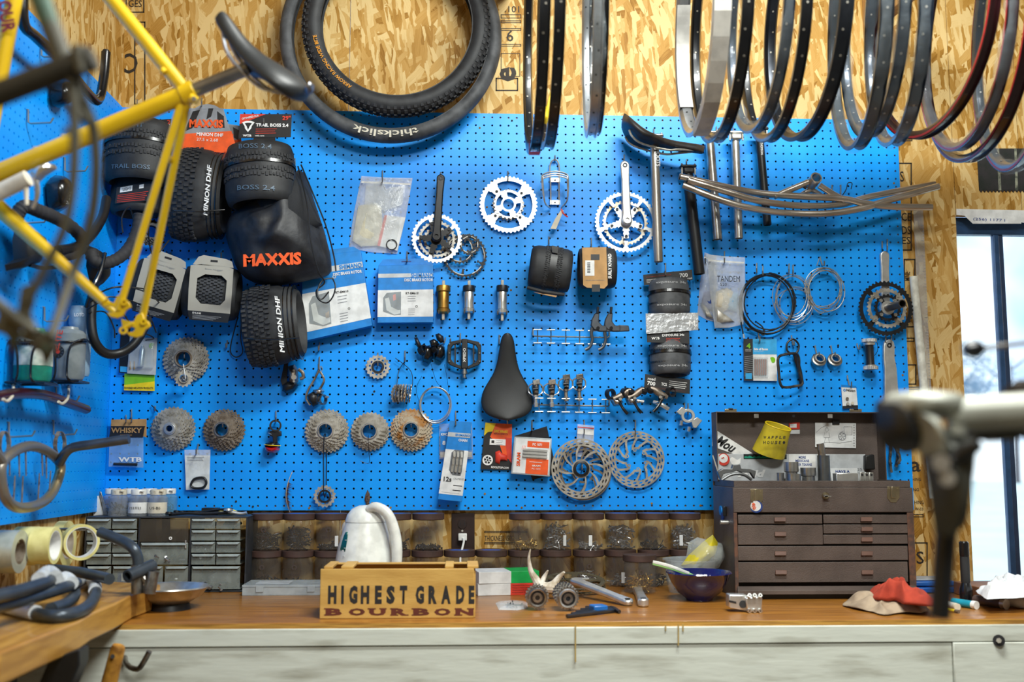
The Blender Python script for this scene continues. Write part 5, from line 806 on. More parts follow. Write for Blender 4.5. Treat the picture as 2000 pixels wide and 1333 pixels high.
z = zipbag('handwritten clear zip bag of small parts, right of the slim tires', [(1381, 497), (1455, 503), (1452, 634), (1396, 641)], -.03, (('beige_parts', [(1398, 570), (1420, 562), (1432, 570), (1430, 600), (1412, 610), (1396, 600)], CREAM, .012), ('blue_cloth', [(1418, 575), (1442, 572), (1440, 610), (1422, 605), (1412, 600)], mat('pale_blue_packet', '8db4d2', .5), .010), ('wire_bundle', [(1396, 600), (1415, 612), (1436, 630), (1410, 634), (1398, 630)], GREYM, .01))); tpx(z.t, 'TANDEM', 1423, 545, -.052, 12, DKM, 46, 0); tpx(z.t, '520', 1413, 556, -.052, 6, DKM, 13, 0); hook(1415, 492, 'through the handwritten clear bag', 20, .05); hook(1378, 500, 'behind the slim tires bag', 12, .02)
k = Card('zip_bag', 'small clear bag with white card and black rubber ring', 'bag', [(360, 879), (411, 879), (409, 957), (363, 958)], -.012, .001, CLEARB); k.rect(.02, .14, .99, .98, PAPER, 'white_card', lay=-1, dy=.0008); k.lines(.1, .8, .18, .26, 3); part(k.t, 'rubber_ring', MB().tube(crv(w_((373, 948, -.018), (380, 936, -.018), (398, 934, -.018), (403, 944, -.018), (396, 953, -.018), (380, 954, -.018)), 4, True), .0035, 8, closed=True), DKM); hook(387, 868, 'through the small white-card bag', 18, .04, dx=-4)
# kraft header bag
k = Card('parts_bag', 'clear blue-tinted parts bag with kraft and black header card', 'bag', [(214, 855), (280, 855), (280, 914), (212, 912)], -.02, .001, mat('blue_tint_film', '9fc6e6', .15, alpha=.35, bump=.8, bs=80)); part(k.t, 'header_fold', MB().px([(218, 820), (286, 819), (286, 855), (216, 833)], -.018, .001), KRAFT); part(k.t, 'header_card', MB().px([(217, 832), (283, 832), (279, 855), (213, 855)], -.021, .001), BLKP); part(k.t, 'kraft_edge', MB().px([(217, 820), (284, 820), (284, 833), (217, 833)], -.0215, .001), KRAFT); tpx(k.t, 'WHISKY', 247, 841, -.0225, 10, KRAFT, 58, 0, bold=.03); tpx(k.t, 'WHISKYPARTS.COM', 246, 850.5, -.0225, 3, KRAFT, 22); tpx(k.t, 'WTB', 254, 898, -.0215, 9, WHTP, 44, 0, bold=.04); part(k.t, 'black_screws', MB().tube(w_((222, 907, -.022), (268, 908, -.022)), .0042, 8), DKM); hook(257, 800, 'behind the kraft header bag', 24, .03); hook(246, 812, 'through the kraft header bag', 12, .045)
# inflator packs
k = Card('hang_card', 'lime and yellow inflator card peeking out below the grey blister pack', 'card', [(243, 730), (302, 730), (302, 764), (242, 763)], -.010, .0015, LIME); k.rect(0, 0, 0, 0, YEL, 'yellow_footer', pts=[(0, .68), (1, .45), (1, 1), (0, 1)]); k.text('POWERED INFLATION PRODUCTS', .48, .85, 4, BLKP, 54, bold=.02)
k = Card('hang_card', 'narrow black card with small blue sticker beside the grey blister pack', 'card', [(236, 640), (258, 640), (256, 730), (232, 728)], -.013, .0015, DKM); k.rect(.1, .86, .9, .98, CYAN, 'sticker')
k = Card('inflator_pack', 'grey blister pack with a silver cartridge under the black drop bar', 'pack', [(255, 640), (308, 640), (304, 733), (248, 730)], -.018, .0015, mat('grey_card', 'b6babd', .5)); k.rect(0, 0, 1, .22, CYAN, 'blue_header'); k.text('Tubolito', .35, .10, 5, WHTP, 24, 3); part(k.t, 'cartridge', MB().lathe([(.002, 0), (.0085, .003), (.0085, .048), (.005, .055), (.003, .062)], W(275, 716, -.027), V((.05, 0, 1)), 18), mat('cartridge_metal', '9fb0bb', .3, .9)); part(k.t, 'blister', MB().px([(252, 668), (300, 668), (297, 720), (250, 718)], -.036, .016), CLEAR, bevel=.004); part(k.t, 'round_badge', MB().cyl(W(297, 676, -.0185), W(297, 676, -.019), .009, n=24), LIME)
for x in (254, 262): part(k.t, 'valve_core', MB().cyl(W(x, 706, -.021), W(x, 722, -.021), .0016, n=8), GOLD)
hook(267, 624, 'behind the grey blister pack', 16, .03)
# ---------------------------------------------------------------- big tires on the wall
def tire(label, cx, cy, Rp, Y, sec, m, knobs=False):
    s = S(Y); t = root('bicycle_tire', label, 'tire', W(cx, cy, Y)+V((0, 0, -Rp*s))); O = W(cx, cy, Y); rc = Rp*s-sec; pr = []
    for i in range(15): A = R(-140+280*i/14); pr.append((rc+sec*math.cos(A), sec*1.1*math.sin(A)))
    for i in range(15): A = R(140-280*i/14); pr.append((rc+(sec-.003)*math.cos(A), (sec-.003)*1.1*math.sin(A)))
    part(t, 'casing', MB().lathe(pr, O, (0, -1, 0), 96, closed=True), m, smooth=60)
    for sg in (-1, 1): part(t, 'bead', MB().lathe([(rc-sec*.80, sg*sec*.70-.002), (rc-sec*.62, sg*sec*.70-.002), (rc-sec*.62, sg*sec*.70+.002), (rc-sec*.80, sg*sec*.70+.002)], O, (0, -1, 0), 96, closed=True), BLK)
    if knobs:
        mb = MB()
        for row, (ang, n, kw) in enumerate(((62, 84, .009), (38, 84, .010), (12, 84, .009), (-12, 84, .009), (-38, 84, .010), (-62, 84, .009))):
            for q in range(n):
                A = 2*math.pi*(q+(row % 2)*.5)/n; er = V((math.cos(A), 0, math.sin(A))); B = R(ang); nn = er*math.cos(B)+V((0, -1, 0))*math.sin(B); T = V((-math.sin(A), 0, math.cos(A))); U = T.cross(nn)
                mb.box(O+er*rc+nn*(sec+.0015), (kw, .0095, .005), Matrix((U, T, nn)).transposed())
        part(t, 'tread_knobs', mb, TREAD, kind='stuff', smooth=0)
    return t, O, rc, s
def bend(t, s_, O, r, a_mid, h, m, wid, y):
    o = text(t, s_, (0, 0, 0), h, m, width=wid, ext=0, bold=.015); off = OFF[t.name]
    for q in o.data.vertices: p = q.co+off; A = R(a_mid)-p.x/r; rr = r+p.z; q.co = O+V((rr*math.cos(A), 0, rr*math.sin(A)))+V((0, y, 0))-off
t, O, rc, s = tire('worn smooth grey tire on the strand board, outer one of two, white script on it', 764, 70, 223, -.075, .023, TIRE2); bend(t, 'thickslick', O, rc+.002, -92, .021, mat('cream_print', 'd8d2c0', .6), .20, -.0262)
t, O, rc, s = tire('black knobby tire nested inside the worn smooth one, orange sidewall print', 776, 50, 189, -.085, .032, BLK, True); bend(t, 'ARROW RACING WIDE BITE', O, rc-.004, -145, .011, mat('amber_print', 'e0951c', .6), .20, -.0378)
w_0 = W(764, -150, 0)
for i, (x, l) in enumerate(((740, 'left peg above the frame holding the two wall tires'), (790, 'right peg above the frame holding the two wall tires'))): one('wall_peg', l, 'peg', MB().cyl(W(x, 0, YW)+V((0, 0, .165)), W(x, 0, YW)+V((0, -.15, .165)), .008, n=12), GREYM)
# ---------------------------------------------------------------- hanging rims
RY = -.78; ZT = 1.47
SILR = mat('silver_rim', 'b9bcc0', .3, .85); BLR = mat('black_rim', '1b1d21', .3, .3, coat=.3); BLUR = mat('blue_black_rim', '1f2a3a', .25, .5, coat=.3); GRR = mat('grey_rim', '34383f', .3, .7); REDRIM = mat('red_black_rim', '2a1216', .25, .3, coat=.5); REDS = mat('dark_red_decal', '9c2026', .35)
rim_n = [0]
def rim(label, xb, xf, yb, m, w=.022, film=False, inner=None, dp=.020, tape=None, stripe=None, sp=True, RYc=RY):
    pb = W(xb, 0, RYc+.31); pf = W(xf, 0, RYc-.31); d = (pf-pb); d.z = 0; d.normalize(); c = (pb+pf)/2; zb = W((xb+xf)/2, yb, RYc).z; Rr = (ZT-zb)/2; c.z = (ZT+zb)/2; n = d.cross(V((0, 0, 1))).normalized()
    t = root('bicycle_rim', label, 'rim', V((c.x, c.y, zb)), group='wheel rims hanging from the overhead rod'); pr = [(Rr, w/2), (Rr, w/2-.002), (Rr-.007, w/2-.0035), (Rr-.007, -w/2+.0035), (Rr, -w/2+.002), (Rr, -w/2), (Rr-.010, -w/2), (Rr-dp, -w*.30), (Rr-dp-.001, 0), (Rr-dp, w*.30), (Rr-.010, w/2)]
    part(t, 'hoop', MB().lathe(pr, c, n, 96, u=(0, 0, 1), closed=True), m, smooth=30)
    u = (d, V((0, 0, 1)))
    if sp:
        mb = MB()
        for i in range(32):
            A = 2*math.pi*(i+.5)/32; e = u[0]*math.cos(A)+u[1]*math.sin(A); o = (.002 if i % 2 else -.002); mb.lathe([(.0008, 0), (.0024, 0), (.0024, .0006), (.0008, .0006)], c+e*(Rr-dp-.0015)+n*o, -e, 8, closed=True); mb.lathe([(.0010, 0), (.0026, 0), (.0026, .0008), (.0010, .0008)], c+e*(Rr-.0066)+n*o, e, 8, closed=True)
        part(t, 'spoke_eyelets', mb, GREYM if m in (BLR, BLUR, GRR, REDRIM) else DKM, kind='stuff', smooth=0)
    if film: part(t, 'plastic_film', MB().tube([c+(u[0]*math.cos(2*math.pi*i/72)+u[1]*math.sin(2*math.pi*i/72))*(Rr-.011+.002*math.sin(i*1.7)) for i in range(72)], [.0165+.003*math.sin(i*.9)+.002*math.sin(i*2.3) for i in range(72)], 9, closed=True), WRAP, smooth=70)
    if stripe: part(t, 'side_decal', MB().lathe([(Rr-.008, w/2+.0002), (Rr-.003, w/2+.0002), (Rr-.003, w/2+.0008), (Rr-.008, w/2+.0008)], c, n, 96, u=(0, 0, 1), closed=True), stripe); part(t, 'side_decal', MB().lathe([(Rr-.008, -w/2-.0008), (Rr-.003, -w/2-.0008), (Rr-.003, -w/2-.0002), (Rr-.008, -w/2-.0002)], c, n, 96, u=(0, 0, 1), closed=True), stripe)
    if tape:
        for a0, a1, mm, ww, nm in tape:
            pp = [c+(u[0]*math.cos(R(a))+u[1]*math.sin(R(a)))*(Rr-.009) for a in [a0+(a1-a0)*i/12 for i in range(13)]]; mb = MB()
            for i in range(12):
                e0 = (pp[i]-c).normalized(); e1 = (pp[i+1]-c).normalized(); h = ww/2; q = [pp[i]+n*h+e0*.0135, pp[i]-n*h+e0*.0135, pp[i]-n*h-e0*.0145, pp[i]+n*h-e0*.0145]; q2 = [pp[i+1]+n*h+e1*.0135, pp[i+1]-n*h+e1*.0135, pp[i+1]-n*h-e1*.0145, pp[i+1]+n*h-e1*.0145]; mb.add(q+q2, [(0, 1, 5, 4), (1, 2, 6, 5), (2, 3, 7, 6), (3, 0, 4, 7)])
            part(t, nm, mb, mm, smooth=0)
    return t
rim('bare silver-inside rim with red lettering, leftmost of the hanging rims', 1030, 1066, 290, BLR, .024, tape=((-100, -92, REDP, .0255, 'red_decal'),)); rim('all black rim with a yellow ribbon caught inside, second from the left', 1056, 1096, 282, BLR, .024); one('yellow_ribbon', 'crumpled yellow ribbon caught between the two leftmost black rims', 'ribbon', MB().pillow([W(a, b, -.9) for a, b in ((1060, 240), (1058, 225), (1068, 205), (1075, 180), (1078, 205), (1073, 235), (1066, 243))], 0, .0) if False else MB().pillow([(1060, 240), (1057, 224), (1068, 205), (1074, 178), (1078, 205), (1072, 235), (1067, 243)], -.80, .012, 4, .003, 90), mat('yellow_ribbon', 'e6c61e', .5))
rim('silver rim in clear film paired with a black one, hanging alone in the middle', 1143, 1172, 258, SILR, .022, True); rim('thin black rim pressed against the film-wrapped silver one in the middle', 1152, 1186, 252, BLR, .016)
rim('silver rim with a loose white cloth rim strip, first of the right cluster', 1326, 1420, 257, SILR, .036, tape=((-95, 30, mat('white_cloth_strip', 'cbc9c2', .8), .036, 'rim_strip'), (150, 215, mat('white_cloth_strip', 'c6c4be', .8), .034, 'rim_strip')))
rim('plain black rim with bright spoke holes, second of the right cluster', 1352, 1470, 269, BLR, .026); rim('film-wrapped bluish rim, third of the right cluster', 1420, 1556, 250, BLUR, .024, True); rim('narrow black rim with a blue tape flag, fourth of the right cluster', 1447, 1587, 268, BLR, .024, tape=((2, 11, mat('blue_tape', '1c55d8', .5), .030, 'blue_tape'),)); rim('broad grey-edged rim, fifth of the right cluster', 1494, 1668, 266, GRR, .030)
rim('film-wrapped dark rim with bright glare, sixth of the right cluster', 1620, 1740, 283, GRR, .030, True); rim('film-wrapped blue-black rim, seventh of the right cluster', 1640, 1782, 258, BLUR, .026, True); rim('wide film-wrapped rim reaching lowest left of the red ones, eighth of the right cluster', 1690, 1818, 276, BLUR, .030, True)
rim('red-striped black rim, first of the three red ones', 1690, 1968, 262, REDRIM, .024, stripe=REDS, sp=False); rim('red-striped black rim, second of the three red ones', 1790, 1990, 285, REDRIM, .024, stripe=REDS, sp=False, film=True); rim('red-striped black rim, third of the three red ones', 1800, 2022, 308, REDRIM, .026, stripe=REDS, sp=False); rim('film-wrapped rim at the far right edge of the photo', 1900, 2075, 326, BLUR, .028, True, stripe=REDS)
one('overhead_rod', 'steel rod above the frame carrying all the hanging rims', 'rod', MB().cyl((.95, RY, ZT-.033), (2.75, RY, ZT-.033), .0105, n=16), DSTEEL)
PINE = mat('pine_lumber', 'b98f58', .65, c2='a37a44', vs=8, stretch=(8, 8, .8)); br = root('rod_bracket', 'pine bracket board on the wall behind the right cluster of rims', 'bracket', W(1690, 225, YW))
part(br, 'upright', MB().bb((W(1683, 0, YW).x, YW-.04, 1.23), (W(1708, 0, YW).x, YW-.001, CEIL-.01)), PINE, bevel=.002); xb = W(1695, 0, YW).x; part(br, 'arm', MB().prism([V((xb-.018, YW-.041, 1.55)), V((xb-.018, YW-.041, 1.50)), V((xb-.018, RY-.05, ZT-.045)), V((xb-.018, RY-.05, ZT-.005+.02))], (.036, 0, 0)), PINE, bevel=.002)
xb = W(985, 0, YW).x; br = root('rod_bracket', 'pine bracket above the frame at the left end of the rim rod', 'bracket', V((xb, YW, 1.60))); part(br, 'arm', MB().prism([V((xb-.018, YW-.001, 1.66)), V((xb-.018, YW-.001, 1.60)), V((xb-.018, RY-.05, ZT-.045)), V((xb-.018, RY-.05, ZT+.015))], (.036, 0, 0)), PINE, bevel=.002)
# dark birch picture, torn white sheet over the window
k = Card('woven_hanging', 'dark woven hanging with birch trunks and saw-toothed hem, right edge under the rims', 'wall hanging', [(1908, 290), (2030, 290), (2030, 372), (1913, 372)], YW-.004, .003, mat('dark_weave', '2c2a2c', .9, bump=.4, bs=400, c2='1f2420')); 
for x in (.32, .60, .80): k.rect(0, 0, 0, 0, mat('birch_print', '8f9280', .8, c2='3f443c', vs=60), 'birch_trunk', pts=[(x, 0), (x+.035, 0), (x+.045, 1), (x, 1)])
hem = MB()
for i in range(16): hem.px([(1913+i*7, 371), (1920+i*7, 371), (1916.5+i*7, 376)], YW-.004, .002)
part(k.t, 'toothed_hem', hem, mat('dark_weave_hem', '2c2a2c', .9), kind='stuff', smooth=0)
k = Card('paper_sheet', 'torn white sheet with blue handwriting pinned over the window head', 'paper', [(1868, 408), (2040, 412), (2040, 440), (1868, 420)], .002, .001, PAPER); part(k.t, 'torn_flap', MB().px([(1870, 408), (1945, 410), (1990, 428), (1995, 437), (1900, 437)], .001, .0008), PAPER); tpx(k.t, '(256) 1177 I', 1932, 430, -.0002, 7, NAVY, 66, -2)
# ================================================================ things on the bench
JW = mat('jar_plastic', 'a89c90', .12, alpha=.075, spec=.8); LID = mat('brown_lid', '4d3832', .5, c2='40302b'); BOLT_D = mat('black_bolts', '2b2c30', .4, .6); BOLT_S = mat('zinc_bolts', 'a4a5a6', .35, .8); BOLT_G = mat('brass_screws', 'b99550', .35, .8); BTAPE = mat('blue_masking_tape', '2a66d8', .6); FIN = mat('faint_brown_print', '4b3c36', .6)
def fill(O, r, h, m, n=70, seed=1, L=.02, rr=.0026):
    g = random.Random(seed); mb = MB()
    for i in range(n):
        a = g.uniform(0, 6.28); q = (r-.008)*g.random()**.5; z = g.uniform(.004, h)*(1-.25*(q/r)*g.random()); c = O+V((q*math.cos(a), q*math.sin(a), z)); d = V((g.gauss(0, 1), g.gauss(0, 1), g.gauss(0, .55))).normalized(); l = L*g.uniform(.5, 1.)*.5
        if (c+d*l-O).xy.length > r-.004 or (c-d*l-O).xy.length > r-.004: l = .004
        mb.tube([c-d*l, c+d*l], rr*.6, 5); mb.cyl(c+d*l, c+d*(l+.004), rr, n=6)
    return mb
JN = [0]
def jar(px, upper, label, m=BOLT_D, h=.035, print_=True, tape=False, tag_=None, yj=-.055, seed=1, x=None, L=.02):
    z = BZ+(.1050 if upper else 0)+.0002; x = W(px, 1050, yj).x if x is None else x; O = V((x, yj, z)); JN[0] += 1; t = root('screw_top_jar', label, 'jar', O, group='clear jars of bolts with brown lids'); r = .0445
    part(t, 'body', MB().lathe([(.002, .0015), (r-.003, .0015), (r, .005), (r, .082), (r-.003, .087), (r-.003, .092), (r-.0045, .092), (r-.0045, .087), (r-.0015, .082), (r-.0015, .006), (r-.004, .003), (.002, .003)], O, (0, 0, 1), 32), JW)
    part(t, 'lid', MB().lathe([(0, .1045), (.0455, .1045), (.0465, .1035), (.0465, .088), (.0445, .087), (.0445, .086), (0, .0861)], O, (0, 0, 1), 40), LID, smooth=40)
    part(t, 'bolts', fill(O, r-.002, h, m, 60 if h < .05 else 100, JN[0]+seed, L), m, kind='stuff', smooth=0)
    if print_:
        o = text(t, 'talenti', (0, 0, 0), .009, FIN, width=.034, ext=0); off = OFF[t.name]
        for q in o.data.vertices: p = q.co+off; A = p.x/r-.1; q.co = O+V((math.sin(A)*(r+.0004), -math.cos(A)*(r+.0004), .040+p.z))-off
        part(t, 'logo_ring', MB().polar(O+V((-.003, -r-.0006, .060)), FR, [.0035, .0075], 20, lambda b, k: k not in (14, 15), .0003), FIN)
    if tape: part(t, 'blue_tape', MB().add([O+V((math.cos(a)*q, math.sin(a)*q*.7, .1047)) for a, q in ((3.3, .035), (4.2, .042), (5.2, .044), (6.1, .03), (1.0, .01), (2.4, .02))], [(0, 1, 2, 3, 4, 5)]), BTAPE)
    if tag_: u_ = tag_; part(t, 'barcode_label', MB().box(O+V((u_, -math.sqrt(r*r-u_*u_)-.0007, .028)), (.010, .0006, .030), Matrix.Rotation(math.asin(u_/r), 3, 'Z')), PAPER)
    return t
UP = ((522, 'packed with black bolts, upper row next to the drawer cabinet', BOLT_D, .05, 1, 0, 0), (584, 'with tangled long black bolts, under the brown feather', BOLT_D, .065, 0, 1, 0), (647, 'with few bolts, upper row just left of the kettle', BOLT_D, .018, 1, 1, .02), (709, 'upper row hidden behind the white kettle', BOLT_D, .02, 1, 0, 0), (772, 'upper row just right of the kettle handle, with barcode', BOLT_D, .025, 1, 1, .012), (836, 'nearly empty, upper row left of the wall outlet', BOLT_D, .012, 1, 1, 0),
      (1025, 'of golden washers, upper row beside the thickness stencil', BOLT_G, .03, 0, 0, 0), (1087, 'crammed with silver parts and white packets, upper row', BOLT_S, .075, 0, 1, .02), (1149, 'with sideways label, upper row right of the white packets', BOLT_S, .02, 0, 0, .001), (1213, 'full of long silver bolts and nuts, upper row', BOLT_S, .07, 0, 1, 0), (1276, 'of black rings, upper row second from the toolbox', BOLT_D, .022, 1, 1, 0), (1338, 'of silver and black nuts, upper row nearest the toolbox', BOLT_S, .07, 0, 1, -.02))
for i, (x, l, m, h, p, tp, tg) in enumerate(UP): jar(x, True, 'brown-lidded clear jar '+l, m, h, p, tp, tg)
LO = ((521, 'lower row next to the drawer cabinet', BOLT_D, .03, 1, 0), (583, 'lower row behind the clear organiser, logo facing front', BOLT_D, .02, 1, 0), (646, 'lower row at the left end of the crate', BOLT_D, .02, 1, 0), (708, 'lower row hidden behind the kettle and crate', BOLT_D, .02, 0, 0), (771, 'lower row behind the kettle handle', BOLT_D, .02, 0, 0), (835, 'lower row behind the middle of the crate right half', BOLT_D, .02, 1, 0), (898, 'lower row right below the wall outlet', BOLT_D, .02, 1, 1), (960, 'lower row behind the green and white box', BOLT_D, .03, 0, 1), (1023, 'lower row behind the tall antler tine', BOLT_D, .03, 1, 0), (1085, 'lower row behind the short antler tines', BOLT_D, .03, 0, 0), (1149, 'of silver screws, lower row behind the chainrings', BOLT_S, .045, 1, 0), (1211, 'with side barcode, lower row left of the front jar', BOLT_S, .03, 0, 0), (1276, 'of dark nuts, lower row right of the front jar', BOLT_D, .035, 1, 0), (1338, 'lower row half hidden by the plastic tub', BOLT_D, .03, 0, 0))
for i, (x, l, m, h, p, tp) in enumerate(LO): jar(x, False, 'brown-lidded clear jar '+l, m, h, p, tp, .001 if x == 1211 else 0, seed=40)
c = WZ(1250, 1159, BZ); jar(0, False, 'brown-lidded clear jar of brass screws standing in front of the others', BOLT_G, .05, True, yj=c.y, x=c.x, seed=77)
# white packets in jar
# outlet
O = W(904, 1040, YW-.004); t = root('wall_outlet', 'dark brown double outlet on the strand board, white plug in the lower socket', 'outlet', W(904, 1078, YW)); part(t, 'cover_plate', MB().px([(882, 1003), (927, 1003), (927, 1075), (882, 1075)], YW-.006, .0058), mat('brown_plate', '33231f', .4), bevel=.0015)
part(t, 'socket', MB().cyl(W(903, 1024, YW-.0062), W(903, 1024, YW-.0085), .014, n=28), mat('brown_socket', '2a1c19', .35), bevel=.0005); part(t, 'socket', MB().cyl(W(903, 1052, YW-.0062), W(903, 1052, YW-.0085), .014, n=28), bpy.data.materials['brown_socket'])
for x in (899, 907): part(t, 'slot', MB().px([(x-.8, 1020), (x+.8, 1020), (x+.8, 1027), (x-.8, 1027)], YW-.0088, .0004), BLKP)
part(t, 'ground_hole', MB().cyl(W(903, 1031, YW-.0086), W(903, 1031, YW-.0090), .0022, n=10), BLKP); part(t, 'plate_screw', MB().cyl(W(903, 1037.5, YW-.0062), W(903, 1037.5, YW-.0078), .003, n=12), GREYM)
t = root('power_plug', 'white power plug with cord running down behind the crate', 'plug', W(904, 1100, -.03)); part(t, 'plug_body', MB().bb(W(895, 1057, -.012), W(912, 1042, YW-.0085)), WHITE, bevel=.002); part(t, 'cord', MB().tube(crv([W(904, 1052, -.012), W(906, 1058, -.03), W(902, 1075, -.06), W(899, 1092, -.10), V((W(899, 1100, -.12).x, -.13, BZ+.012)), V((W(870, 1100, -.2).x, -.2, BZ+.004)), V((W(790, 1100, -.3).x, -.30, BZ+.004))], 6), .0032, 8), WHITE)
# drawer cabinet
Yc = WZ(320, 1158, BZ).y; fp = lambda x, y, d=0: W(x, y, Yc+d); CB = mat('black_cabinet_plastic', '23262b', .55, c2='2e3137', vs=30); DRW = mat('smoky_drawer_plastic', '98a19c', .3, alpha=.5, c2='868e8a')
x0, x1 = fp(163, 1100).x, fp(481, 1100).x; z0, z1 = BZ+.0003, fp(320, 1010).z; yb = -.012
cab = root('drawer_cabinet', 'black small-parts cabinet with smoky translucent drawers, left end of the bench', 'cabinet', V(((x0+x1)/2, Yc, BZ)))
part(cab, 'case_top', MB().bb((x0, Yc, z1-.004), (x1, yb, z1)), CB, bevel=.001); part(cab, 'case_bottom', MB().bb((x0, Yc, z0), (x1, yb, z0+.004)), CB, bevel=.001)
for x, nm in ((x0, 'case_side'), (fp(268.5, 1080).x, 'divider'), (fp(369, 1080).x, 'divider'), (x1-.004, 'case_side')): part(cab, nm, MB().bb((x, Yc+.001, z0+.0042), (x+.004, yb, z1-.0042)), CB)
def drawer(a, b, c, d, cont=None, sd=1):
    A = fp(a, d); B = fp(b, c); w = B.x-A.x; dw = part(cab, 'drawer', MB().bb((A.x+.001, Yc+.0015, A.z+.001), (B.x-.001, Yc+.0035, B.z-.001)), DRW, bevel=.0006)
    part(dw, 'pull_lip', MB().prism([V((A.x+.002, Yc+.001, B.z-.0015)), V((B.x-.002, Yc+.001, B.z-.0015)), V((B.x-.007, Yc-.006, B.z-.007)), V((A.x+.007, Yc-.006, B.z-.007))], (0, .001, -.0006)), mat('lip', 'a9b1b0', .25, alpha=.8) if 'lip' not in bpy.data.materials else bpy.data.materials['lip'])
    part(dw, 'tray', MB().bb((A.x+.001, Yc+.0037, A.z+.001), (B.x-.001, -.03, A.z+.0025)), DRW)
    if cont: 
        O = V(((A.x+B.x)/2, Yc+.035, A.z+.003)); g = fill(O, w*.45, min(.02, (B.z-A.z)*.55), cont, 30, sd, .016, .004); part(dw, 'contents', g, cont, kind='stuff', smooth=0)
sd = 0
for X in ((167, 217.5, 268), (372, 421, 470)):
    for c, d in ((1013, 1034.5), (1035.5, 1057.5), (1058.5, 1081), (1082, 1104.5)):
        for k in (0, 1): sd += 1; drawer(X[k], X[k+1], c, d, (BOLT_S if sd % 2 else BOLT_D) if (X[0] > 300 or sd % 3 == 0) else None, sd)
drawer(167, 217.5, 1106, 1153, None, 3); drawer(217.5, 268, 1106, 1153, BOLT_D, 4); drawer(372, 470, 1106, 1153, BOLT_S, 5); drawer(272, 368, 1060, 1104.5, BOLT_S, 6); drawer(272, 319, 1106, 1153, None, 7); drawer(319.5, 368, 1106, 1153, BOLT_S, 8)
part(cab, 'card', MB().bb(fp(229, 1140, .003), fp(257, 1118, .0045)), NAVY); part(cab, 'tag_print', MB().px([(237, 1121), (252, 1121), (252, 1136), (237, 1136)], Yc+.0028, .0003), PAPER); part(cab, 'paper_packet', MB().pillow([(405, 1128), (425, 1117), (450, 1118), (452, 1140), (410, 1142)], Yc+.012, .006, 4, .003, 90), PAPER); part(cab, 'paper_packet', MB().pillow([(277, 1082), (300, 1072), (325, 1078), (322, 1096), (285, 1092)], Yc+.012, .006, 4, .003, 90), PAPER)
part(cab, 'swing_door', MB().px([(272, 1014), (368, 1014), (368, 1059), (272, 1059)], Yc+.002, .0015), mat('clear_door', '565049', .15, alpha=.45)); part(cab, 'back_wall', MB().px([(316, 1012), (332, 1012), (332, 1060), (316, 1060)], -.03, .003), BLKP); part(cab, 'badge', MB().polar(fp(333, 1052, -.001), FR, [.002, .0045], 16, None, .001), WHTP); part(cab, 'latch_pin', MB().px([(361, 1056), (364, 1056), (364, 1072), (361, 1072)], Yc-.002, .002), ALU)
# pill bottles on top
def bottle(x, lab, yy, col=mat('bottle_smoke', 'a9adb0', .2, alpha=.35), lid_=WHITE, h=.07, txt=None, dirty=None, cont=BOLT_D):
    O = V((W(x, 1000, yy).x, yy, z1+.0003)); t = root('pill_bottle', lab, 'bottle', O, group='white-capped pill bottles on the drawer cabinet'); r = .0265
    part(t, 'body', MB().lathe([(0, 0), (r, 0), (r, h*.72), (r*.75, h*.82), (r*.75, h*.84)], O, (0, 0, 1), 28), col); part(t, 'cap', MB().lathe([(0, h*1.06), (r*.78, h*1.06), (r*.82, h*1.04), (r*.82, h*.85), (0, h*.85)], O, (0, 0, 1), 28), lid_, smooth=40); part(t, 'cap_tab', MB().box(O+V((.015, -r*.8, h*.99)), (.012, .006, .003)), lid_, bevel=.001); part(t, 'contents', fill(O, r-.003, h*.5, cont, 26, int(x), .012, .002), cont, kind='stuff', smooth=0)
    if txt:
        part(t, 'label', MB().lathe([(r+.0003, h*.12), (r+.0006, h*.12), (r+.0006, h*.55), (r+.0003, h*.55)], O, (0, 0, 1), 20, u=(-.95, -.3, 0), arc=.42, closed=True), dirty or PAPER); text(t, txt, O+V((0, -r-.0012, h*.33)), .007 if len(txt) > 3 else .004, BLKP, width=.03)
    return t
CP2 = mat('stained_cap', 'cfc8b4', .5, c2='9a8462', vs=90, th=(.55, .7))
for x, l in ((219, 'leftmost of the back row of pill bottles on the cabinet'), (254, 'second of the back row of pill bottles on the cabinet'), (290, 'third of the back row of pill bottles on the cabinet'), (327, 'blue-tinted pill bottle at the right end of the back row')): bottle(x, l, -.045, col=mat('bottle_blue', '6fa6c8', .2, alpha=.5) if x == 327 else bpy.data.materials['bottle_smoke'])
bottle(231, 'stained-cap pill bottle with plain side, front row left', Yc+.035, lid_=CP2); t = bottle(270, 'pill bottle with barcode label, front row middle', Yc+.035, txt='|||||||'); bottle(308, 'pill bottle hand-lettered US-BS, front row right', Yc+.035, lid_=CP2, txt='US-BS', dirty=CREAM)
k = Card('booklet', 'white booklet leaning against the pill bottles on the cabinet', 'booklet', [(176, 967), (189, 964), (200, 1009), (182, 1010)], -.06, .012, PAPER); one('grey_scraper', 'grey scraper blade leaning behind the white booklet', 'scraper', MB().px([(190, 962), (197, 960), (212, 1008), (200, 1009)], -.045, .004), DSTEEL, bevel=.001)
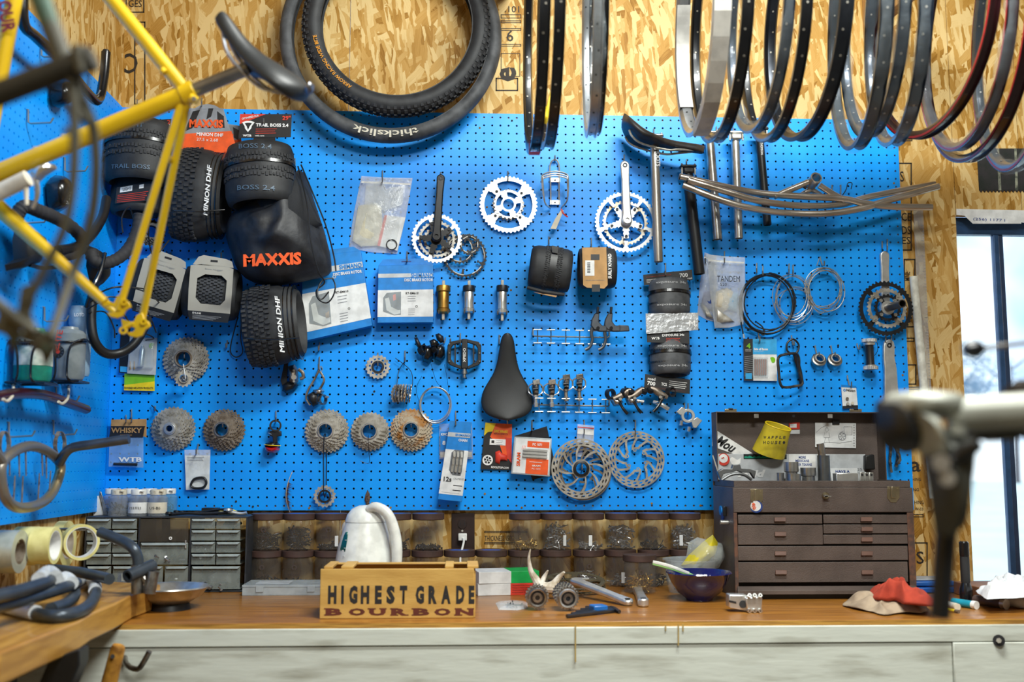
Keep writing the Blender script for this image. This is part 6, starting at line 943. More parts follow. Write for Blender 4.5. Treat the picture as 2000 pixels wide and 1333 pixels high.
for pts, r, m, nm, lb in ((((330, 1006), (365, 1003), (400, 1004), (455, 1001)), .004, DKM, 'spanner', 'long black spanner lying on top of the cabinet'), (((345, 1003), (352, 1000), (362, 1003), (385, 1002), (430, 996), (455, 995)), .0035, BLKG, 'snips', 'black snips on top of the cabinet'), (((446, 1000), (470, 1004), (482, 1002)), .005, ALU, 'bit_driver', 'silver bit driver at the right end of the cabinet top')):
    Yq = Yc+.03 if nm != 'snips' else Yc+.055; p_ = [V((W(a, b, Yq).x, Yq, max(z1+r, W(a, b, Yq).z))) for a, b in pts]; t = root(nm, lb, 'tool', p_[0]); part(t, 'shank', MB().tube(crv(p_), r, 8), m); part(t, 'head', MB().lathe([(r*1.2, -.003), (r*2.6, -.003), (r*2.6, .003), (r*1.2, .003)], p_[0]+V((0, 0, .004)), (0, .2, 1), 18, closed=True), m)
one('yellow_clamp', 'small yellow and black clamp at the right end of the cabinet top', 'clamp', MB().pillow(None, 0, V((0, -.02, 0)), 4, base=[V((W(a, 1005, Yc+.07).x, Yc+.08, z1+.001+c)) for a, b, c in ((425, 1, 0), (460, 1, 0), (462, 1, .010), (450, 1, .018), (438, 1, .010), (424, 1, .012))]), YEL); one('black_block', 'small black box on top of the cabinet behind the spanner', 'box', MB().bb((W(393, 1005, Yc+.09).x, Yc+.09, z1+.0003), (W(425, 1005, Yc+.09).x, Yc+.12, z1+.02)), BLKM, bevel=.001)
# organiser
def bb3(t, nm, x0, x1, y0, y1, z0, z1, m, **k): return part(t, nm, MB().bb((x0, y0, z0), (x1, y1, z1)), m, **k)
Yo = WZ(560, 1164, BZ).y; X0 = W(473, 1160, Yo).x; X1 = W(640, 1160, Yo).x; H = W(560, 1143, Yo).z-BZ; t = root('organiser_box', 'flat clear plastic organiser left of the crate, holding small fittings', 'box', V(((X0+X1)/2, Yo, BZ))); OC = mat('organiser_plastic', 'cfd8dc', .2, alpha=.5)
bb3(t, 'tray_floor', X0, X1, Yo, Yo+.12, BZ+.0003, BZ+.002, OC); bb3(t, 'front_wall', X0, X1, Yo, Yo+.0015, BZ+.0022, BZ+H*.75, OC); bb3(t, 'back_wall', X0, X1, Yo+.1185, Yo+.12, BZ+.0022, BZ+H*.75, OC); bb3(t, 'lid', X0-.001, X1+.001, Yo-.001, Yo+.121, BZ+H*.76, BZ+H, OC, bevel=.001)
for f in (0, .29, .5, .69, .995): bb3(t, 'divider', X0+(X1-X0)*f, X0+(X1-X0)*f+.0012, Yo+.0017, Yo+.118, BZ+.0022, BZ+H*.74, OC)
for f in (.16, .76): bb3(t, 'latch', X0+(X1-X0)*f, X0+(X1-X0)*f+.02, Yo-.0035, Yo-.0012, BZ+H*.35, BZ+H*.92, OC, bevel=.0006)
bb3(t, 'paper_insert', X0+.03, X0+.12, Yo+.02, Yo+.09, BZ+H+.0001, BZ+H+.0006, SILV)
for f in (.08, .4, .6, .85): part(t, 'fittings', fill(V((X0+(X1-X0)*f, Yo+.02, BZ+.003)), .018, .01, BOLT_G, 14, int(f*99), .008, .003), BOLT_G, kind='stuff', smooth=0)
# kettle
Yk = -.36; kx = W(713, 1100, Yk).x; O = V((kx, Yk, BZ+.0003)); t = root('electric_kettle', 'white electric kettle with green level window, behind the crate', 'kettle', O); KW = mat('kettle_plastic', 'eceee8', .28, coat=.3)
part(t, 'base', MB().lathe([(0, 0), (.082, 0), (.084, .01), (.084, .018), (0, .018)], O, (0, 0, 1), 48), KW); part(t, 'body', MB().lathe([(0, .02), (.080, .02), (.083, .035), (.081, .07), (.074, .12), (.064, .165), (.054, .198), (.053, .202)], O, (0, 0, 1), 56), KW)
part(t, 'lid', MB().lathe([(.0535, .203), (.053, .207), (.048, .222), (.036, .237), (.018, .245), (0, .246)], O, (0, 0, 1), 48), KW)
part(t, 'spout', MB().pillow(None, 0, V((-.012, -.002, .006)), 4, base=[O+V((-.044, -.016, .203)), O+V((-.044, .016, .203)), O+V((-.050, .012, .18)), O+V((-.054, 0, .168)), O+V((-.050, -.012, .18))]), KW)
part(t, 'handle', MB().tube(crv([O+V((.008, -.035, .236)), O+V((.030, -.045, .243)), O+V((.060, -.050, .225)), O+V((.079, -.052, .18)), O+V((.086, -.055, .13)), O+V((.082, -.052, .075)), O+V((.070, -.045, .035))], 6), [.009, .013, .014, .014, .014, .013, .011], 16, flat=.85), KW)
for k in range(12): z = .055+k*.011; rr = .078-(z-.05)*.16; part(t, 'grip_rib', MB().box(O+V((rr*.62, -rr*.80, z)), (.018, .003, .0035), Matrix.Rotation(.66, 3, 'Z')), KW, bevel=.001)
gw = MB(); ps = []
for k in range(20): A = 2*math.pi*k/20; ps.append((math.cos(A)*.013, .128+.052*math.sin(A)))
vs = []
for q, z in ps: r_ = (.083 if z < .05 else .083-(z-.05)*.16)+.0015; a = R(-140)+q/.075-(z-.13)*(-1.5); vs.append(O+V((math.cos(a)*r_, math.sin(a)*r_, z)))
part(t, 'level_window', gw.prism(vs, (.004, .004, 0)), mat('green_window', '0d5a50', .15, coat=.5)); part(t, 'lid_button', MB().lathe([(0, .002), (.008, .002), (.010, 0), (.010, -.003)], O+V((-.014, -.040, .225)), V((-.2, -.8, .55)), 20), WHITE)
for k in range(4): a = R(-131); r_ = .0745-k*.003; part(t, 'level_mark', MB().box(O+V((math.cos(a)*r_, math.sin(a)*r_, .100+k*.02))+V((-.002, -.004, 0)), (.006, .001, .0012), Matrix.Rotation(-.7, 3, 'Z')), WHTP)
# crate
Yf = WZ(775, 1209, BZ).y; CW = mat('stained_pine_crate', 'c29a50', .6, c2='a87d36', vs=7, stretch=(1, 1, 5), bump=.2, bs=60, th=(.4, .75)); x0, x1 = W(625, 1160, Yf).x, W(929, 1160, Yf).x; H = W(775, 1112, Yf).z-BZ; D = .13
t = root('bourbon_crate', 'small pine crate stencilled HIGHEST GRADE BOURBON at the front of the bench', 'crate', V(((x0+x1)/2, Yf, BZ)))
bb3(t, 'front_board', x0, x1-.004, Yf, Yf+.009, BZ+.0003, BZ+H, CW, bevel=.0012); bb3(t, 'back_board', x0, x1, Yf+D-.009, Yf+D, BZ+.0003, BZ+H-.002, CW, bevel=.0012); bb3(t, 'bottom_board', x0+.009, x1-.009, Yf+.0092, Yf+D-.0092, BZ+.001, BZ+.008, CW)
for x in (x0+.0002, x1-.0092): bb3(t, 'end_board', x, x+.009, Yf+.0092, Yf+D-.0092, BZ+.0003, BZ+H-.006, CW, bevel=.001)
for f, w in ((.02, .02), (.13, .028), (.80, .02), (.945, .026)): bb3(t, 'top_slat', x0+(x1-x0)*f, x0+(x1-x0)*f+w, Yf+.004, Yf+D-.004, BZ+H+.0002, BZ+H+.006, CW, bevel=.001)
bb3(t, 'rear_slat', x0+.01, x1-.01, Yf+D-.03, Yf+D-.008, BZ+H-.0018+.0022, BZ+H+.004, CW, bevel=.001)
IK = mat('crate_ink_black', '1d1b1c', .7); IKR = mat('crate_ink_brown', '5c2413', .7); s = S(Yf)
gx = 0
for ch, x0_, w in (('H', 649, 16), ('I', 669, 5), ('G', 690, 16), ('H', 713, 16), ('E', 739, 13), ('S', 763, 16), ('T', 788, 14), ('G', 820, 16), ('R', 845, 16), ('A', 871, 18), ('D', 899, 16), ('E', 921, 11)): tpx(t, ch, x0_, 1162.5, Yf, 34, IK, w, bold=.06, ext=.0004)
BS = t
for ch, x0_ in (('B', 652), ('O', 697), ('U', 737), ('R', 780), ('B', 823), ('O', 864), ('N', 907)):
    tpx(t, ch, x0_, 1196, Yf, 13.5, IKR, 31 if ch != 'N' else 34, bold=.055, ext=.0004)
    for dx, w_s, yy in {'B': ((-10, 9, 1189.9), (-10, 9, 1202.1)), 'U': ((-11, 8, 1189.9), (11, 7, 1189.9)), 'R': ((-10, 8, 1189.9), (-10, 8, 1202.1), (12, 6, 1202.1)), 'N': ((-12, 7, 1189.9), (-12, 8, 1202.1), (12, 7, 1189.9))}.get(ch, ()): part(BS, 'serif', MB().px([(x0_+dx-w_s, yy-1.2), (x0_+dx+w_s, yy-1.2), (x0_+dx+w_s, yy+1.2), (x0_+dx-w_s, yy+1.2)], Yf-.0005, .0004), IKR)
# green / red boxes
Yb = WZ(980, 1164, BZ).y; 
def cart(lab, z, h, col, rz, txt=None, xo=0):
    A = V((W(980, 1164, Yb).x+xo, Yb+.05, z)); t = root('carton', lab, 'carton', A); M3 = Matrix.Rotation(R(rz), 3, 'Z'); w, d = .145, .10; part(t, 'white_half', MB().box(A+M3 @ V((-.018, 0, h/2)), (.108, d, h), M3), PAPER, bevel=.0008); part(t, 'colour_half', MB().box(A+M3 @ V((.056, 0, h/2)), (.078, d+.0006, h+.0006), M3), col, bevel=.0008)
    if txt:
        for j in range(4): text(t, txt[j], A+M3 @ V((.022, -d/2-.0006, h*(.82-.2*j))), h*.11, BLKP, width=.052, fr=(M3 @ V((1, 0, 0)), V((0, 0, 1)), M3 @ V((0, -1, 0))), align='LEFT')
    return t
cart('lower white and red carton with small black print, right of the crate', BZ+.0004, .031, REDP, 8, ('Auf geschmierten Schlauch', 'Tenga a mano, pincho', 'Acquistare la pompa', 'Requested le pneu')); cart('upper white and green carton stacked on the red one', BZ+.0322, .031, GREEN, 10)
# antler
AN = mat('antler_bone', 'e6dfd2', .5, c2='b9aa92', vs=40, bump=.3, bs=150); Ya = -.33; t = root('antler', 'pale antler with one tall curved tine standing behind the hub bodies', 'antler', W(1062, 1150, Ya))
def at(pts, r): part(t, 'tine', MB().tube(crv([W(a, b, Ya+c) for a, b, c in pts], 6), r, 10), AN)
at([(1036, 1073, 0), (1033, 1092, 0), (1037, 1116, 0), (1048, 1135, 0), (1058, 1152, -.02)], [.0015, .004, .007, .011, .013]); at([(1070, 1115, -.01), (1063, 1128, 0), (1055, 1145, -.01)], [.002, .006, .009]); at([(1102, 1118, -.02), (1092, 1128, -.01), (1080, 1142, -.01), (1062, 1150, -.01)], [.003, .007, .010, .012]); at([(1110, 1152, -.03), (1090, 1150, -.02), (1062, 1148, -.01)], [.008, .013, .014])
# chainrings lying, crank arms
c = WZ(1122, 1158, BZ); fl = (V((1, 0, 0)), V((0, .98, .17)).normalized(), V((0, -.17, .98)).normalized())
t = root('chainring', 'grey chainring lying on the bench behind the hub bodies', 'chainring', c); part(t, 'toothed_ring', chainring(MB(), c+V((0, .01, .030)), fl, .088, .04, 5, .010, 10, th=.003, bw=.010), mat('olive_ring', '9b947c', .4, .8)); part(t, 'inner_ring', chainring(MB(), c+V((.012, .0, .018)), fl, .075, .04, 5, .008, 40, th=.003, bw=.007), mat('olive_ring2', '8f8870', .4, .8))
one('pedal_spindle', 'silver spindle resting across the bench chainring', 'spindle', MB().lathe([(.006, 0), (.008, .01), (.006, .03), (.004, .05)], c+V((-.01, -.02, .035)), V((1, .2, .05)), 16), STEEL)
a, b = WZ(1127, 1168, BZ), WZ(1226, 1184, BZ); t = root('crank_arm', 'long silver crank arm propped on the chainring, pointing right', 'crank arm', b); fu = (V((1, 0, 0)), V((0, 1, 0)), V((0, 0, 1))); part(t, 'arm', crank_arm(MB(), b+V((0, 0, .010)), a+V((0, .02, .040)), .014, .017, .014, frame(0, -75)), ALU, bevel=.004); part(t, 'pedal_hole', MB().lathe([(.002, 0), (.007, 0), (.007, .001), (.002, .001)], b+V((0, 0, .0175)), (0, 0, 1), 16), DKM)
a, b = WZ(1253, 1167, BZ), WZ(1258, 1187, BZ); t = root('crank_arm', 'short silver crank arm pointing at the bench edge, right of the hex keys', 'crank arm', b); part(t, 'arm', crank_arm(MB(), b+V((0, .012, .0105)), a+V((0, .06, .0105)), .014, .013, .020, fu), ALU, bevel=.004); part(t, 'pedal_hole', MB().lathe([(.002, 0), (.0075, 0), (.0075, .0008), (.002, .0008)], b+V((0, .012, .0206)), (0, 0, 1), 16), DKM)
# hub / freehub bodies
for x, y, ln, lb in ((1050, 1194, .05, 'left toothed steel hub body with dark bore facing out'), (1110, 1196, .075, 'right longer toothed steel hub body with bright rim around the bore')):
    b = WZ(x, y, BZ); r = .027; ax = V((-.10 if ln > .06 else 0, 1, .12 if ln > .06 else .05)).normalized(); O = b+V((0, 0, r+.004)); t = root('hub_body', lb, 'hub', b); side = ax.cross(V((0, 0, 1))).normalized(); ff = (side, side.cross(ax), -ax)
    part(t, 'bore', MB().cyl(O+ax*.002, O+ax*.004, .0185, n=28), BLKG); part(t, 'front_rim', MB().lathe([(.0175, 0), (.0215, -.001), (.0235, .004), (.0195, .006)], O, ax, 32, closed=True), STEEL if ln > .06 else DSTEEL); 
    for k in range(3 if ln < .06 else 5): part(t, 'toothed_ring', MB().polar(O+ax*(.008+k*.012), ff, [.017, .024, r+.002], 88, None, .004, 22, .004), GREYM if k % 2 else DSTEEL); 
    part(t, 'core', MB().cyl(O+ax*.006, O+ax*ln, .022, n=28), DSTEEL)
    part(t, 'bearing', MB().lathe([(.006, 0), (.012, 0), (.012, .002), (.006, .002)], O+ax*.0005, ax, 20, closed=True), DSTEEL)
c = WZ(1002, 1190, BZ); one('parts_baggie', 'small clear baggie of black pins lying left of the hub bodies', 'bag', MB().pillow(None, 0, V((0, 0, .010)), 5, .003, 150, base=[WZ(a, b, BZ+.0005) for a, b in ((968, 1179), (1000, 1177), (1030, 1178), (1031, 1189), (1010, 1193), (974, 1192))]), CLEARB)
c = WZ(1003, 1188, BZ); one('black_pins', 'black pins inside the small clear baggie', 'pins', fill(c+V((0, .01, .001)), .026, .006, BLKM, 26, 5, .014, .0014), BLKM, kind='stuff', smooth=0)
# hex keys
t = root('hex_key_set', 'blue-holder hex key set lying near the bench edge', 'hex keys', WZ(1160, 1205, BZ)); HK = mat('dark_tool_steel', '5d6066', .3, .9)
for i in range(5):
    y = 1209-i*5; a = WZ(1107+i*9, y, BZ); b = WZ(1200-i*2, 1198-i*2.2, BZ); r = .0045-.0005*i; z = V((0, 0, r+.001)); part(t, 'hex_key', MB().tube([a+z, a.lerp(b, .96)+z, b+z+V((.004, .004, 0)), b+z+V((.010, -.016, .0))], r, 6), HK, smooth=0)
m0 = (WZ(1160, 1201, BZ)+WZ(1178, 1194, BZ))/2; part(t, 'blue_holder', MB().box(m0+V((0, .004, .009)), (.036, .036, .018), Matrix.Rotation(.25, 3, 'Z')), mat('blue_holder_plastic', '1766b4', .35), bevel=.003)
# stem
Ys = WZ(1455, 1198, BZ).y; t = root('handlebar_stem', 'machined silver stem clamp with six bolts, left of the rags', 'stem', WZ(1457, 1198, BZ)); A, B = W(1424, 1197, Ys), W(1489, 1160, Ys)
part(t, 'face_plate', MB().prism([W(a, b, Ys) for a, b in ((1456, 1168), (1489, 1166), (1489, 1196), (1460, 1198))], (0, .03, 0)), ALU, bevel=.003); part(t, 'body', MB().prism([W(a, b, Ys+.012) for a, b in ((1424, 1162), (1460, 1163), (1460, 1195), (1424, 1188))], (0, .034, 0)), ALU, bevel=.003); part(t, 'split', MB().px([(1424, 1173), (1438, 1176), (1438, 1180), (1424, 1177)], Ys+.011, .002), BLKP); part(t, 'bore', MB().cyl(W(1451, 1181, Ys+.011), W(1451, 1181, Ys+.0095), .009, n=20), BLKP)
for x in (1463, 1473, 1484):
    for y in (1165, 1193): part(t, 'bolt', MB().lathe([(.002, 0), (.002, .006), (.005, .006), (.005, -.004)], W(x, y, Ys-.001), V((0, -1, .5 if y < 1180 else -.1)), 12), STEEL)
# bowl, spoon, tub
c = WZ(1371, 1176, BZ)+V((0, .03, 0)); t = root('blue_bowl', 'glossy cobalt blue bowl with a spoon across it', 'bowl', c); part(t, 'bowl_wall', MB().lathe([(0, .001), (.034, .001), (.036, .006), (.055, .02), (.072, .045), (.083, .070), (.086, .071), (.084, .074), (.079, .070), (.066, .043), (.048, .02), (.03, .010), (0, .008)], c, (0, 0, 1), 56), mat('cobalt_glaze', '151d5c', .08, coat=.8), smooth=60)
p_ = [c+V((-.125, -.02, .098)), c+V((-.085, -.02, .088)), c+V((-.03, -.015, .068)), c+V((.0, -.01, .052))]; t = root('spoon', 'green and white plastic spoon resting on the blue bowl', 'spoon', c+V((-.06, 0, .07))); part(t, 'handle', MB().tube(crv(p_), [.0055, .006, .005, .004], 10, flat=.5), mat('mint_plastic', '9ed98a', .4)); part(t, 'white_top', MB().tube(crv([q+V((0, -.002, .003)) for q in p_[:3]]), [.004, .0045, .0035], 8, flat=.5), WHITE)
c2 = c+V((.015, .165, 0)); t = root('plastic_tub', 'clear round tub holding bagged yellow stuff behind the blue bowl', 'tub', c2); part(t, 'tub_wall', MB().lathe([(0, .001), (.06, .001), (.068, .03), (.072, .085), (.078, .088), (.078, .091), (.069, .088), (.064, .03), (0, .004)], c2, (0, 0, 1), 44), CLEAR)
part(t, 'tub_contents', fill(c2, .055, .03, BOLT_S, 50, 3), BOLT_S, kind='stuff', smooth=0)
Yt = c2.y-.02; one('yellow_pouch', 'crumpled yellow pouch in clear film standing in the tub', 'pouch', MB().pillow([(1330, 1105), (1345, 1085), (1372, 1060), (1392, 1045), (1402, 1060), (1398, 1080), (1380, 1096), (1362, 1112), (1340, 1116)], Yt, .05, 6, .008, 45), mat('yellow_pouch', 'e2cf2c', .4, bump=.6, bs=50), smooth=60); one('clear_pouch', 'crumpled clear film around the yellow pouch', 'bag', MB().pillow([(1345, 1060), (1362, 1050), (1410, 1062), (1415, 1085), (1400, 1108), (1375, 1120), (1335, 1116), (1340, 1090)], Yt+.02, .085, 7, .010, 45), mat('pouch_film', 'dfe6e2', .15, alpha=.3, bump=.8, bs=70), smooth=60)
# ---------------------------------------------------------------- machinist chest
TBX = mat('brown_wrinkle_paint', '5e524c', .5, c2='4c423d', vs=12, bump=.5, bs=350, th=(.4, .7)); TBD = mat('dark_wrinkle_paint', '4a403c', .55, bump=.5, bs=350); RST = mat('rusty_edge', '6d4a38', .7, c2='4a3a34', vs=60); HND = mat('brown_pull', '68483a', .45)
Yt = WZ(1600, 1169, BZ).y; X0 = W(1434, 1060, Yt).x; X1 = W(1787, 1060, Yt).x; Zt = W(1600, 953, Yt).z; Yb = Yt+.222; t = root('tool_chest', 'brown machinist tool chest with open lid and rows of drawers', 'tool chest', V(((X0+X1)/2, Yt, BZ))); e = .0003
q = lambda x, y, d=0: W(x, y, Yt+d)
bb3(t, 'left_side', X0, X0+.004, Yt+.004, Yb, BZ+e, Zt, TBX, bevel=.001); bb3(t, 'right_side', X1-.004, X1, Yt+.004, Yb, BZ+e, Zt, TBX, bevel=.001); bb3(t, 'back_panel', X0+.0042, X1-.0042, Yb-.004, Yb, BZ+e, Zt, TBD); bb3(t, 'tray_floor', X0+.0042, X1-.0042, Yt+.0042, Yb-.0042, Zt-.03, Zt-.026, TBD)
bb3(t, 'front_stile', X0, q(1441, 1060).x, Yt, Yt+.0038, BZ+e, q(1600, 1002).z, RST, bevel=.001); bb3(t, 'front_stile', q(1774, 1060).x, X1, Yt, Yt+.0038, BZ+e, q(1600, 1002).z, RST, bevel=.001); bb3(t, 'front_panel', X0, X1, Yt-.001, Yt+.0038, q(1600, 1001.5).z, Zt, TBX, bevel=.002); part(t, 'inner_frame', MB().bb((X0+.0042, Yt+.03, BZ+.012), (X1-.0042, Yt+.032, q(1600, 1003).z)), BLKP)
zr = Zt; rim_ = MB()
for a in (((X0+.004, Yt+.004, zr+e), (X1-.004, Yt+.008, zr+.018)), ((X0+.004, Yt+.0082, zr+e), (X0+.008, Yb-.004, zr+.018)), ((X1-.008, Yt+.0082, zr+e), (X1-.004, Yb-.004, zr+.018))): part(t, 'tray_rim', MB().bb(*a), TBX, bevel=.001)
for (a, b, c, d, hs) in ((1442, 1606, 1006, 1024, (1524,)), (1609, 1772, 1006, 1023, (1693,)), (1442, 1607, 1026, 1065, (1525,)), (1609, 1773, 1025, 1043, (1694,)), (1609, 1773, 1045, 1063.5, (1694,)), (1442, 1773, 1067, 1096, (1525, 1694)), (1442, 1773, 1098, 1139, (1526, 1695))):
    A, B = q(a, d), q(b, c); dw = part(t, 'drawer', MB().bb((A.x, Yt+.001, A.z), (B.x, Yt+.006, B.z)), TBX, bevel=.0012); part(dw, 'drawer_box', MB().bb((A.x+.004, Yt+.0062, A.z+.001), (B.x-.004, Yt+.029, B.z-.003)), TBD)
    for hx in hs: hy = (c+d)/2-(0 if d-c < 25 else 2 if d-c > 35 and len(hs) < 2 else 0); part(dw, 'pull', MB().prism([q(hx-11, hy-4.0, -.002), q(hx+11, hy-4.0, -.002), q(hx+11, hy+4.2, -.007), q(hx-11, hy+4.2, -.007)], (0, .007, 0)), HND, bevel=.0008)
A, B = q(1436, 1162, -.03), q(1787, 1146, -.03); part(t, 'front_flap', MB().prism([V((X0+.006, Yt-.001, BZ+.032)), V((X1-.006, Yt-.001, BZ+.032)), V((X1-.002, Yt-.03, BZ+.024)), V((X0-.002, Yt-.03, BZ+.024))], (0, 0, -.003)), TBX, bevel=.001); part(t, 'flap_lip', MB().bb((X0-.002, Yt-.0315, BZ+.014), (X1-.002, Yt-.0302, BZ+.024)), TBX, bevel=.0005); bb3(t, 'base_rail', X0+.004, X1-.004, Yt-.012, Yt-.0012, BZ+e, BZ+.018, BLKM)
for x, y in ((1478, 974), (1745, 969)):
    part(t, 'latch_plate', MB().px([(x-12, y-18), (x+12, y-18), (x+12, y+4), (x+5, y+13), (x-5, y+13), (x-12, y+4)], Yt-.003, .0018), mat('nickel', 'b9ab8c', .3, .9) if 'nickel' not in bpy.data.materials else bpy.data.materials['nickel'], bevel=.0004); part(t, 'latch_tongue', MB().px([(x-3.5, y-18), (x+4, y-18), (x+5, y+4), (x-4.5, y+4)], Yt-.007, .0038), bpy.data.materials['nickel'], bevel=.001)
    for dx in (-8, 8): part(t, 'rivet', MB().cyl(q(x+dx, y-14, -.0031), q(x+dx, y-14, -.0045), .002, n=10), bpy.data.materials['nickel'])
part(t, 'lock', MB().lathe([(.003, .006), (.008, .006), (.010, .003), (.010, 0)], q(1612, 969, -.001), FR[2], 24), bpy.data.materials['nickel']); part(t, 'key', MB().bb(q(1611, 971, -.022), q(1613.5, 967, -.008)), STEEL); part(t, 'key_tab', MB().bb(q(1610, 971, -.022), q(1623, 969, -.0205)), STEEL)
b_ = part(t, 'round_badge', MB().cyl(q(1477, 990, -.0012), q(1477, 990, -.0045), .0165, n=32), NAVY); part(b_, 'badge_face', MB().cyl(q(1476, 989, -.0046), q(1476, 989, -.0052), .0135, n=32), PAPER); part(b_, 'badge_print', MB().polar(q(1476, 989, -.0056), FR, [.002, .005, .008, .011], 20, lambda b, k: (k*7+b*3) % 5 < 3 and k % 20 > 5, .0003), ORANGE)
for x, y, m in ((1398, 1002, SHB), (1403, 1015, NAVY)): bx = part(t, 'side_badge', MB().cyl(V((X0-.0004, Yt+.13-(x-1398)*.004, q(1600, y).z)), V((X0-.004, Yt+.13-(x-1398)*.004, q(1600, y).z)), .013, n=24), m)
part(t, 'side_socket', MB().lathe([(.003, 0), (.006, 0), (.006, .022), (.003, .022)], V((X0-.0004, Yt+.055, q(1600, 1023).z)), V((-1, 0, 0)), 16, closed=True), STEEL); part(t, 'side_latch', MB().bb((X0-.01, Yt+.07, q(1600, 1012).z), (X0-.0004, Yt+.08, q(1600, 992).z)), BLKM, bevel=.002)
# lid
Yl = Yb+.0005; L0 = X0; L1 = X1; z0 = Zt+.0004; z1 = W(1540, 805, Yb-.05).z; ld = part(t, 'lid', MB().bb((L0, Yl-.002, z0), (L1, Yl+.002, z1)), TBX, bevel=.001); 
for a in (((L0, Yl-.056, z1-.003), (L1, Yl-.0022, z1)), ((L0, Yl-.056, z0+.012), (L0+.003, Yl-.0022, z1-.0032)), ((L1-.003, Yl-.056, z0+.012), (L1, Yl-.0022, z1-.0032))): part(ld, 'lid_wall', MB().bb(*a), TBX, bevel=.001)
ql = lambda x, y, d=0: W(x, y, Yl-.003+d)
for x in (1477, 1621): part(ld, 'lid_catch', MB().bb(W(x-4, 817, Yl-.05), W(x+4, 809, Yl-.046)), STEEL, bevel=.0005)
part(ld, 'lid_lock', MB().cyl(W(1550, 813, Yl-.05), W(1550, 813, Yl-.04), .004, n=12), DKM)
for x in (1427, 1671): part(ld, 'hasp', MB().bb(W(x-11, 805, Yl-.055)+V((0, 0, .0)), W(x+11, 801, Yl-.05)+V((0, 0, .002))), bpy.data.materials['nickel'], bevel=.001); part(ld, 'hasp_knuckle', MB().cyl(W(x-4, 800, Yl-.052), W(x+4, 800, Yl-.052), .004, n=12), DKM)
part(ld, 'lid_stay', MB().tube([W(1392, 890, Yl-.05), W(1407, 937, Yl-.08)], .0022, 8), GREYM); part(ld, 'red_label', MB().px([(1541, 827), (1562, 825), (1562, 839), (1541, 839)], Yl-.0035, .0005), REDP); part(ld, 'red_label_face', MB().px([(1543, 829), (1556, 828), (1556, 836), (1543, 836)], Yl-.004, .0004), WHTP); part(ld, 'white_label', MB().px([(1540, 841), (1562, 840), (1562, 848), (1540, 848)], Yl-.0035, .0005), PAPER)
mo = part(ld, 'sticker', MB().px([(1391, 856), (1396, 839), (1470, 886), (1440, 890), (1391, 872)], Yl-.0035, .0006), WHTP); tpx(mo, 'Mou', 1418, 868, Yl-.0042, 20, BLKP, 42, -30, bold=.03, shear=.4)
# contents of lid: separate things
k = Card('silver_plate', 'silver panel plastered with stickers standing inside the open lid', 'panel', [(1400, 887), (1690, 888), (1690, 940), (1402, 940)], Yl-.03, .003, SILV, bevel=.001); k.rect(.18, .01, .47, .19, mat('dark_green_sticker', '0e1c1b', .5), 'green_strip')
gp = [(.185+.27*i/24, .13-.05*abs(math.sin(i*1.3))-.03*(i % 3 == 0)) for i in range(25)]; k.rect(0, 0, 0, 0, mat('teal_print', '149a7c', .5), 'skyline_print', lay=2, pts=gp+[(.455, .16), (.185, .16)])
k.rect(.485, .01, .665, .55, WHTP, 'white_sticker'); k.text('MORE', .575, .12, 5, NAVY, 14, bold=.02); k.text('MEXICANS', .575, .25, 5, NAVY, 27, bold=.02); k.text('FEWER TEXANS', .575, .39, 5, NAVY, 38, bold=.02); k.text('Avid', .23, .72, 15, WHTP, 56, bold=.05, shear=.3)
b_ = part(k.t, 'round_sticker', MB().cyl(W(1413, 898, Yl-.0315), W(1413, 898, Yl-.033), .0175, n=30), REDP); part(b_, 'sticker_face', MB().cyl(W(1413, 896, Yl-.0332), W(1413, 896, Yl-.0336), .0125, n=24), WHTP); tpx(b_, '*', 1413, 897, Yl-.034, 8, REDP, 8, bold=.05)
part(k.t, 'wing_sticker', MB().px([(1425, 897), (1430, 893), (1440, 899), (1447, 895), (1446, 905), (1437, 911), (1428, 906)], Yl-.0308, .0005), WHTP)
k = Card('note_card', 'white card reading HAVE A propped among the tools in the chest', 'card', [(1622, 915), (1674, 915), (1674, 940), (1624, 940)], Yl-.05, .0008, PAPER); k.text('HAVE A', .45, .25, 5, NAVY, 28, bold=.02); k.text('25', 1.1, .1, 5, BLKP, 9)
k = Card('pencil_drawing', 'spiral notebook page with pencil drawing of a cart, clipped in the lid', 'drawing', [(1592, 826), (1672, 827), (1672, 876), (1592, 874)], Yl-.006, .0006, PAPER); GP = GREYP
def pl_(pts, r=.0004): part(k.t, 'pencil_line', MB().tube([W(a, b, Yl-.0068) for a, b in pts], r, 4), GREYP)
pl_([(1600, 868), (1615, 864), (1640, 866), (1664, 862)]); pl_([(1615, 835), (1611, 840), (1615, 845), (1619, 840), (1615, 835)]); pl_([(1611, 845), (1609, 855), (1621, 855), (1619, 845)]); pl_([(1612, 855), (1610, 866)]); pl_([(1618, 855), (1620, 866)]); pl_([(1648, 834), (1664, 834), (1664, 850), (1650, 850), (1648, 834)]); pl_([(1594, 845), (1604, 836), (1612, 832)]); pl_([(1640, 846), (1648, 842)])
part(k.t, 'wheel_drawing', MB().polar(W(1645, 853, Yl-.0068), FR, [.001, .010, .0115], 24, lambda b, q: b == 1 or q % 4 == 0, .0003), GREYP)
for i in range(9): part(k.t, 'punch_hole', MB().cyl(W(1668, 831+i*5, Yl-.0066), W(1668, 831+i*5, Yl-.0070), .0012, n=8), BLKP)
part(k.t, 'clip', MB().px([(1626, 820), (1640, 820), (1640, 830), (1626, 830)], Yl-.010, .003), BLKM, bevel=.001)
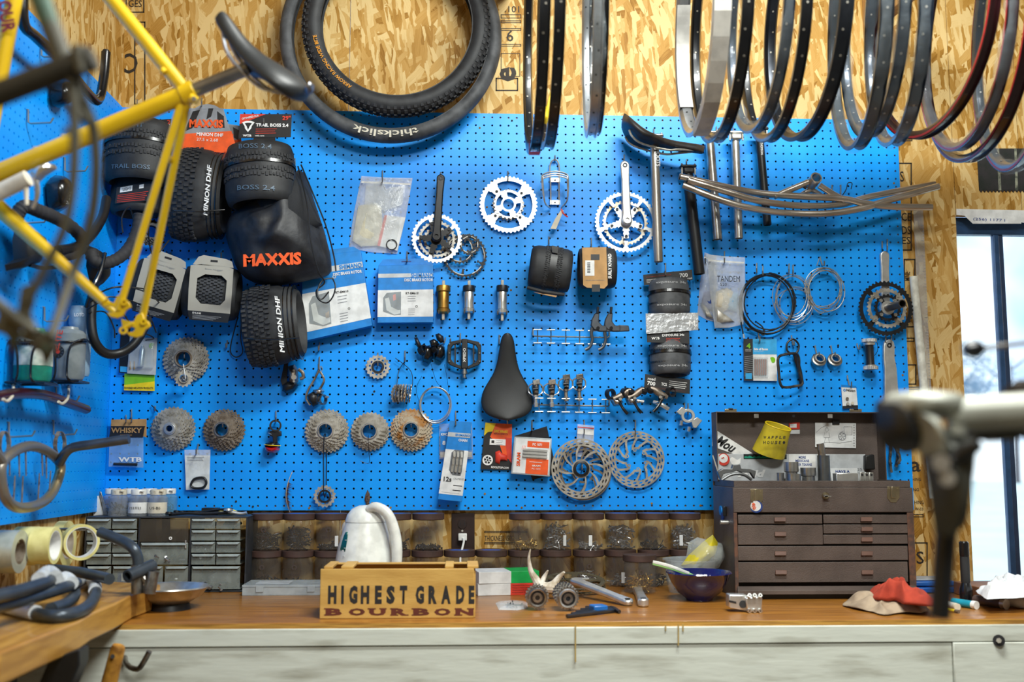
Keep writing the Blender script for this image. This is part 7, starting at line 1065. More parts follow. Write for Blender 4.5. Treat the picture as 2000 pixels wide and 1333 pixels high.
# yellow cup sleeve
t = root('yellow_sleeve', 'yellow cup sleeve with black block lettering leaning in the lid', 'cup sleeve', W(1505, 887, Yl-.06)); O = W(1503, 887, Yl-.055); Lh = (W(1516, 830, Yl-.05)-O).length; ax = ((W(1516, 830, Yl-.05)-O).normalized()+V((0, -.42, 0))).normalized(); O = O+V((0, .012, 0)); YS = mat('yellow_foam', 'd8c32a', .6, c2='b9a62c', vs=25)
part(t, 'sleeve_wall', MB().lathe([(.044, 0), (.034, .03), (.040, Lh*.45), (.0385, Lh), (.0365, Lh), (.034, Lh*.9), (.034, .03)], O, ax, 40, u=(1, 0, 0), closed=True, flat=.7), YS, smooth=60) if False else part(t, 'sleeve_wall', MB().lathe([(.048, .001), (.046, .02), (.040, Lh*.7), (.0385, Lh), (.036, Lh), (.036, Lh*.7), (.042, .02), (.044, .001)], O, ax, 40, u=(1, 0, 0), closed=True, flat=.8), YS, smooth=60)
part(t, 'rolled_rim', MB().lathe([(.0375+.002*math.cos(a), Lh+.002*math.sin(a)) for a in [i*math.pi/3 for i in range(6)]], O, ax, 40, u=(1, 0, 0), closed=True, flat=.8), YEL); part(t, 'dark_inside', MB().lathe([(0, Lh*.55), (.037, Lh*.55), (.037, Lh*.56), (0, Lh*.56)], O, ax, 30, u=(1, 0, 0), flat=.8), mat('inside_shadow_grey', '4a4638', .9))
for r_, ln in ((0, 'WAFFLE'), (1, 'HOUSE.')):
    for i, ch in enumerate(ln): tpx(t, ch, 1494+i*7.6-r_*1, 855+r_*10, Yl-.112-.010*(1-r_), 6, BLKP, 5.5, 0, bold=.04, shear=.15)
# tools in the tray
TS = mat('machined_steel', 'b5b6b6', .3, .9, c2='98999a'); Yv = Yt+.10; zt = Zt-.0258
def cup(x, y0, y1, wd, lab, prof=None, m=TS, yy=None, nm='steel_cup'):
    yy = Yv if yy is None else yy; s = S(yy); cx = W(x, y0, yy).x; ztop = W(x, y0, yy).z; h = ztop-zt; r = wd*.5*s; O = V((cx, yy, zt)); t2 = root(nm, lab, 'tool', O); p = prof or [(0, 0), (r, 0), (r, h*.5), (r*.82, h*.52), (r*.82, h*.7), (r, h*.72), (r, h), (r*.75, h), (r*.75, h*.9), (0, h*.9)]; part(t2, 'turned_body', MB().lathe(p if not callable(p) else p(r, h), O, (0, 0, 1), 32), m); return t2, O, r, h
cup(1545, 903, 938, 28, 'stacked ring-shaped steel cup, tallest of the turned rings in the tray'); cup(1578, 914, 938, 30, 'low grooved steel cup right of the tallest ring'); cup(1524, 924, 938, 15, 'small plain steel bushing left of the steel cups', lambda r, h: [(0, 0), (r, 0), (r, h), (r*.6, h), (r*.6, h*.8), (0, h*.8)]); cup(1549, 926, 940, 30, 'shallow steel ring in front of the tallest cup', lambda r, h: [(0, 0), (r, 0), (r, h), (r*.8, h), (r*.8, h*.85), (0, h*.85)], yy=Yt+.06)
t2, O, r, h = cup(1608, 890, 938, 24, 'dark steel socket cylinder with a tube standing in it', lambda r, h: [(0, 0), (r, 0), (r, h), (r*.7, h), (r*.7, h*.8), (0, h*.8)], m=mat('blued_steel', '6f7274', .35, .8), nm='steel_socket')
a = O+V((0, 0, h*.8)); one('steel_tube', 'short steel tube leaning in the dark socket cylinder', 'tube', MB().lathe([(.006, .001), (.0105, 0), (.0105, .055), (.0085, .055), (.0085, .02)], a+V((-.002, 0, 0)), V((-.10, 0, 1)), 24), mat('stained_steel', 'a09a92', .3, .9, c2='6e5a48', vs=30))
yb_ = Yt+.05; t2 = root('steel_block', 'bright aluminium block on the tray edge beside the card', 'block', W(1652, 942, yb_)); part(t2, 'block', MB().bb(V((W(1634, 940, yb_).x, yb_, zt)), V((W(1677, 940, yb_).x, yb_+.03, W(1650, 925, yb_).z))), ALU, bevel=.0015)
for i, x in enumerate((1684, 1693, 1702)): 
    t2 = root('chrome_socket', ('left', 'middle', 'right')[i]+' of three little chrome blocks at the right end of the tray', 'socket', W(x, 936, Yt+.08)); part(t2, 'socket_body', MB().bb(V((W(x-4, 930, Yt+.08).x, Yt+.08, zt)), V((W(x+4, 930, Yt+.08).x, Yt+.092, W(1690, 923, Yt+.08).z))), STEEL, bevel=.001); part(t2, 'bore', MB().cyl(W(x, 928, Yt+.0795), W(x, 928, Yt+.079), .0035, n=14), BLKP)
t2 = root('crown_tool', 'grey three-legged casting spanning the left end of the tray', 'tool', W(1440, 938, Yt+.07)); Yq = Yt+.07; CT = mat('grey_casting', '7b7d7e', .4, .7)
part(t2, 'arch', MB().prism([W(a, b, Yq) for a, b in ((1402, 922), (1412, 916), (1430, 916), (1432, 908), (1446, 908), (1448, 916), (1466, 917), (1477, 921), (1474, 936), (1466, 924), (1450, 924), (1440, 920), (1428, 924), (1414, 926), (1408, 938))], (0, .018, 0)), CT, bevel=.0015); part(t2, 'lower_arch', MB().tube(crv([W(1410, 938, Yq), W(1425, 929, Yq), (W(1440, 926, Yq)), W(1455, 929, Yq), W(1468, 938, Yq)]), .004, 8), CT)
one('black_clamp_block', 'black plastic clamp block at the right end of the lid', 'clamp', MB().px([(1690, 890), (1708, 888), (1710, 918), (1690, 918)], Yl-.045, .02), BLKM, bevel=.003)
# ---------------------------------------------------------------- rags and right-end clutter
def rag(label, pts, z0, h, m, sd=0, nz=.02):
    base = [WZ(a, b, z0) for a, b in pts]; mb = MB(); n = len(base); C = sum(base, V())/n; rg = 14; vs = []; fs = []
    for r_ in range(rg+1):
        t_ = 1-r_/(rg+.4)
        for i, p in enumerate(base):
            q = C+(p-C)*t_; ang = i/n*6.28; hh = h*(1-t_**5)*(.55+.9*noise.noise(q*13+V((sd, 0, 0))))+.030*(1-2.2*abs(noise.noise(q*28+V((0, sd, sd)))))*(1-t_**4)*min(1, h/.04); hh = max(hh, .003) if r_ else 0; q = q+V((.008*noise.noise(q*40), .008*noise.noise(q*37), max(.0012, hh*(0 if r_ == 0 else 1)))); vs.append(q)
    for r_ in range(rg):
        for i in range(n): j = (i+1) % n; fs.append((r_*n+i, r_*n+j, (r_+1)*n+j, (r_+1)*n+i))
    fs.append(tuple(range(n))[::-1]); fs.append(tuple(range(rg*n, rg*n+n))); mb.add(vs, fs); return mb
def dense(pts, k=5):
    out = []
    for i in range(len(pts)): a, b = pts[i], pts[(i+1) % len(pts)]; out += [(a[0]+(b[0]-a[0])*j/k, a[1]+(b[1]-a[1])*j/k) for j in range(k)]
    return out
t = one('tan_rag', 'stiff tan rag folded at the bench edge under the red one', 'rag', rag('', dense([(1640, 1184), (1650, 1178), (1662, 1173), (1700, 1174), (1760, 1176), (1812, 1180), (1820, 1196), (1805, 1203), (1770, 1200), (1725, 1205), (1700, 1198), (1665, 1192)]), BZ+.001, .020, None, 3), mat('tan_cloth', 'a08e78', .9, c2='83725f', vs=20, bump=.4, bs=500), sub=1, smooth=80)
t = one('red_rag', 'crumpled red rag heaped on the tan one', 'rag', rag('', dense([(1692, 1172), (1700, 1158), (1725, 1155), (1765, 1158), (1800, 1170), (1832, 1182), (1828, 1192), (1798, 1190), (1770, 1188), (1745, 1180), (1712, 1180)]), BZ+.020, .036, None, 8), mat('red_cloth', 'a83a24', .9, c2='8c2c1a', vs=20, bump=.4, bs=500), sub=1, smooth=80)
c = WZ(1888, 1178, BZ); t = root('flashlight', 'black metal flashlight standing on its head at the right end of the bench', 'flashlight', c); part(t, 'head', MB().lathe([(0, .0003), (.0165, .0003), (.0165, .020), (.0155, .035), (.011, .05)], c, (0, 0, 1), 28), BLKG); part(t, 'grip', MB().lathe([(.0105, .05), (.0115, .055), (.0115, .115), (.0105, .118)], c, (0, 0, 1), 28), mat('knurled_black', '1b1b1d', .5, bump=.8, bs=900)); part(t, 'tail', MB().lathe([(.0115, .118), (.012, .122), (.012, .152), (.009, .156), (0, .156)], c, (0, 0, 1), 28), BLKG)
def lay(name, lab, cat, p0, p1, r, m, cap=None, z=None, ms=None):
    a, b = WZ(*p0, BZ), WZ(*p1, BZ); o = V((0, 0, r+.0005+(z or 0))); t = root(name, lab, cat, a); part(t, 'barrel', MB().cyl(a+o, b+o, r, n=18), m, bevel=.0006)
    if cap: d = (b-a).normalized(); part(t, 'cap', MB().cyl(b+o+d*.0003, b+o+d*.012, r*1.06, n=18), cap)
    return t
lay('marker', 'teal marker with white end beside the flashlight', 'marker', (1862, 1184), (1900, 1190), .0095, mat('teal_barrel', '1a8fa8', .4), WHITE); lay('marker', 'short white tube with grey end nearest the stand post', 'tube', (1850, 1187), (1866, 1192), .008, WHITE, CREAM); lay('pencil_stub', 'yellow pencil stub near the bench edge', 'pencil', (1846, 1194), (1866, 1198), .004, YEL, BRN)
lay('chrome_tool', 'brown-handled tool with chrome ball end at the right end of the bench', 'tool', (1905, 1182), (1958, 1190), .012, mat('brown_grip', '4b3a33', .5), STEEL); lay('white_tube', 'long white tube running out of the frame on the right', 'tube', (1972, 1186), (2040, 1196), .012, WHITE); lay('white_roll', 'white roll on the window sill at the far right', 'roll', (1968, 1150), (2030, 1158), .014, WHITE, z=.012)
t = root('blue_scale', 'flat blue plastic case behind the stand post', 'case', WZ(1830, 1165, BZ)); a, b = WZ(1785, 1160, BZ), WZ(1878, 1160, BZ); part(t, 'lower_shell', MB().bb((a.x, a.y, BZ+.0003), (b.x, a.y+.12, BZ+.016)), mat('blue_case', '155cb4', .35), bevel=.004); part(t, 'upper_shell', MB().bb((a.x+.006, a.y+.006, BZ+.018), (b.x-.008, a.y+.114, BZ+.032)), mat('blue_case_lid', '2268c0', .35), bevel=.004); part(t, 'white_plate', MB().bb((a.x+.01, a.y+.02, BZ+.0325), (b.x-.02, a.y+.10, BZ+.036)), SILV, bevel=.001)
one('paper_pile', 'crumpled white paper on a wooden box at the right edge', 'paper', rag('', dense([(1906, 1158), (1930, 1146), (1960, 1140), (2030, 1150), (2040, 1166), (1980, 1170), (1925, 1172)]), BZ+.035, .03, None, 5), mat('crumpled_paper', 'e8ebee', .7, bump=.3, bs=60), smooth=50)
a = WZ(1920, 1176, BZ); bx = one('wood_box', 'low wooden box under the crumpled paper at the right edge', 'box', MB().bb((a.x, a.y+.01, BZ+.0004), (a.x+.30, a.y+.16, BZ+.034)), mat('brown_box_wood', '8a5a30', .6), bevel=.002)
# steel bowl left
c = WZ(315, 1199, BZ)+V((.0, .07, 0)); t = root('steel_bowl', 'wide shallow steel bowl on a black foot, behind the wooden slab', 'bowl', c); part(t, 'bowl_wall', MB().lathe([(0, .016), (.045, .016), (.075, .032), (.088, .052), (.092, .053), (.091, .056), (.085, .054), (.070, .034), (.042, .020), (0, .019)], c, (0, 0, 1), 48), STEEL, smooth=60); part(t, 'rubber_foot', MB().lathe([(0, .0004), (.05, .0004), (.046, .0155), (0, .0155)], c, (0, 0, 1), 40), BLKM)
# hook and hammer under the apron
t = root('apron_hook', 'bare steel hook screwed into the white bench front', 'hook', W(268, 1300, -.73)); part(t, 'bent_rod', MB().tube(crv([W(244, 1285, -.7165), W(246, 1296, -.735), W(256, 1305, -.75), (W(270, 1307, -.76)), W(280, 1295, -.77), W(292, 1273, -.775)], 5), .0062, 12), DSTEEL)
# under the bench
UB = mat('under_grey', '3a3634', .8)
for i, (x, w, h, m, lb, cat) in enumerate(((.55, .22, .25, mat('grey_tote', '6a6f74', .6), 'grey tote stored under the left part of the bench', 'box'), (1.95, .3, .5, mat('dark_bin', '2c2a2c', .6), 'dark bin under the bench near the right', 'bin'), (2.35, .22, .72, mat('black_bin', '1c1d22', .5), 'tall black bin under the right end of the bench', 'bin'))):
    t = root('storage_bin', lb, cat, (x, -.3, FLOOR)); part(t, 'bin_wall', MB().lathe([(0, .0005), (w*.42, .0005), (w*.5, h), (w*.47, h), (w*.4, .01), (0, .01)], (x, -.3, FLOOR), (0, 0, 1), 28), m); part(t, 'rim', MB().lathe([(w*.5+.0005, h-.012), (w*.53, h-.012), (w*.53, h), (w*.5+.0005, h)], (x, -.3, FLOOR), (0, 0, 1), 28, closed=True), m)
# ================================================================ side wall on the left
def L(px, py, off): return WX(px, py, XW+off)
def lt(t, nm, pts, r, m, k=5, n=10, closed=False, **kw): part(t, nm, MB().tube(crv([L(a, b, c) for a, b, c in pts], k, closed), r, n, closed, **kw), m)
def lhook(px, py, what, drop=26, out=.06, tip=10):
    p = L(px, py, -.002); s = (p.y-CAMLOC.y)/FPX; d = V((0, 0, -drop*s)); mb = MB().tube([p, p+V((.006, 0, 0)), p+V((.008, 0, 0))+d, p+V((.014, 0, -.003))+d, p+V((out, 0, .0))+d, p+V((out+.006, 0, tip*s))+d], .0023, 7)
    return one('peg_hook', 'zinc wire peg hook '+what, 'hook', mb, ZINC, group='zinc wire hooks in the pegboards')
for x, y, w in ((50, 214, 'empty on the side board, above the yellow seat tube'), (76, 84, 'high on the side board beside the dark frame tube'), (122, 308, 'empty on the side board, above the black stem'), (148, 160, 'on the side board behind the black curved handlebar'), (100, 822, 'on the side board holding the right chain loop'), (12, 825, 'on the side board holding the left chain loop'), (82, 600, 'on the side board above the bottles'), (37, 408, 'on the side board under the taped drop bar'), (105, 757, 'on the side board carrying the maroon bar')): lhook(x, y, w)
t = root('handlebar', 'black curved handlebar high on the side board behind the dark frame', 'handlebar', L(195, 190, .06)); lt(t, 'tube', [(44, -30, .06), (46, 45, .06), (70, 72, .06), (125, 125, .06), (170, 180, .06), (192, 196, .06), (203, 150, .06), (207, 102, .06)], .0125, BLKG, n=14); part(t, 'bore', MB().cyl(L(207, 102, .06), L(207.4, 99, .06), .009, n=14), BLKP)
def blob(name, label, cat, pts, off, th, m, txt=None, **k):
    t = root(name, label, cat, L(sum(a for a, b in pts)/len(pts), max(b for a, b in pts), off)); part(t, 'body', MB().pillow(None, 0, V((th, -th*.6, 0)), 5, base=[L(a, b, off) for a, b in pts]), m, smooth=60); 
    if txt: text(t, txt[0], L(txt[1], txt[2], off)+V((th, -th*.62, 0)), txt[3], PAPER, rot=txt[4], bold=.02)
    return t
blob('handlebar_stem', 'black stem with grey print high on the side board', 'stem', [(100, 165), (112, 158), (125, 165), (128, 195), (124, 208), (115, 212), (102, 205), (98, 190)], .01, .05, BLKG, ('XR', 118, 190, .010, 90))
t = blob('handlebar_stem', 'black stem with white lettering on the side board below the seat tube', 'stem', [(90, 360), (98, 348), (108, 342), (118, 348), (122, 362), (120, 405), (114, 416), (98, 412), (92, 395)], .01, .05, BLKG, ('Kona', 106, 392, .012, 80))
TAPE = mat('ribbed_bar_tape', '26262a', .75, bump=.4, bs=120)
def taped(name, label, pts, r, kw='handlebar'):
    t = root(name, label, kw, L(*pts[-1])); q = crv([L(*p) for p in pts], 10); rs = [r*(1+.06*math.sin(i*1.9)) for i in range(len(q))]; part(t, 'taped_tube', MB().tube(q, rs, 12), TAPE); return t
t = taped('drop_handlebar', 'drop bar wrapped in ribbed black tape on the side board, upper one', [(30, 432, .05), (38, 412, .06), (52, 403, .07), (75, 412, .08), (105, 424, .09), (140, 444, .09), (162, 470, .09), (150, 492, .08), (110, 500, .07)], .0155)
part(t, 'brake_hood', MB().pillow(None, 0, V((.05, -.02, 0)), 5, base=[L(a, b, .04) for a, b in ((30, 438), (55, 448), (74, 462), (74, 490), (62, 505), (58, 520), (40, 526), (12, 530), (9, 518), (26, 508), (24, 470))]), BLKM, smooth=60); lt(t, 'brake_lever', [(58, 518, .07), (85, 524, .08), (115, 522, .08)], .005, BLKG)
t = root('handlebar', 'plain black open-ended bar end below the taped drop bar', 'handlebar', L(120, 505, .08)); lt(t, 'tube', [(208, 388, .06), (200, 425, .07), (178, 460, .08), (150, 482, .08), (112, 490, .08)], .0125, BLKM, n=14); part(t, 'bore', MB().cyl(L(208, 389, .06), L(208.5, 386, .06), .0095, n=14), BLKP)
t = taped('drop_handlebar', 'taped drop bar curving in front of the corner, lower one', [(272, 420, .16), (268, 450, .16), (255, 480, .16), (235, 502, .15), (208, 514, .13), (184, 510, .11), (178, 490, .10)], .0155)
part(t, 'brake_hood', MB().pillow(None, 0, V((.04, -.03, 0)), 5, base=[L(a, b, .08) for a, b in ((172, 480), (188, 490), (206, 520), (205, 545), (190, 562), (176, 555), (168, 520))]), BLKM, smooth=60); lt(t, 'brake_lever', [(205, 495, .13), (196, 530, .13), (180, 565, .12), (168, 600, .1)], .005, BLKG)
t = root('drop_handlebar', 'bare black drop bar curving below the yellow dropouts', 'handlebar', L(215, 692, .14)); lt(t, 'tube', [(183, 560, .08), (178, 620, .08), (184, 665, .09), (205, 690, .11), (235, 690, .14), (262, 672, .17), (282, 640, .19), (288, 625, .19)], .0125, BLKM, n=14)
t = root('cable_tangle', 'tangle of black cable housing behind the yellow dropouts', 'cables', L(230, 650, .1)); part(t, 'cable', MB().tube(crv([L(a, b, c) for a, b, c in ((168, 600, .06), (190, 575, .10), (240, 560, .16), (300, 580, .18), (335, 630, .14))], 5), .0022, 6), BLKM)
for pts in (((170, 605, .08), (200, 590, .12), (230, 600, .14), (262, 640, .18), (300, 660, .2), (285, 665, .2)), ((172, 612, .08), (205, 610, .1), (222, 640, .13), (224, 660, .14)), ((176, 590, .08), (210, 565, .12), (260, 562, .15), (330, 572, .16)), ((170, 600, .07), (215, 580, .12), (280, 600, .18), (305, 650, .2)), ((240, 455, .14), (238, 425, .13), (252, 405, .12), (262, 430, .12)), ((300, 400, .24), (290, 450, .22), (300, 500, .22), (330, 470, .24))): part(t, 'cable', MB().tube(crv([L(*p) for p in pts], 5), .0020, 6), BLKM)
c = L(295, 455, .25); c = W(295, 455, -.05); t = root('sprocket_cassette', 'greasy black cassette hidden behind the yellow seat stays', 'cassette', c+V((0, 0, -.04)))
for i in range(5): part(t, 'sprocket', sprocket(MB(), c+V((.002*i, -.005*i, 0)), frame(25, 0, i*9), .042-.004*i, .018), DKM)
# bottles in cages
def sbottle(label, cx, y0, y1, wpx, off, m, band=None, tilt=0, shp=None):
    a, b = L(cx, y1, off), L(cx+tilt, y0, off); b = V((b.x, a.y, b.z)); ax = b-a; h = ax.length; s = (a.y-CAMLOC.y)/FPX; r = wpx*s/2; t = root('water_bottle', label, 'bottle', a); part(t, 'body', MB().lathe(shp(r, h) if shp else [(0, 0), (r*.9, 0), (r, .008), (r, h*.86), (r*.8, h*.93), (r*.55, h*.95), (r*.5, h), (0, h)], a, ax, 30), m, smooth=40)
    if band: 
        for f0, f1, mm in band: part(t, 'print_band', MB().lathe([(r+.0003, h*f0), (r+.0009, h*f0), (r+.0009, h*f1), (r+.0003, h*f1)], a, ax, 30, closed=True), mm)
    return t, a, r, h, s
def cage(t, a, r, h):
    for sx in (-1, 1): part(t, 'cage_wire', MB().tube(crv([a+V((sx*r*1.1, r*.5, h*.72)), a+V((sx*r*1.1, -r*.6, h*.75)), a+V((sx*r*.5, -r*1.15, h*.6)), a+V((sx*r*.35, -r*1.15, h*.15)), a+V((sx*r*.5, -r*1.0, -.004)), a+V((sx*r*.9, r*.6, -.006))], 5), .0028, 8), BLKG)
    part(t, 'cage_hoop', MB().tube(crv([a+V((r*1.08*math.cos(q), r*1.08*math.sin(q), h*.73+.006*math.sin(q))) for q in [i*math.pi/4 for i in range(8)]], 4, True), .0028, 8, closed=True), BLKG); part(t, 'cage_foot', MB().tube([a+V((-r*1.05, -r*1.0, -.006)), a+V((r*1.05, -r*1.0, -.006)), a+V((r*1.05, r*.8, -.006)), a+V((-r*1.05, r*.8, -.006))], .0028, 8, closed=True), BLKG)
t, a, r, h, s = sbottle('teal and white water bottle in a black wire cage on the side board', 63, 640, 745, 68, .05, mat('teal_bottle', '1c8f78', .4, c2='17705f', vs=30), [(.28, .80, mat('scuffed_white_print', 'c9cdc4', .5, c2='6e8a80', vs=25))]); cage(t, a, r, h); text(t, 'chimp', a+V((0, -r-.002, h*.68)), .017, BLKP, width=.055, bold=.05)
t, a, r, h, s = sbottle('greyed clear water bottle with round emblem in a black cage on the side board', 132, 636, 742, 60, .05, mat('grey_bottle', '8e979b', .35, alpha=.9, c2='7b858a'), tilt=-6); cage(t, a, r, h); text(t, 'ELITE', a+V((-.012, -r-.003, h*.72)), .014, REDP, width=.05, rot=80, bold=.03); e_ = a+V((-.012, -r-.0012, h*.50)); part(t, 'emblem', MB().polar(e_, FR, [.006, .0075, .014, .0155], 30, lambda b, k: b != 1 or k % 3 < 2, .0006), BLKP); part(t, 'emblem_core', MB().cyl(e_, e_+V((0, -.0008, 0)), .005, n=16), REDP)
t, a, r, h, s = sbottle('pinched clear blue water bottle standing highest on the side board', 152, 597, 735, 42, .04, mat('clear_blue_bottle', 'a9c7dc', .25, alpha=.75), shp=lambda r, h: [(0, 0), (r*.9, 0), (r, .008), (r, h*.42), (r*.95, h*.55), (r*.72, h*.62), (r*.75, h*.68), (r*1.02, h*.74), (r*1.02, h*.93), (r*.9, h*.96), (r*.9, h), (0, h)]); text(t, 'LOTO', a+V((.008, -r-.004, h*.86)), .009, WHTP, width=.026, bold=.03)
# maroon bar, welded bar
t = root('handlebar', 'dark maroon bar lying in hooks on the side board', 'handlebar', L(80, 790, .06)); lt(t, 'tube', [(-40, 785, .05), (10, 772, .05), (60, 769, .05), (100, 776, .05), (168, 800, .05)], .0125, mat('maroon_tube', '4a1420', .3, .5, coat=.4), n=16); part(t, 'bore', MB().cyl(L(168, 800, .05), L(171, 801, .05), .0095, n=12), BLKP)
for x, y, w in ((26, 760, 'left'), (134, 765, 'right')): one('cream_hook', w+' cream-coated hook cradling the maroon bar', 'hook', MB().tube(crv([L(x, y-10, -.002), L(x, y, .03), L(x-2, y+14, .06), L(x-12, y+24, .07), L(x-20, y+20, .07)], 5), .0035, 8), CREAM)
RAW = mat('raw_brazed_steel', '938d85', .35, .7, c2='b39a58', vs=9, th=(.5, .8)); t = root('welded_handlebar', 'raw steel loop handlebar with thin spokes, hung by chains on the side board', 'handlebar', L(60, 995, .07))
lt(t, 'loop_tube', [(4, 905, .07), (28, 882, .07), (60, 872, .07), (92, 882, .07), (117, 905, .07), (114, 935, .07), (98, 968, .07), (72, 987, .07), (35, 992, .07), (12, 975, .07), (2, 940, .07)], .0118, RAW, n=14, closed=True); lt(t, 'grip_tube', [(116, 905, .08), (128, 885, .10), (145, 874, .12), (185, 868, .17), (252, 858, .25)], .0115, mat('dull_tube', '66686c', .35, .8), n=14); lt(t, 'grip_tube', [(4, 905, .07), (-15, 880, .07), (-40, 872, .07)], .0115, RAW)
for x, y0, y1 in ((18, 886, 930), (37, 884, 932), (50, 882, 930), (82, 884, 930), (90, 888, 935), (26, 990, 930), (42, 990, 930), (74, 985, 925), (96, 968, 920)): part(t, 'thin_spoke', MB().tube([L(x, y0, .07), L(x+(3 if y0 > y1 else 1), y1, .07)], [.0022, .0014], 6), BRN)
for x, l in ((8, 'left'), (117, 'right')):
    t = root('chain_loop', l+' rusty chain loop holding the raw steel loop handlebar', 'chain', L(x, 890, .06)); chain(t, [L(x+a, b, .06) for a, b in ((-3, 845), (-9, 862), (-8, 882), (0, 893), (8, 880), (9, 860), (4, 845), (-3, 845))], BRN, .010, .0038)
# tape rolls on a dowel
MT = mat('masking_tape', 'e0d893', .55, c2='d3ca82', vs=40); CORE = mat('roll_core', 'c9beae', .7)
def roll(px, py, Xf, w, Ro, Ri, m, label, core=None, ax=(1, 0, 0), rod=True):
    ax = V(ax).normalized(); O = WX(px, py, Xf)-ax*w; t = root('tape_roll', label, 'tape', O-V((0, 0, Ro))); part(t, 'tape', MB().lathe([(Ri+.002, 0), (Ro, 0), (Ro, w), (Ri+.002, w)], O, ax, 44, closed=True), m, smooth=40); part(t, 'core', MB().lathe([(Ri, .0005), (Ri+.0018, .0005), (Ri+.0018, w-.0005), (Ri, w-.0005)], O, ax, 40, closed=True), core or CORE)
    if rod: e = O+V((w*.9, 0, Ri-.0045)) if ax.x > .9 else O+V((.02, -.01, Ri-.0045)); one('wall_rod', 'side wall rod holding the '+label.split(',')[0], 'rod', MB().cyl(V((XW-.0128, O.y, e.z)), e, .0035, n=10), DSTEEL)
    return t
roll(40, 1078, .055, .048, .047, .026, mat('silver_tape', 'b9bcae', .35, .3), 'wide silver tape roll, cut by the left edge', BRN); roll(108, 1066, .105, .046, .042, .032, MT, 'yellow masking tape roll with black printed core, facing right', WHTP, rod=False); roll(76, 1067, .0585, .05, .044, .032, MT, 'yellow masking tape roll pushed behind the printed-core one')
roll(133, 1063, .060, .024, .056, .036, MT, 'tallest thin yellow tape roll, deeper in the corner'); roll(160, 1060, .115, .024, .043, .035, MT, 'open yellow tape ring with red printed core, last before the drawers', PAPER, (.62, -.78, 0))
# ---------------------------------------------------------------- wooden slab with bars
ZS = -.172; SLB = mat('golden_slab_wood', 'b98a3e', .4, c2='9a6c2a', vs=6, stretch=(9, 1, 9), coat=.15, bump=.1, bs=30)
ed = [WZ(a, b, ZS) for a, b in ((314, 1142), (300, 1148), (260, 1161), (224, 1180), (180, 1198), (154, 1214), (80, 1243), (0, 1275))]; pts = ed+[V((XW+.002, -1.62, ZS)), V((XW+.002, -.48, ZS)), WZ(225, 1137, ZS)]
t = root('wood_slab', 'thick golden wood slab with wavy edge resting on the left end of the bench', 'slab', V((.15, -.8, BZ))); part(t, 'slab', MB().prism(pts, (0, 0, BZ-ZS+.0006)), SLB, bevel=.004); part(t, 'prop_leg', MB().bb((.01, -1.50, FLOOR), (.06, -1.44, BZ-.0002)), DKM, bevel=.003); part(t, 'prop_leg', MB().bb((.06, -.92, FLOOR), (.12, -.86, BZ-.0002)), DKM, bevel=.003)
GT = mat('dark_grey_bar', '4a525b', .35, .5); WT = mat('white_plastic_wrap', 'cfd3d6', .5, bump=.8, bs=80)
def zb(t, nm, pts, r, m, n=12): part(t, nm, MB().tube(crv([WZ(a, b, ZS+r+.001+c) for a, b, c in pts], 6), r, n), m)
for i, (pts, wr, lb) in enumerate((
    (((-60, 1150, .0), (0, 1180, 0), (50, 1195, 0), (110, 1205, 0), (162, 1192, 0), (184, 1168, 0), (186, 1142, 0), (172, 1128, .005)), (((150, 1138, .004), (172, 1128, .008), (184, 1140, .004), (186, 1155, 0)), ((-20, 1172, .0), (20, 1186, 0), (70, 1198, 0))), 'dark bullhorn bar on the slab with widest curve, wrapped tip'),
    (((-60, 1200, .03), (20, 1180, .03), (80, 1163, .03), (130, 1147, .03), (150, 1140, .03)), (((112, 1137, .04), (128, 1130, .04), (140, 1140, .034)),), 'straight dark bar lying over the bullhorn on the slab'),
    (((-60, 1178, .052), (20, 1160, .052), (80, 1142, .052), (105, 1130, .052)), (((76, 1132, .058), (95, 1118, .06), (108, 1128, .056)),), 'rear dark bar on the slab with a white-wrapped end'),
    (((100, 1190, .005), (130, 1180, .005), (146, 1162, .005), (140, 1145, .006)), (), 'short curved dark bar inside the bullhorn curve'),
    (((95, 1112, .04), (150, 1118, .035), (190, 1126, .03), (214, 1132, .028)), (), 'dark tube with open end pointing right on the slab'))):
    t = root('handlebar', lb, 'handlebar', WZ(80, 1190, ZS)); zb(t, 'tube', pts, .0125, GT, 14)
    for w in wr: zb(t, 'white_wrap', w, .0145, WT)
e1 = WZ(272, 1160, ZS+.003); t = root('handlebar_stem', 'grey bar with stem clamp standing on the right corner of the slab', 'handlebar', e1); YD = e1.y; g = lambda a, b, c=0: W(a, b, YD+c)
part(t, 'bar', MB().tube(crv([g(196, 1040, .06), g(235, 1056, .03), (g(258, 1070)), g(268, 1088), g(270, 1112)], 6), .0125, GT, 16) if False else MB().tube(crv([g(196, 1040, .06), g(235, 1056, .03), (g(258, 1070)), g(268, 1088), g(270, 1112)], 6), .0125, 16), GT); part(t, 'stem', MB().bb(g(261, 1162), g(275, 1103))if False else MB().cyl(g(268, 1160), g(268, 1104), .0135, n=18), DSTEEL)
part(t, 'clamp_tube', MB().lathe([(.0095, -.05), (.0145, -.05), (.0145, .03), (.0095, .03)], g(280, 1113, .0), V((.5, 1, .25)), 22, closed=True), GT); part(t, 'clamp_tube', MB().lathe([(.0095, -.02), (.0145, -.02), (.0145, .03), (.0095, .03)], g(294, 1143, .0), V((.1, .1, 1)), 22, closed=True), DSTEEL); part(t, 'clamp_arm', MB().tube([g(270, 1118), g(290, 1140)], .009, 10), DSTEEL)
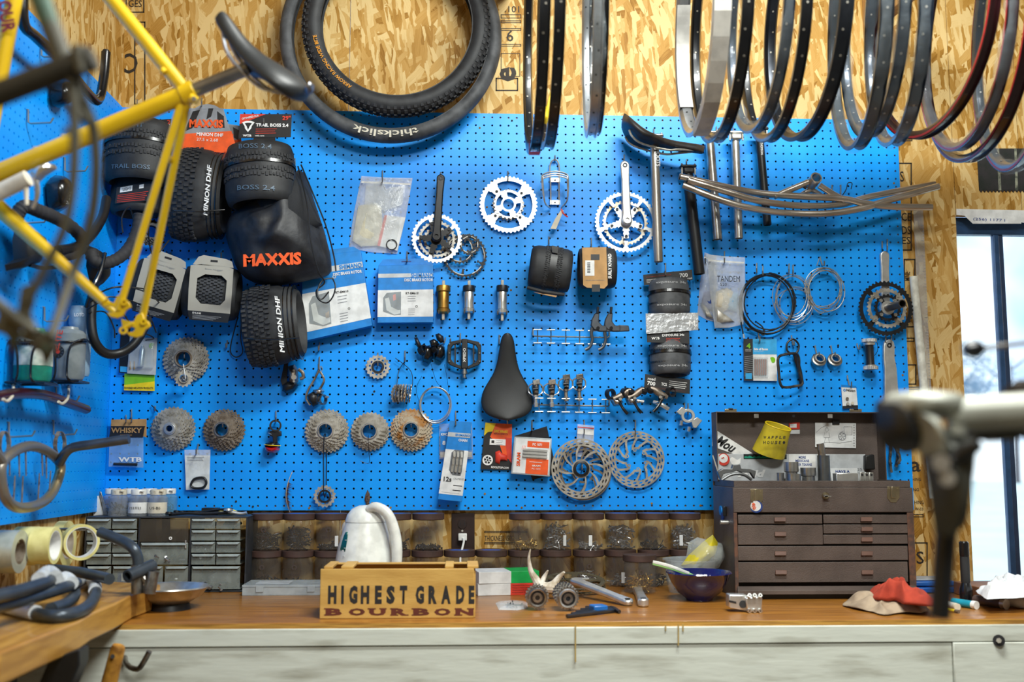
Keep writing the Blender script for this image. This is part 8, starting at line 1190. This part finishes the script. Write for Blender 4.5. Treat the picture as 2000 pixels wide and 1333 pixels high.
t = root('mallet', 'mallet with worn yellow wooden handle hanging in front of the bench', 'mallet', WD(205, 1390, 2.15)); part(t, 'handle', MB().tube([WD(232, 1262, 2.15), WD(230, 1268, 2.15), WD(212, 1340, 2.15), WD(196, 1400, 2.15)], [.0125, .0150, .0165, .0165], 18), mat('worn_hickory', 'c08a34', .45, c2='7a4f1a', vs=25)); part(t, 'head', MB().cyl(WD(160, 1410, 2.15), WD(235, 1425, 2.15), .03, n=20), DKM); part(t, 'eye_hole', MB().cyl(WD(220, 1283, 2.134), WD(220, 1283, 2.130), .0045, n=12), BLKP)
t = root('black_bracket', 'black steel bracket under the wood slab at the lower left', 'bracket', WD(110, 1400, 1.9)); part(t, 'plate', MB().prism([WD(a, b, 1.9) for a, b in ((95, 1290), (155, 1268), (155, 1300), (105, 1420), (40, 1420))], (0, .05, 0)), DKM, bevel=.003)
# ================================================================ hanging frames and stand, in front
YP = mat('yellow_frame_paint', 'e3bd12', .35, coat=.4, c2='d6ae0e', vs=8); DEP = 1.9
def fr_tube(t, nm, a, b, w0, w1, dep, m, n=20, d2=None, mid=None):
    p = [WD(a[0], a[1], dep)]+([WD(q[0], q[1], dep+(q[2] if len(q) > 2 else 0)) for q in mid] if mid else [])+[WD(b[0], b[1], d2 or dep)]; p = crv(p, 6) if mid else p
    k = len(p); return part(t, nm, MB().tube(p, [(w0+(w1-w0)*i/(k-1))*dep/FPX/2 for i in range(k)], n), m)
t = root('bare_bicycle', 'yellow steel bicycle frame with saddle, hung upside along the left edge', 'bicycle frame', WD(150, 500, DEP))
fr_tube(t, 'top_tube', (366, 182), (170, -60), 28, 28, DEP, YP); fr_tube(t, 'seat_tube', (372, 180), (-120, 388), 36, 36, DEP, YP); fr_tube(t, 'down_tube', (38, -60), (-40, 360), 32, 32, DEP, YP)
fr_tube(t, 'seat_stay', (358, 190), (232, 606), 17, 14, DEP, YP); fr_tube(t, 'seat_stay', (367, 192), (278, 622), 17, 15, DEP, YP, d2=DEP+.13); fr_tube(t, 'chain_stay', (-60, 352), (205, 590), 32, 18, DEP, YP); fr_tube(t, 'chain_stay', (-60, 362), (232, 616), 26, 17, DEP+.1, YP, d2=DEP+.13)
part(t, 'seat_lug', MB().cyl(WD(356, 188, DEP), WD(381, 176, DEP), 21*DEP/FPX, n=24), YP, bevel=.001); part(t, 'seat_binder', MB().cyl(WD(372, 190, DEP-.02), WD(386, 198, DEP-.02), .0075, n=14), YP); part(t, 'binder_bolt', MB().cyl(WD(378, 192, DEP-.03), WD(380, 193, DEP-.034), .004, n=10), STEEL); part(t, 'stay_bridge', MB().cyl(WD(325, 305, DEP), WD(336, 316, DEP+.04), .006, n=12), YP); part(t, 'cable_stop', MB().cyl(WD(316, 136, DEP-.012), WD(322, 142, DEP-.012), .006, n=12), YP)
for (dx, dy, dd) in ((0, 0, 0), (38, 38, .12)):
    o = [(198, 585), (222, 592), (228, 578), (240, 572), (244, 588), (252, 590), (256, 600), (246, 606), (240, 618), (230, 622), (216, 620), (208, 612), (222, 610), (226, 604), (214, 598), (200, 600)]
    part(t, 'dropout', MB().prism([WD(a+dx, b+dy, DEP+dd-.003) for a, b in o], (0, .006, 0)), YP, bevel=.0015)
    part(t, 'eyelet', MB().lathe([(.0028, -.003), (.0062, -.003), (.0062, .003), (.0028, .003)], WD(243+dx, 591+dy-0, DEP+dd-.006), FR[2], 18, closed=True), YP); part(t, 'eyelet', MB().lathe([(.0035, -.003), (.0078, -.003), (.0078, .003), (.0035, .003)], WD(241, 646, DEP+.12-.006), FR[2], 18, closed=True), YP) if dd else None
part(t, 'hanger', MB().tube([WD(262, 632, DEP+.12), WD(243, 640, DEP+.12)], .005, 10), YP)
text(t, 'OUR', WD(13, 32, DEP-.022), .026, mat('purple_print', '7c1f3a', .4), width=.062, rot=-78, bold=.04)
for x, y in ((123, 268), (69, 292)): part(t, 'boss', MB().cyl(WD(x, y, DEP), WD(x, y-5, DEP), .005, n=12), ALU)
part(t, 'front_mech', MB().pillow(None, 0, V((0, -.03, 0)), 4, base=[WD(a, b, DEP) for a, b in ((60, 345), (82, 328), (108, 322), (112, 330), (90, 344), (76, 358))]), STEEL); part(t, 'front_mech_cage', MB().tube(crv([WD(a, b, DEP-.01) for a, b in ((66, 345), (72, 365), (72, 385), (64, 408))]), [.006, .005, .003], 10, flat=.5), STEEL)
fr_tube(t, 'cream_sleeve', (-40, 395), (55, 348), 32, 32, DEP-.05, CREAM); fr_tube(t, 'cream_sleeve_end', (50, 348), (52, 400), 12, 7, DEP-.05, CREAM)
PST = mat('grey_post', '8d9098', .3, .9); part(t, 'seatpost', MB().cyl(WD(379, 177, DEP), WD(484, 134, DEP), 13.5*DEP/FPX, n=24), PST); part(t, 'seat_clamp', MB().pillow(None, 0, V((0, -.04, 0)), 4, base=[WD(a, b, DEP+.02) for a, b in ((476, 128), (490, 108), (510, 122), (526, 146), (518, 158), (498, 150), (482, 142))]), PST)
A = WD(604, 178, DEP); B = WD(434, 14, DEP); xd = (B-A).normalized(); zu = V((.62, -.28, .60)); zu = (zu-xd*zu.dot(xd)).normalized(); yd = zu.cross(xd)
M_ = axes(A, xd, yd, zu); L_ = (B-A).length; prof = ((0, .35, .0), (.05, .8, .004), (.14, 1., .006), (.3, .95, .0), (.5, .55, -.012), (.7, .34, -.012), (.88, .27, -.004), (1, .16, -.001)); mb = MB(); rows = []; n = 13
for f, q_, zc in prof:
    for k in range(n): a = (-1+2*k/(n-1))*R(105); rows.append(V((f*L_, .07*q_*math.sin(a), zc-.04*(1-math.cos(a*.85))*(.6+.4*q_))))
fs = [(i*n+k, i*n+k+1, (i+1)*n+k+1, (i+1)*n+k) for i in range(7) for k in range(n-1)]+[(i*n+n-1, i*n, (i+1)*n, (i+1)*n+n-1) for i in range(7)]+[tuple(range(n)), tuple(range(7*n, 8*n))[::-1]]
sdl = part(t, 'saddle', mb.add(rows, fs).xf(M_), SEAT, sub=1, smooth=60)
for sy in (-.022, .022): part(sdl, 'rail', MB().tube(crv([M_ @ V(q_) for q_ in ((.03, sy, -.03), (.07, sy, -.055), (.15, sy*.9, -.052), (L_*.9, sy*.3, -.022))], 5), .0035, 8), PST)
part(sdl, 'tail_cap', MB().pillow(None, 0, V((0, -.02, 0)), 4, base=[WD(a, b, DEP-.03) for a, b in ((592, 178), (608, 160), (614, 168), (612, 180), (602, 188))]), PST)
part(t, 'hanging_strap', MB().tube([WD(190, -34, DEP), V((WD(190, -34, DEP).x, WD(190, -34, DEP).y, CEIL-.001))], .006, 8), BLKM)
# dark green frame nearest the camera
GP_ = mat('flaking_green_frame', '4d4a3e', .55, .2, c2='2f6a58', vs=7, th=(.56, .66)); D2 = 1.05; t = root('bare_bicycle', 'stripped dark green-grey bicycle frame hanging closest to the camera', 'bicycle frame', WD(120, 650, D2))
fr_tube(t, 'seat_tube', (-160, 245), (182, 112), 50, 50, D2, mat('dark_bare_frame', '34322b', .6, .2), 24); fr_tube(t, 'top_tube', (58, -60), (128, 130), 40, 40, D2, GP_); fr_tube(t, 'seat_stay', (134, 120), (55, 590), 22, 15, D2, GP_, mid=((143, 190), (146, 260), (143, 350), (128, 440), (90, 520))); fr_tube(t, 'seat_stay', (145, 128), (100, 660), 22, 18, D2, GP_, mid=((158, 190, .01), (182, 250, .03), (188, 340, .04), (176, 440, .05), (140, 540, .05)))
part(t, 'stay_bridge', MB().cyl(WD(148, 215, D2), WD(182, 245, D2+.03), .0048, n=12), GP_); part(t, 'boss', MB().cyl(WD(130, 250, D2-.01), WD(131, 262, D2-.01), .004, n=10), GP_); part(t, 'seat_binder', MB().cyl(WD(150, 90, D2-.01), WD(160, 140, D2-.01), .006, n=12), GP_)
fr_tube(t, 'chain_stay', (-60, 555), (70, 650), 30, 20, D2, GP_); fr_tube(t, 'chain_stay', (-60, 620), (110, 680), 20, 16, D2+.04, GP_)
for o, d in ((((40, 560), (68, 550), (66, 590), (58, 610), (70, 640), (100, 652), (104, 668), (88, 690), (76, 672), (52, 664), (40, 640), (20, 650), (0, 640), (14, 620), (32, 612)), 0), (((92, 640), (110, 640), (108, 680), (98, 700), (86, 720), (78, 690), (60, 680), (70, 668), (88, 662)), .05), (((0, 590), (20, 600), (40, 640), (30, 680), (22, 690), (14, 660), (-10, 640)), .02)): part(t, 'dropout', MB().prism([WD(a, b, D2+d) for a, b in o], (0, .005, 0)), GP_, bevel=.001)
part(t, 'hanging_strap', MB().tube([WD(62, -40, D2), V((WD(62, -40, D2).x, WD(62, -40, D2).y, CEIL-.001))], .005, 8), BLKM)
# repair stand
D3 = 1.08; SG = mat('pale_cast_metal', 'a9aba0', .45, .3); SD = mat('stand_dark_grey', '4a4b44', .5, .3); t = root('repair_stand', 'blurred grey repair stand arm with black clamp, right in front of the window', 'repair stand', V((WD(2200, 800, D3).x, WD(2200, 800, D3).y, FLOOR)))
P3 = lambda a, b, d=0: WD(a, b, D3+d); k3 = D3/FPX
part(t, 'cross_arm', MB().cyl(P3(1850, 812), P3(2200, 790, -.05), 34*k3, n=28), SG); part(t, 'clamp_head', MB().pillow(None, 0, V((0, -.05, 0)), 5, base=[P3(a, b, .02) for a, b in ((1722, 785), (1740, 768), (1800, 762), (1850, 766), (1872, 776), (1870, 812), (1840, 822), (1780, 815), (1728, 812))]), SG, smooth=60); part(t, 'jaw_pad', MB().pillow(None, 0, V((0, -.05, 0)), 5, base=[P3(a, b, .03) for a, b in ((1708, 790), (1726, 776), (1728, 812), (1770, 820), (1800, 836), (1800, 880), (1770, 888), (1728, 876), (1712, 850))]), BLKM, smooth=60)
part(t, 'jaw', MB().pillow(None, 0, V((0, -.05, 0)), 5, base=[P3(a, b, .0) for a, b in ((1770, 800), (1800, 806), (1812, 850), (1822, 900), (1800, 892), (1788, 862))]), SG, smooth=60); part(t, 'jaw_body', MB().pillow(None, 0, V((0, -.05, 0)), 6, base=[P3(a, b, .0) for a, b in ((1806, 830), (1870, 840), (1885, 850), (1880, 900), (1872, 960), (1862, 1040), (1842, 1058), (1826, 1040), (1814, 960), (1802, 890))]), SD, smooth=60)
part(t, 'grip_tube', MB().cyl(P3(1848, 1036), P3(1836, 1208), 20*k3, n=24), BLKM, bevel=.002); part(t, 'collar', MB().cyl(P3(1849, 1020), P3(1847, 1042), 22*k3, n=24), SD); part(t, 'lever', MB().tube([P3(1860, 900, -.04), P3(1885, 882, -.05), P3(1912, 868, -.06)], [.008, .009, .006], 12), BLKM); part(t, 'lever_boss', MB().cyl(P3(1868, 850, -.03), P3(1872, 830, -.03), 16*k3, n=18), SG); part(t, 'bolt', MB().cyl(P3(1838, 905, -.04), P3(1838, 905, -.052), .009, n=14), STEEL); part(t, 'bolt', MB().cyl(P3(1850, 935, -.04), P3(1850, 935, -.052), .008, n=14), STEEL)
part(t, 'mount_knob', MB().pillow(None, 0, V((0, -.09, 0)), 6, base=[P3(a, b, .04) for a, b in ((1960, 760), (1985, 742), (2030, 738), (2060, 780), (2050, 850), (2010, 862), (1975, 848), (1955, 815))]), BLKG, smooth=60); part(t, 'serrated_plate', MB().prism([P3(a, b, .0) for a, b in ((1905, 830), (2000, 830), (2000, 850), (1985, 862), (1970, 856), (1955, 864), (1940, 856), (1925, 862), (1905, 850))], (0, .03, 0)), SD, bevel=.002)
part(t, 'mast', MB().cyl((P3(2200, 790, -.05).x, P3(2200, 790, -.05).y, FLOOR+.02), (P3(2200, 790, -.05).x, P3(2200, 790, -.05).y, .35), .022, n=24), SD); part(t, 'base_plate', MB().cyl((P3(2200, 790, -.05).x, P3(2200, 790, -.05).y, FLOOR+.0005), (P3(2200, 790, -.05).x, P3(2200, 790, -.05).y, FLOOR+.02), .25, n=40), SD, bevel=.003)
kn = part(t, 'adjust_rod', MB().tube([P3(1912, 682, .1), P3(1960, 676, .1), P3(2080, 660, .0), (P3(2200, 700, -.05))], .0028, 8), DSTEEL); part(kn, 'ball_knob', MB().lathe([(0, -.012), (.007, -.010), (.0105, -.002), (.0105, .004), (.006, .011), (0, .012)], P3(1901, 682, .1), V((1, 0, 0)), 20), BLKG)
